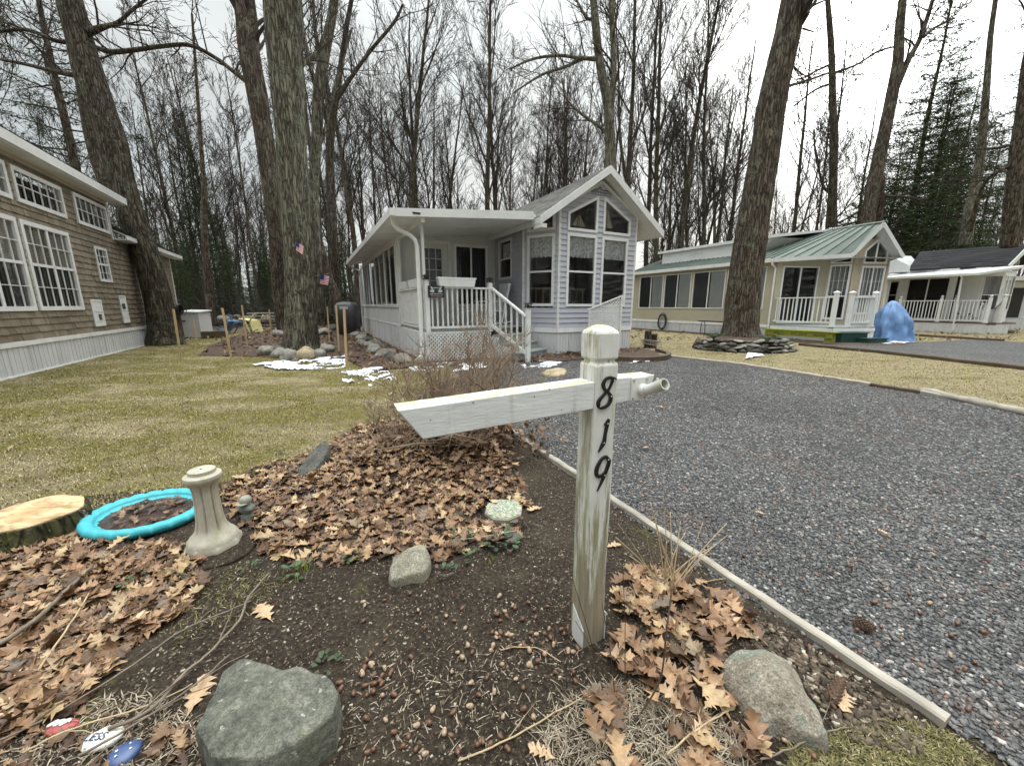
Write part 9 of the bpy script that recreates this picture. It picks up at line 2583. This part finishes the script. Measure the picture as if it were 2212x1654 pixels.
# far wood reads as one mass
V_, F_ = [], []; base = 0
for sd in (301, 302, 303):
    tr, cr = bare_proto(sd, 19, 0.22, 0.3, 12, False, lev=1, kids=(6,), minr=0.03)
    tr.v += []; nv = len(tr.v); tv = np.array(tr.v + cr.v); ff = np.array([f for f in tr.f if len(f) == 4] + [tuple(i + nv for i in f) for f in (f for f in cr.f if len(f) == 4)] + [tuple([i + nv for i in f] + [f[2] + nv]) if False else (f[0] + nv, f[1] + nv, f[2] + nv, f[2] + nv) for f in cr.f if len(f) == 3])
    for i in range(75):
        x = rng.uniform(-700, 2900); Y = rng.uniform(62, 100); a = rng.uniform(0, 6.28); s_ = rng.uniform(0.8, 1.1)
        c_, s2 = math.cos(a), math.sin(a); q_ = np.stack([(tv[:, 0] * c_ - tv[:, 1] * s2) * s_ + posx(x, Y), (tv[:, 0] * s2 + tv[:, 1] * c_) * s_ + Y, tv[:, 2] * s_], 1)
        V_.append(q_); F_.append(ff + base); base += len(tv)
tag(arr_mesh('distant_wood', np.concatenate(V_), np.concatenate(F_), TWIGF), 'far off grey wood closing the view between the nearer trees', 'wood', kind='stuff')
# brush on the forest floor
bm_ = MB(); rb_ = random.Random(55)
for i in range(1500):
    x = rb_.uniform(260, 2350) if i % 3 else rb_.uniform(380, 780); Y = rb_.uniform(21, 50); X = posx(x, Y)
    v = Vector((X + 1.931, Y - 8.43, 0)).dot(A)
    if v < 13.6: continue
    c_ = Vector((X, Y, 0)); h_ = rb_.uniform(0.8, 3.2); d = Vector((rb_.gauss(0, .25), rb_.gauss(0, .25), 1)).normalized()
    bm_.tube([c_, c_ + d * h_ * 0.5, c_ + d * h_ + Vector((rb_.gauss(0, .2), rb_.gauss(0, .2), 0))], [0.016, 0.011, 0.005], 3, cap=False)
    for k in range(6):
        q_ = c_ + d * h_ * rb_.uniform(0.25, 0.9); bm_.tube([q_, q_ + Vector((rb_.gauss(0, .35), rb_.gauss(0, .35), rb_.uniform(0.1, 0.6)))], [0.008, 0.004], 3, cap=False)
tag(bm_.build('undergrowth', TWIGF), 'tangled bare brush along the forest floor', 'brush', kind='stuff')

# ------------------------------------------------------------------ individually traced trees
def traced(name, label, way, Y, bark, limbs=(), top=None, seed=0, sides=40, crown=True, flare=1.0, group=None):
    """way: (x, y, width) on the measuring grid from foot to top at depth Y"""
    pts = []; rad = []
    for (x, y, w_) in way:
        p = pt(x, y, Y); zc = Y * CP + (H - p.z) * SP; pts.append(p); rad.append(w_ * 0.5 / FPX * zc)
    foot = pts[0].copy(); foot.z = 0.0
    root = thing(name, label, 'tree', foot, group)
    # extend above the frame
    d = (pts[-1] - pts[-3]).normalized() if len(pts) > 2 else Vector((0, 0, 1)); d = (d + Vector((0, 0, 0.6))).normalized()
    ext = 6
    for i in range(ext): pts.append(pts[-1] + d * 1.3); rad.append(rad[-1] * 0.86)
    pr_ = smooth_pts([tuple(p) + (r_,) for p, r_ in zip(pts, rad)], 9)
    mb = MB(); n = sides; rr2 = random.Random(seed); off = Vector((seed * 3.3, 1, 2))
    for i, (x, y, z_, r_) in enumerate(pr_):
        for j in range(n):
            a = 6.28318 * j / n
            k = 1 + 0.055 * noise.noise(Vector((math.cos(a) * 3.2, math.sin(a) * 3.2, z_ * 0.8)) + off) + 0.05 * noise.noise(Vector((math.cos(a) * 9, math.sin(a) * 9, z_ * 2.2)) + off)
            if z_ < 0.9: k += flare * 0.28 * max(0, 1 - (z_ + 0.05) / 0.9) ** 2 * (1 + 0.5 * math.sin(a * 5 + seed))
            mb.v.append((x + r_ * k * math.cos(a), y + r_ * k * math.sin(a), z_))
    m = len(pr_)
    for i in range(m - 1):
        for j in range(n): mb.f.append((i * n + j, i * n + (j + 1) % n, (i + 1) * n + (j + 1) % n, (i + 1) * n + j))
    mb.build('trunk', bark, root, smooth=True)
    for L in limbs:
        dY = L[0]; P_ = []; R_ = []
        for k, (x, y, w_) in enumerate(L[1:]):
            yy = Y + dY * k / max(1, len(L) - 2); p = pt(x, y, yy); zc = yy * CP + (H - p.z) * SP; P_.append(p); R_.append(w_ * 0.5 / FPX * zc)
        q_ = smooth_pts([tuple(p) + (r_,) for p, r_ in zip(P_, R_)], 6)
        m2 = MB(); PP = [Vector(a[:3]) for a in q_]; m2.tube(PP, [a[3] for a in q_], 10); m2.build('limb', bark, root, smooth=True)
        c2 = MB()
        for i in range(4, len(PP) - 1, 2):
            dd = (PP[i + 1] - PP[i]).normalized(); s_ = Matrix.Rotation(rr2.uniform(0, 6.28), 3, dd) @ dd.orthogonal().normalized()
            grow_branch(None, c2, rr2, PP[i], (dd * 0.6 + s_ * 0.7 + Vector((0, 0, 0.3))).normalized(), rr2.uniform(1.0, 2.4), max(0.012, q_[i][3] * 0.4), 0, 2, 0.05, 0.17, (4, 3), 0.006)
        c2.build('twigs', TWIG, root)
    if crown:
        c2 = MB()
        for k in range(9):
            i = rr2.randrange(max(1, m - 50), m - 2); x, y, z_, r_ = pr_[i]; a = rr2.uniform(0, 6.28)
            grow_branch(None, c2, rr2, Vector((x, y, z_)), Vector((math.cos(a), math.sin(a), 0.8)).normalized(), rr2.uniform(2.5, 4.5), r_ * 0.35, 0, 2, 0.06, 0.17, (6, 4), 0.008)
        c2.build('crown', TWIG, root)
    return root


traced('oak_tree', 'thick leaning grey barked tree beside the corner of the brown shake cottage', [(360, 742, 56), (352, 700, 50), (335, 620, 46), (311, 540, 46), (289, 480, 46), (262, 390, 46), (240, 300, 50), (206, 205, 53), (176, 100, 47), (150, 0, 44)], 12.6, BARKD, limbs=[(0.5, (190, 70, 16), (225, 58, 10), (255, 48, 7), (285, 22, 6), (320, -5, 5)), (1.0, (175, 165, 12), (120, 155, 9), (60, 140, 7), (0, 128, 6)), (-0.5, (160, 92, 10), (120, 88, 8), (60, 65, 7), (0, 68, 6))], seed=1)
traced('rear_tree', 'dark trunk close behind the leaning tree at the top left', [(238, 415, 26), (222, 380, 24), (205, 330, 23), (190, 260, 22), (178, 180, 22), (160, 60, 20), (150, -20, 18)], 17, BARKD, seed=2)
traced('twin_trunk_tree', 'brown barked tree that forks high, just left of the big lichen covered trunk', [(612, 712, 22), (607, 690, 22), (603, 620, 28), (600, 540, 30), (594, 470, 33), (583, 380, 36), (571, 300, 36), (556, 210, 38), (545, 150, 40), (534, 90, 38), (522, 30, 26), (505, -40, 22)], 14.2, BARKB, limbs=[(0.3, (548, 165, 30), (548, 120, 24), (546, 60, 22), (538, -10, 20), (530, -60, 18)), (0.5, (545, 185, 13), (505, 155, 9), (465, 125, 8), (410, 98, 8), (350, 100, 8), (290, 108, 9), (240, 112, 10), (205, 102, 10))], seed=3, sides=32)
traced('lichen_tree', 'largest grey lichen covered trunk ringed with round stones', [(650, 757, 68), (650, 735, 66), (650, 700, 64), (649, 620, 60), (645, 540, 58), (639, 470, 58), (633, 380, 59), (628, 290, 58), (621, 190, 66), (615, 100, 70), (611, 0, 74), (608, -60, 70)], 10.6, BARKG, seed=4, sides=64, flare=0.5, limbs=[(0.6, (640, 150, 12), (665, 130, 9), (690, 110, 7), (715, 70, 5))])
traced('rear_oak', 'grey trunk leaning right just behind the largest lichen covered trunk', [(686, 676, 26), (684, 600, 24), (680, 500, 20), (678, 400, 20), (684, 300, 22), (688, 200, 22), (700, 120, 22), (712, 60, 20), (722, 0, 18)], 15.5, BARKG, seed=5, sides=28, limbs=[(0.6, (689, 215, 10), (673, 150, 8), (655, 70, 8), (648, 0, 7)), (0.4, (678, 330, 9), (700, 290, 8), (712, 230, 7), (735, 150, 6), (760, 60, 5))])
traced('bent_tree', 'thinner trunk curving up behind the right flag', [(732, 676, 18), (728, 640, 17), (712, 600, 14), (700, 560, 14), (690, 515, 12), (688, 470, 11)], 18, BARKB, seed=6, sides=20, crown=False)
traced('forked_tree', 'forked bare tree between the flag and the sunroom corner', [(727, 680, 26), (722, 600, 22), (718, 500, 20), (714, 400, 18), (712, 330, 17), (716, 270, 17), (724, 220, 15), (735, 150, 12), (748, 60, 10), (762, -20, 8)], 19, BARKD, seed=7, sides=24, limbs=[(0.5, (717, 265, 11), (705, 215, 9), (690, 140, 8), (680, 60, 7), (676, 0, 6)), (0.5, (724, 220, 10), (760, 165, 8), (800, 110, 7), (850, 50, 6), (870, 10, 5)), (0.8, (718, 300, 7), (700, 240, 6), (692, 180, 5))])
traced('gable_tree', 'tall tree with two main stems rising right behind the gable peak', [(1322, 420, 26), (1320, 371, 25), (1318, 300, 22), (1314, 230, 21), (1302, 170, 20), (1294, 120, 18), (1288, 70, 17), (1282, 0, 15), (1278, -40, 14)], 19.5, BARKG, seed=8, sides=28, limbs=[(0.3, (1318, 240, 16), (1324, 190, 14), (1326, 120, 13), (1322, 50, 12), (1320, -10, 11)), (-1.0, (1290, 128, 9), (1250, 125, 7), (1205, 120, 6), (1150, 128, 5), (1100, 150, 3)), (-1.0, (1262, 126, 6), (1220, 145, 6), (1170, 162, 5), (1110, 200, 3)), (0.8, (1325, 300, 8), (1290, 270, 7), (1255, 245, 6), (1225, 215, 5), (1215, 170, 4)), (0.4, (1284, 40, 7), (1268, 40, 6), (1255, 18, 5), (1240, -10, 4))])
traced('big_pine_trunk', 'huge leaning pine trunk rising from the slab ringed mound', [(1599, 738, 80), (1601, 712, 70), (1602, 690, 66), (1604, 640, 65), (1610, 590, 63), (1618, 540, 62), (1634, 430, 58), (1652, 330, 56), (1668, 220, 54), (1690, 120, 52), (1706, 50, 50), (1716, 0, 50), (1722, -40, 46)], 11.4, BARKB, seed=9, sides=64, flare=0.5, limbs=[(-0.3, (1716, 60, 26), (1730, 42, 22), (1742, 24, 18)), (0.3, (1700, 130, 5), (1730, 158, 3), (1755, 170, 2)), (0.5, (1735, 62, 4), (1760, 70, 2)), (1.5, (1690, 190, 7), (1740, 175, 5), (1790, 158, 4))])
traced('sun_tree', 'slim straight tree standing in front of the bright sun glow', [(1800, 490, 15), (1799, 430, 15), (1800, 380, 15), (1802, 300, 15), (1799, 220, 13), (1797, 130, 12), (1793, 60, 11), (1788, 0, 9), (1786, -30, 8)], 21, BARKD, seed=10, sides=20, limbs=[(0.8, (1798, 138, 5), (1770, 150, 4), (1735, 168, 3), (1715, 172, 2)), (0.8, (1798, 180, 5), (1760, 195, 4), (1715, 230, 3)), (0.8, (1796, 160, 6), (1850, 140, 4), (1900, 110, 4), (1950, 98, 3)), (0.5, (1798, 420, 6), (1778, 400, 5), (1762, 330, 4), (1758, 280, 3))])
traced('right_fork_tree', 'tall tree leaning right behind the green metal roof, forked near the top', [(1872, 490, 26), (1880, 440, 25), (1893, 370, 24), (1912, 280, 22), (1928, 200, 21), (1940, 130, 19), (1944, 60, 16), (1950, 0, 14)], 19, BARKB, seed=11, sides=24, limbs=[(0.5, (1936, 190, 13), (1962, 130, 11), (1985, 90, 9), (2003, 40, 8), (2015, 0, 7)), (0.5, (1996, 80, 6), (2020, 60, 5), (2060, 40, 4)), (0.6, (1903, 380, 16), (1898, 440, 18), (1893, 490, 19))])
traced('edge_pine_trunk', 'dark pine trunk near the right edge above the charcoal roof', [(2180, 535, 28), (2182, 500, 27), (2190, 420, 27), (2200, 330, 26), (2212, 240, 24), (2222, 150, 22)], 17, BARKB, seed=12, sides=24, limbs=[(1.0, (2190, 355, 7), (2150, 375, 7), (2125, 400, 6), (2105, 460, 8), (2095, 500, 9)), (0.5, (2200, 310, 6), (2150, 320, 5), (2090, 322, 3))])
traced('shagbark_tree', 'grey trunk standing left of the dark pine above the charcoal roof', [(2085, 530, 20), (2095, 460, 20), (2108, 400, 17), (2118, 340, 15), (2125, 260, 13), (2132, 180, 11), (2140, 80, 9)], 21, BARKG, seed=13, sides=24)
traced('stub_tree', 'reddish leaning trunk behind the white cabinet', [(458, 700, 18), (455, 660, 17), (447, 580, 15), (443, 520, 13), (440, 470, 14), (441, 415, 10)], 21, BARKB, seed=14, sides=20, crown=False)
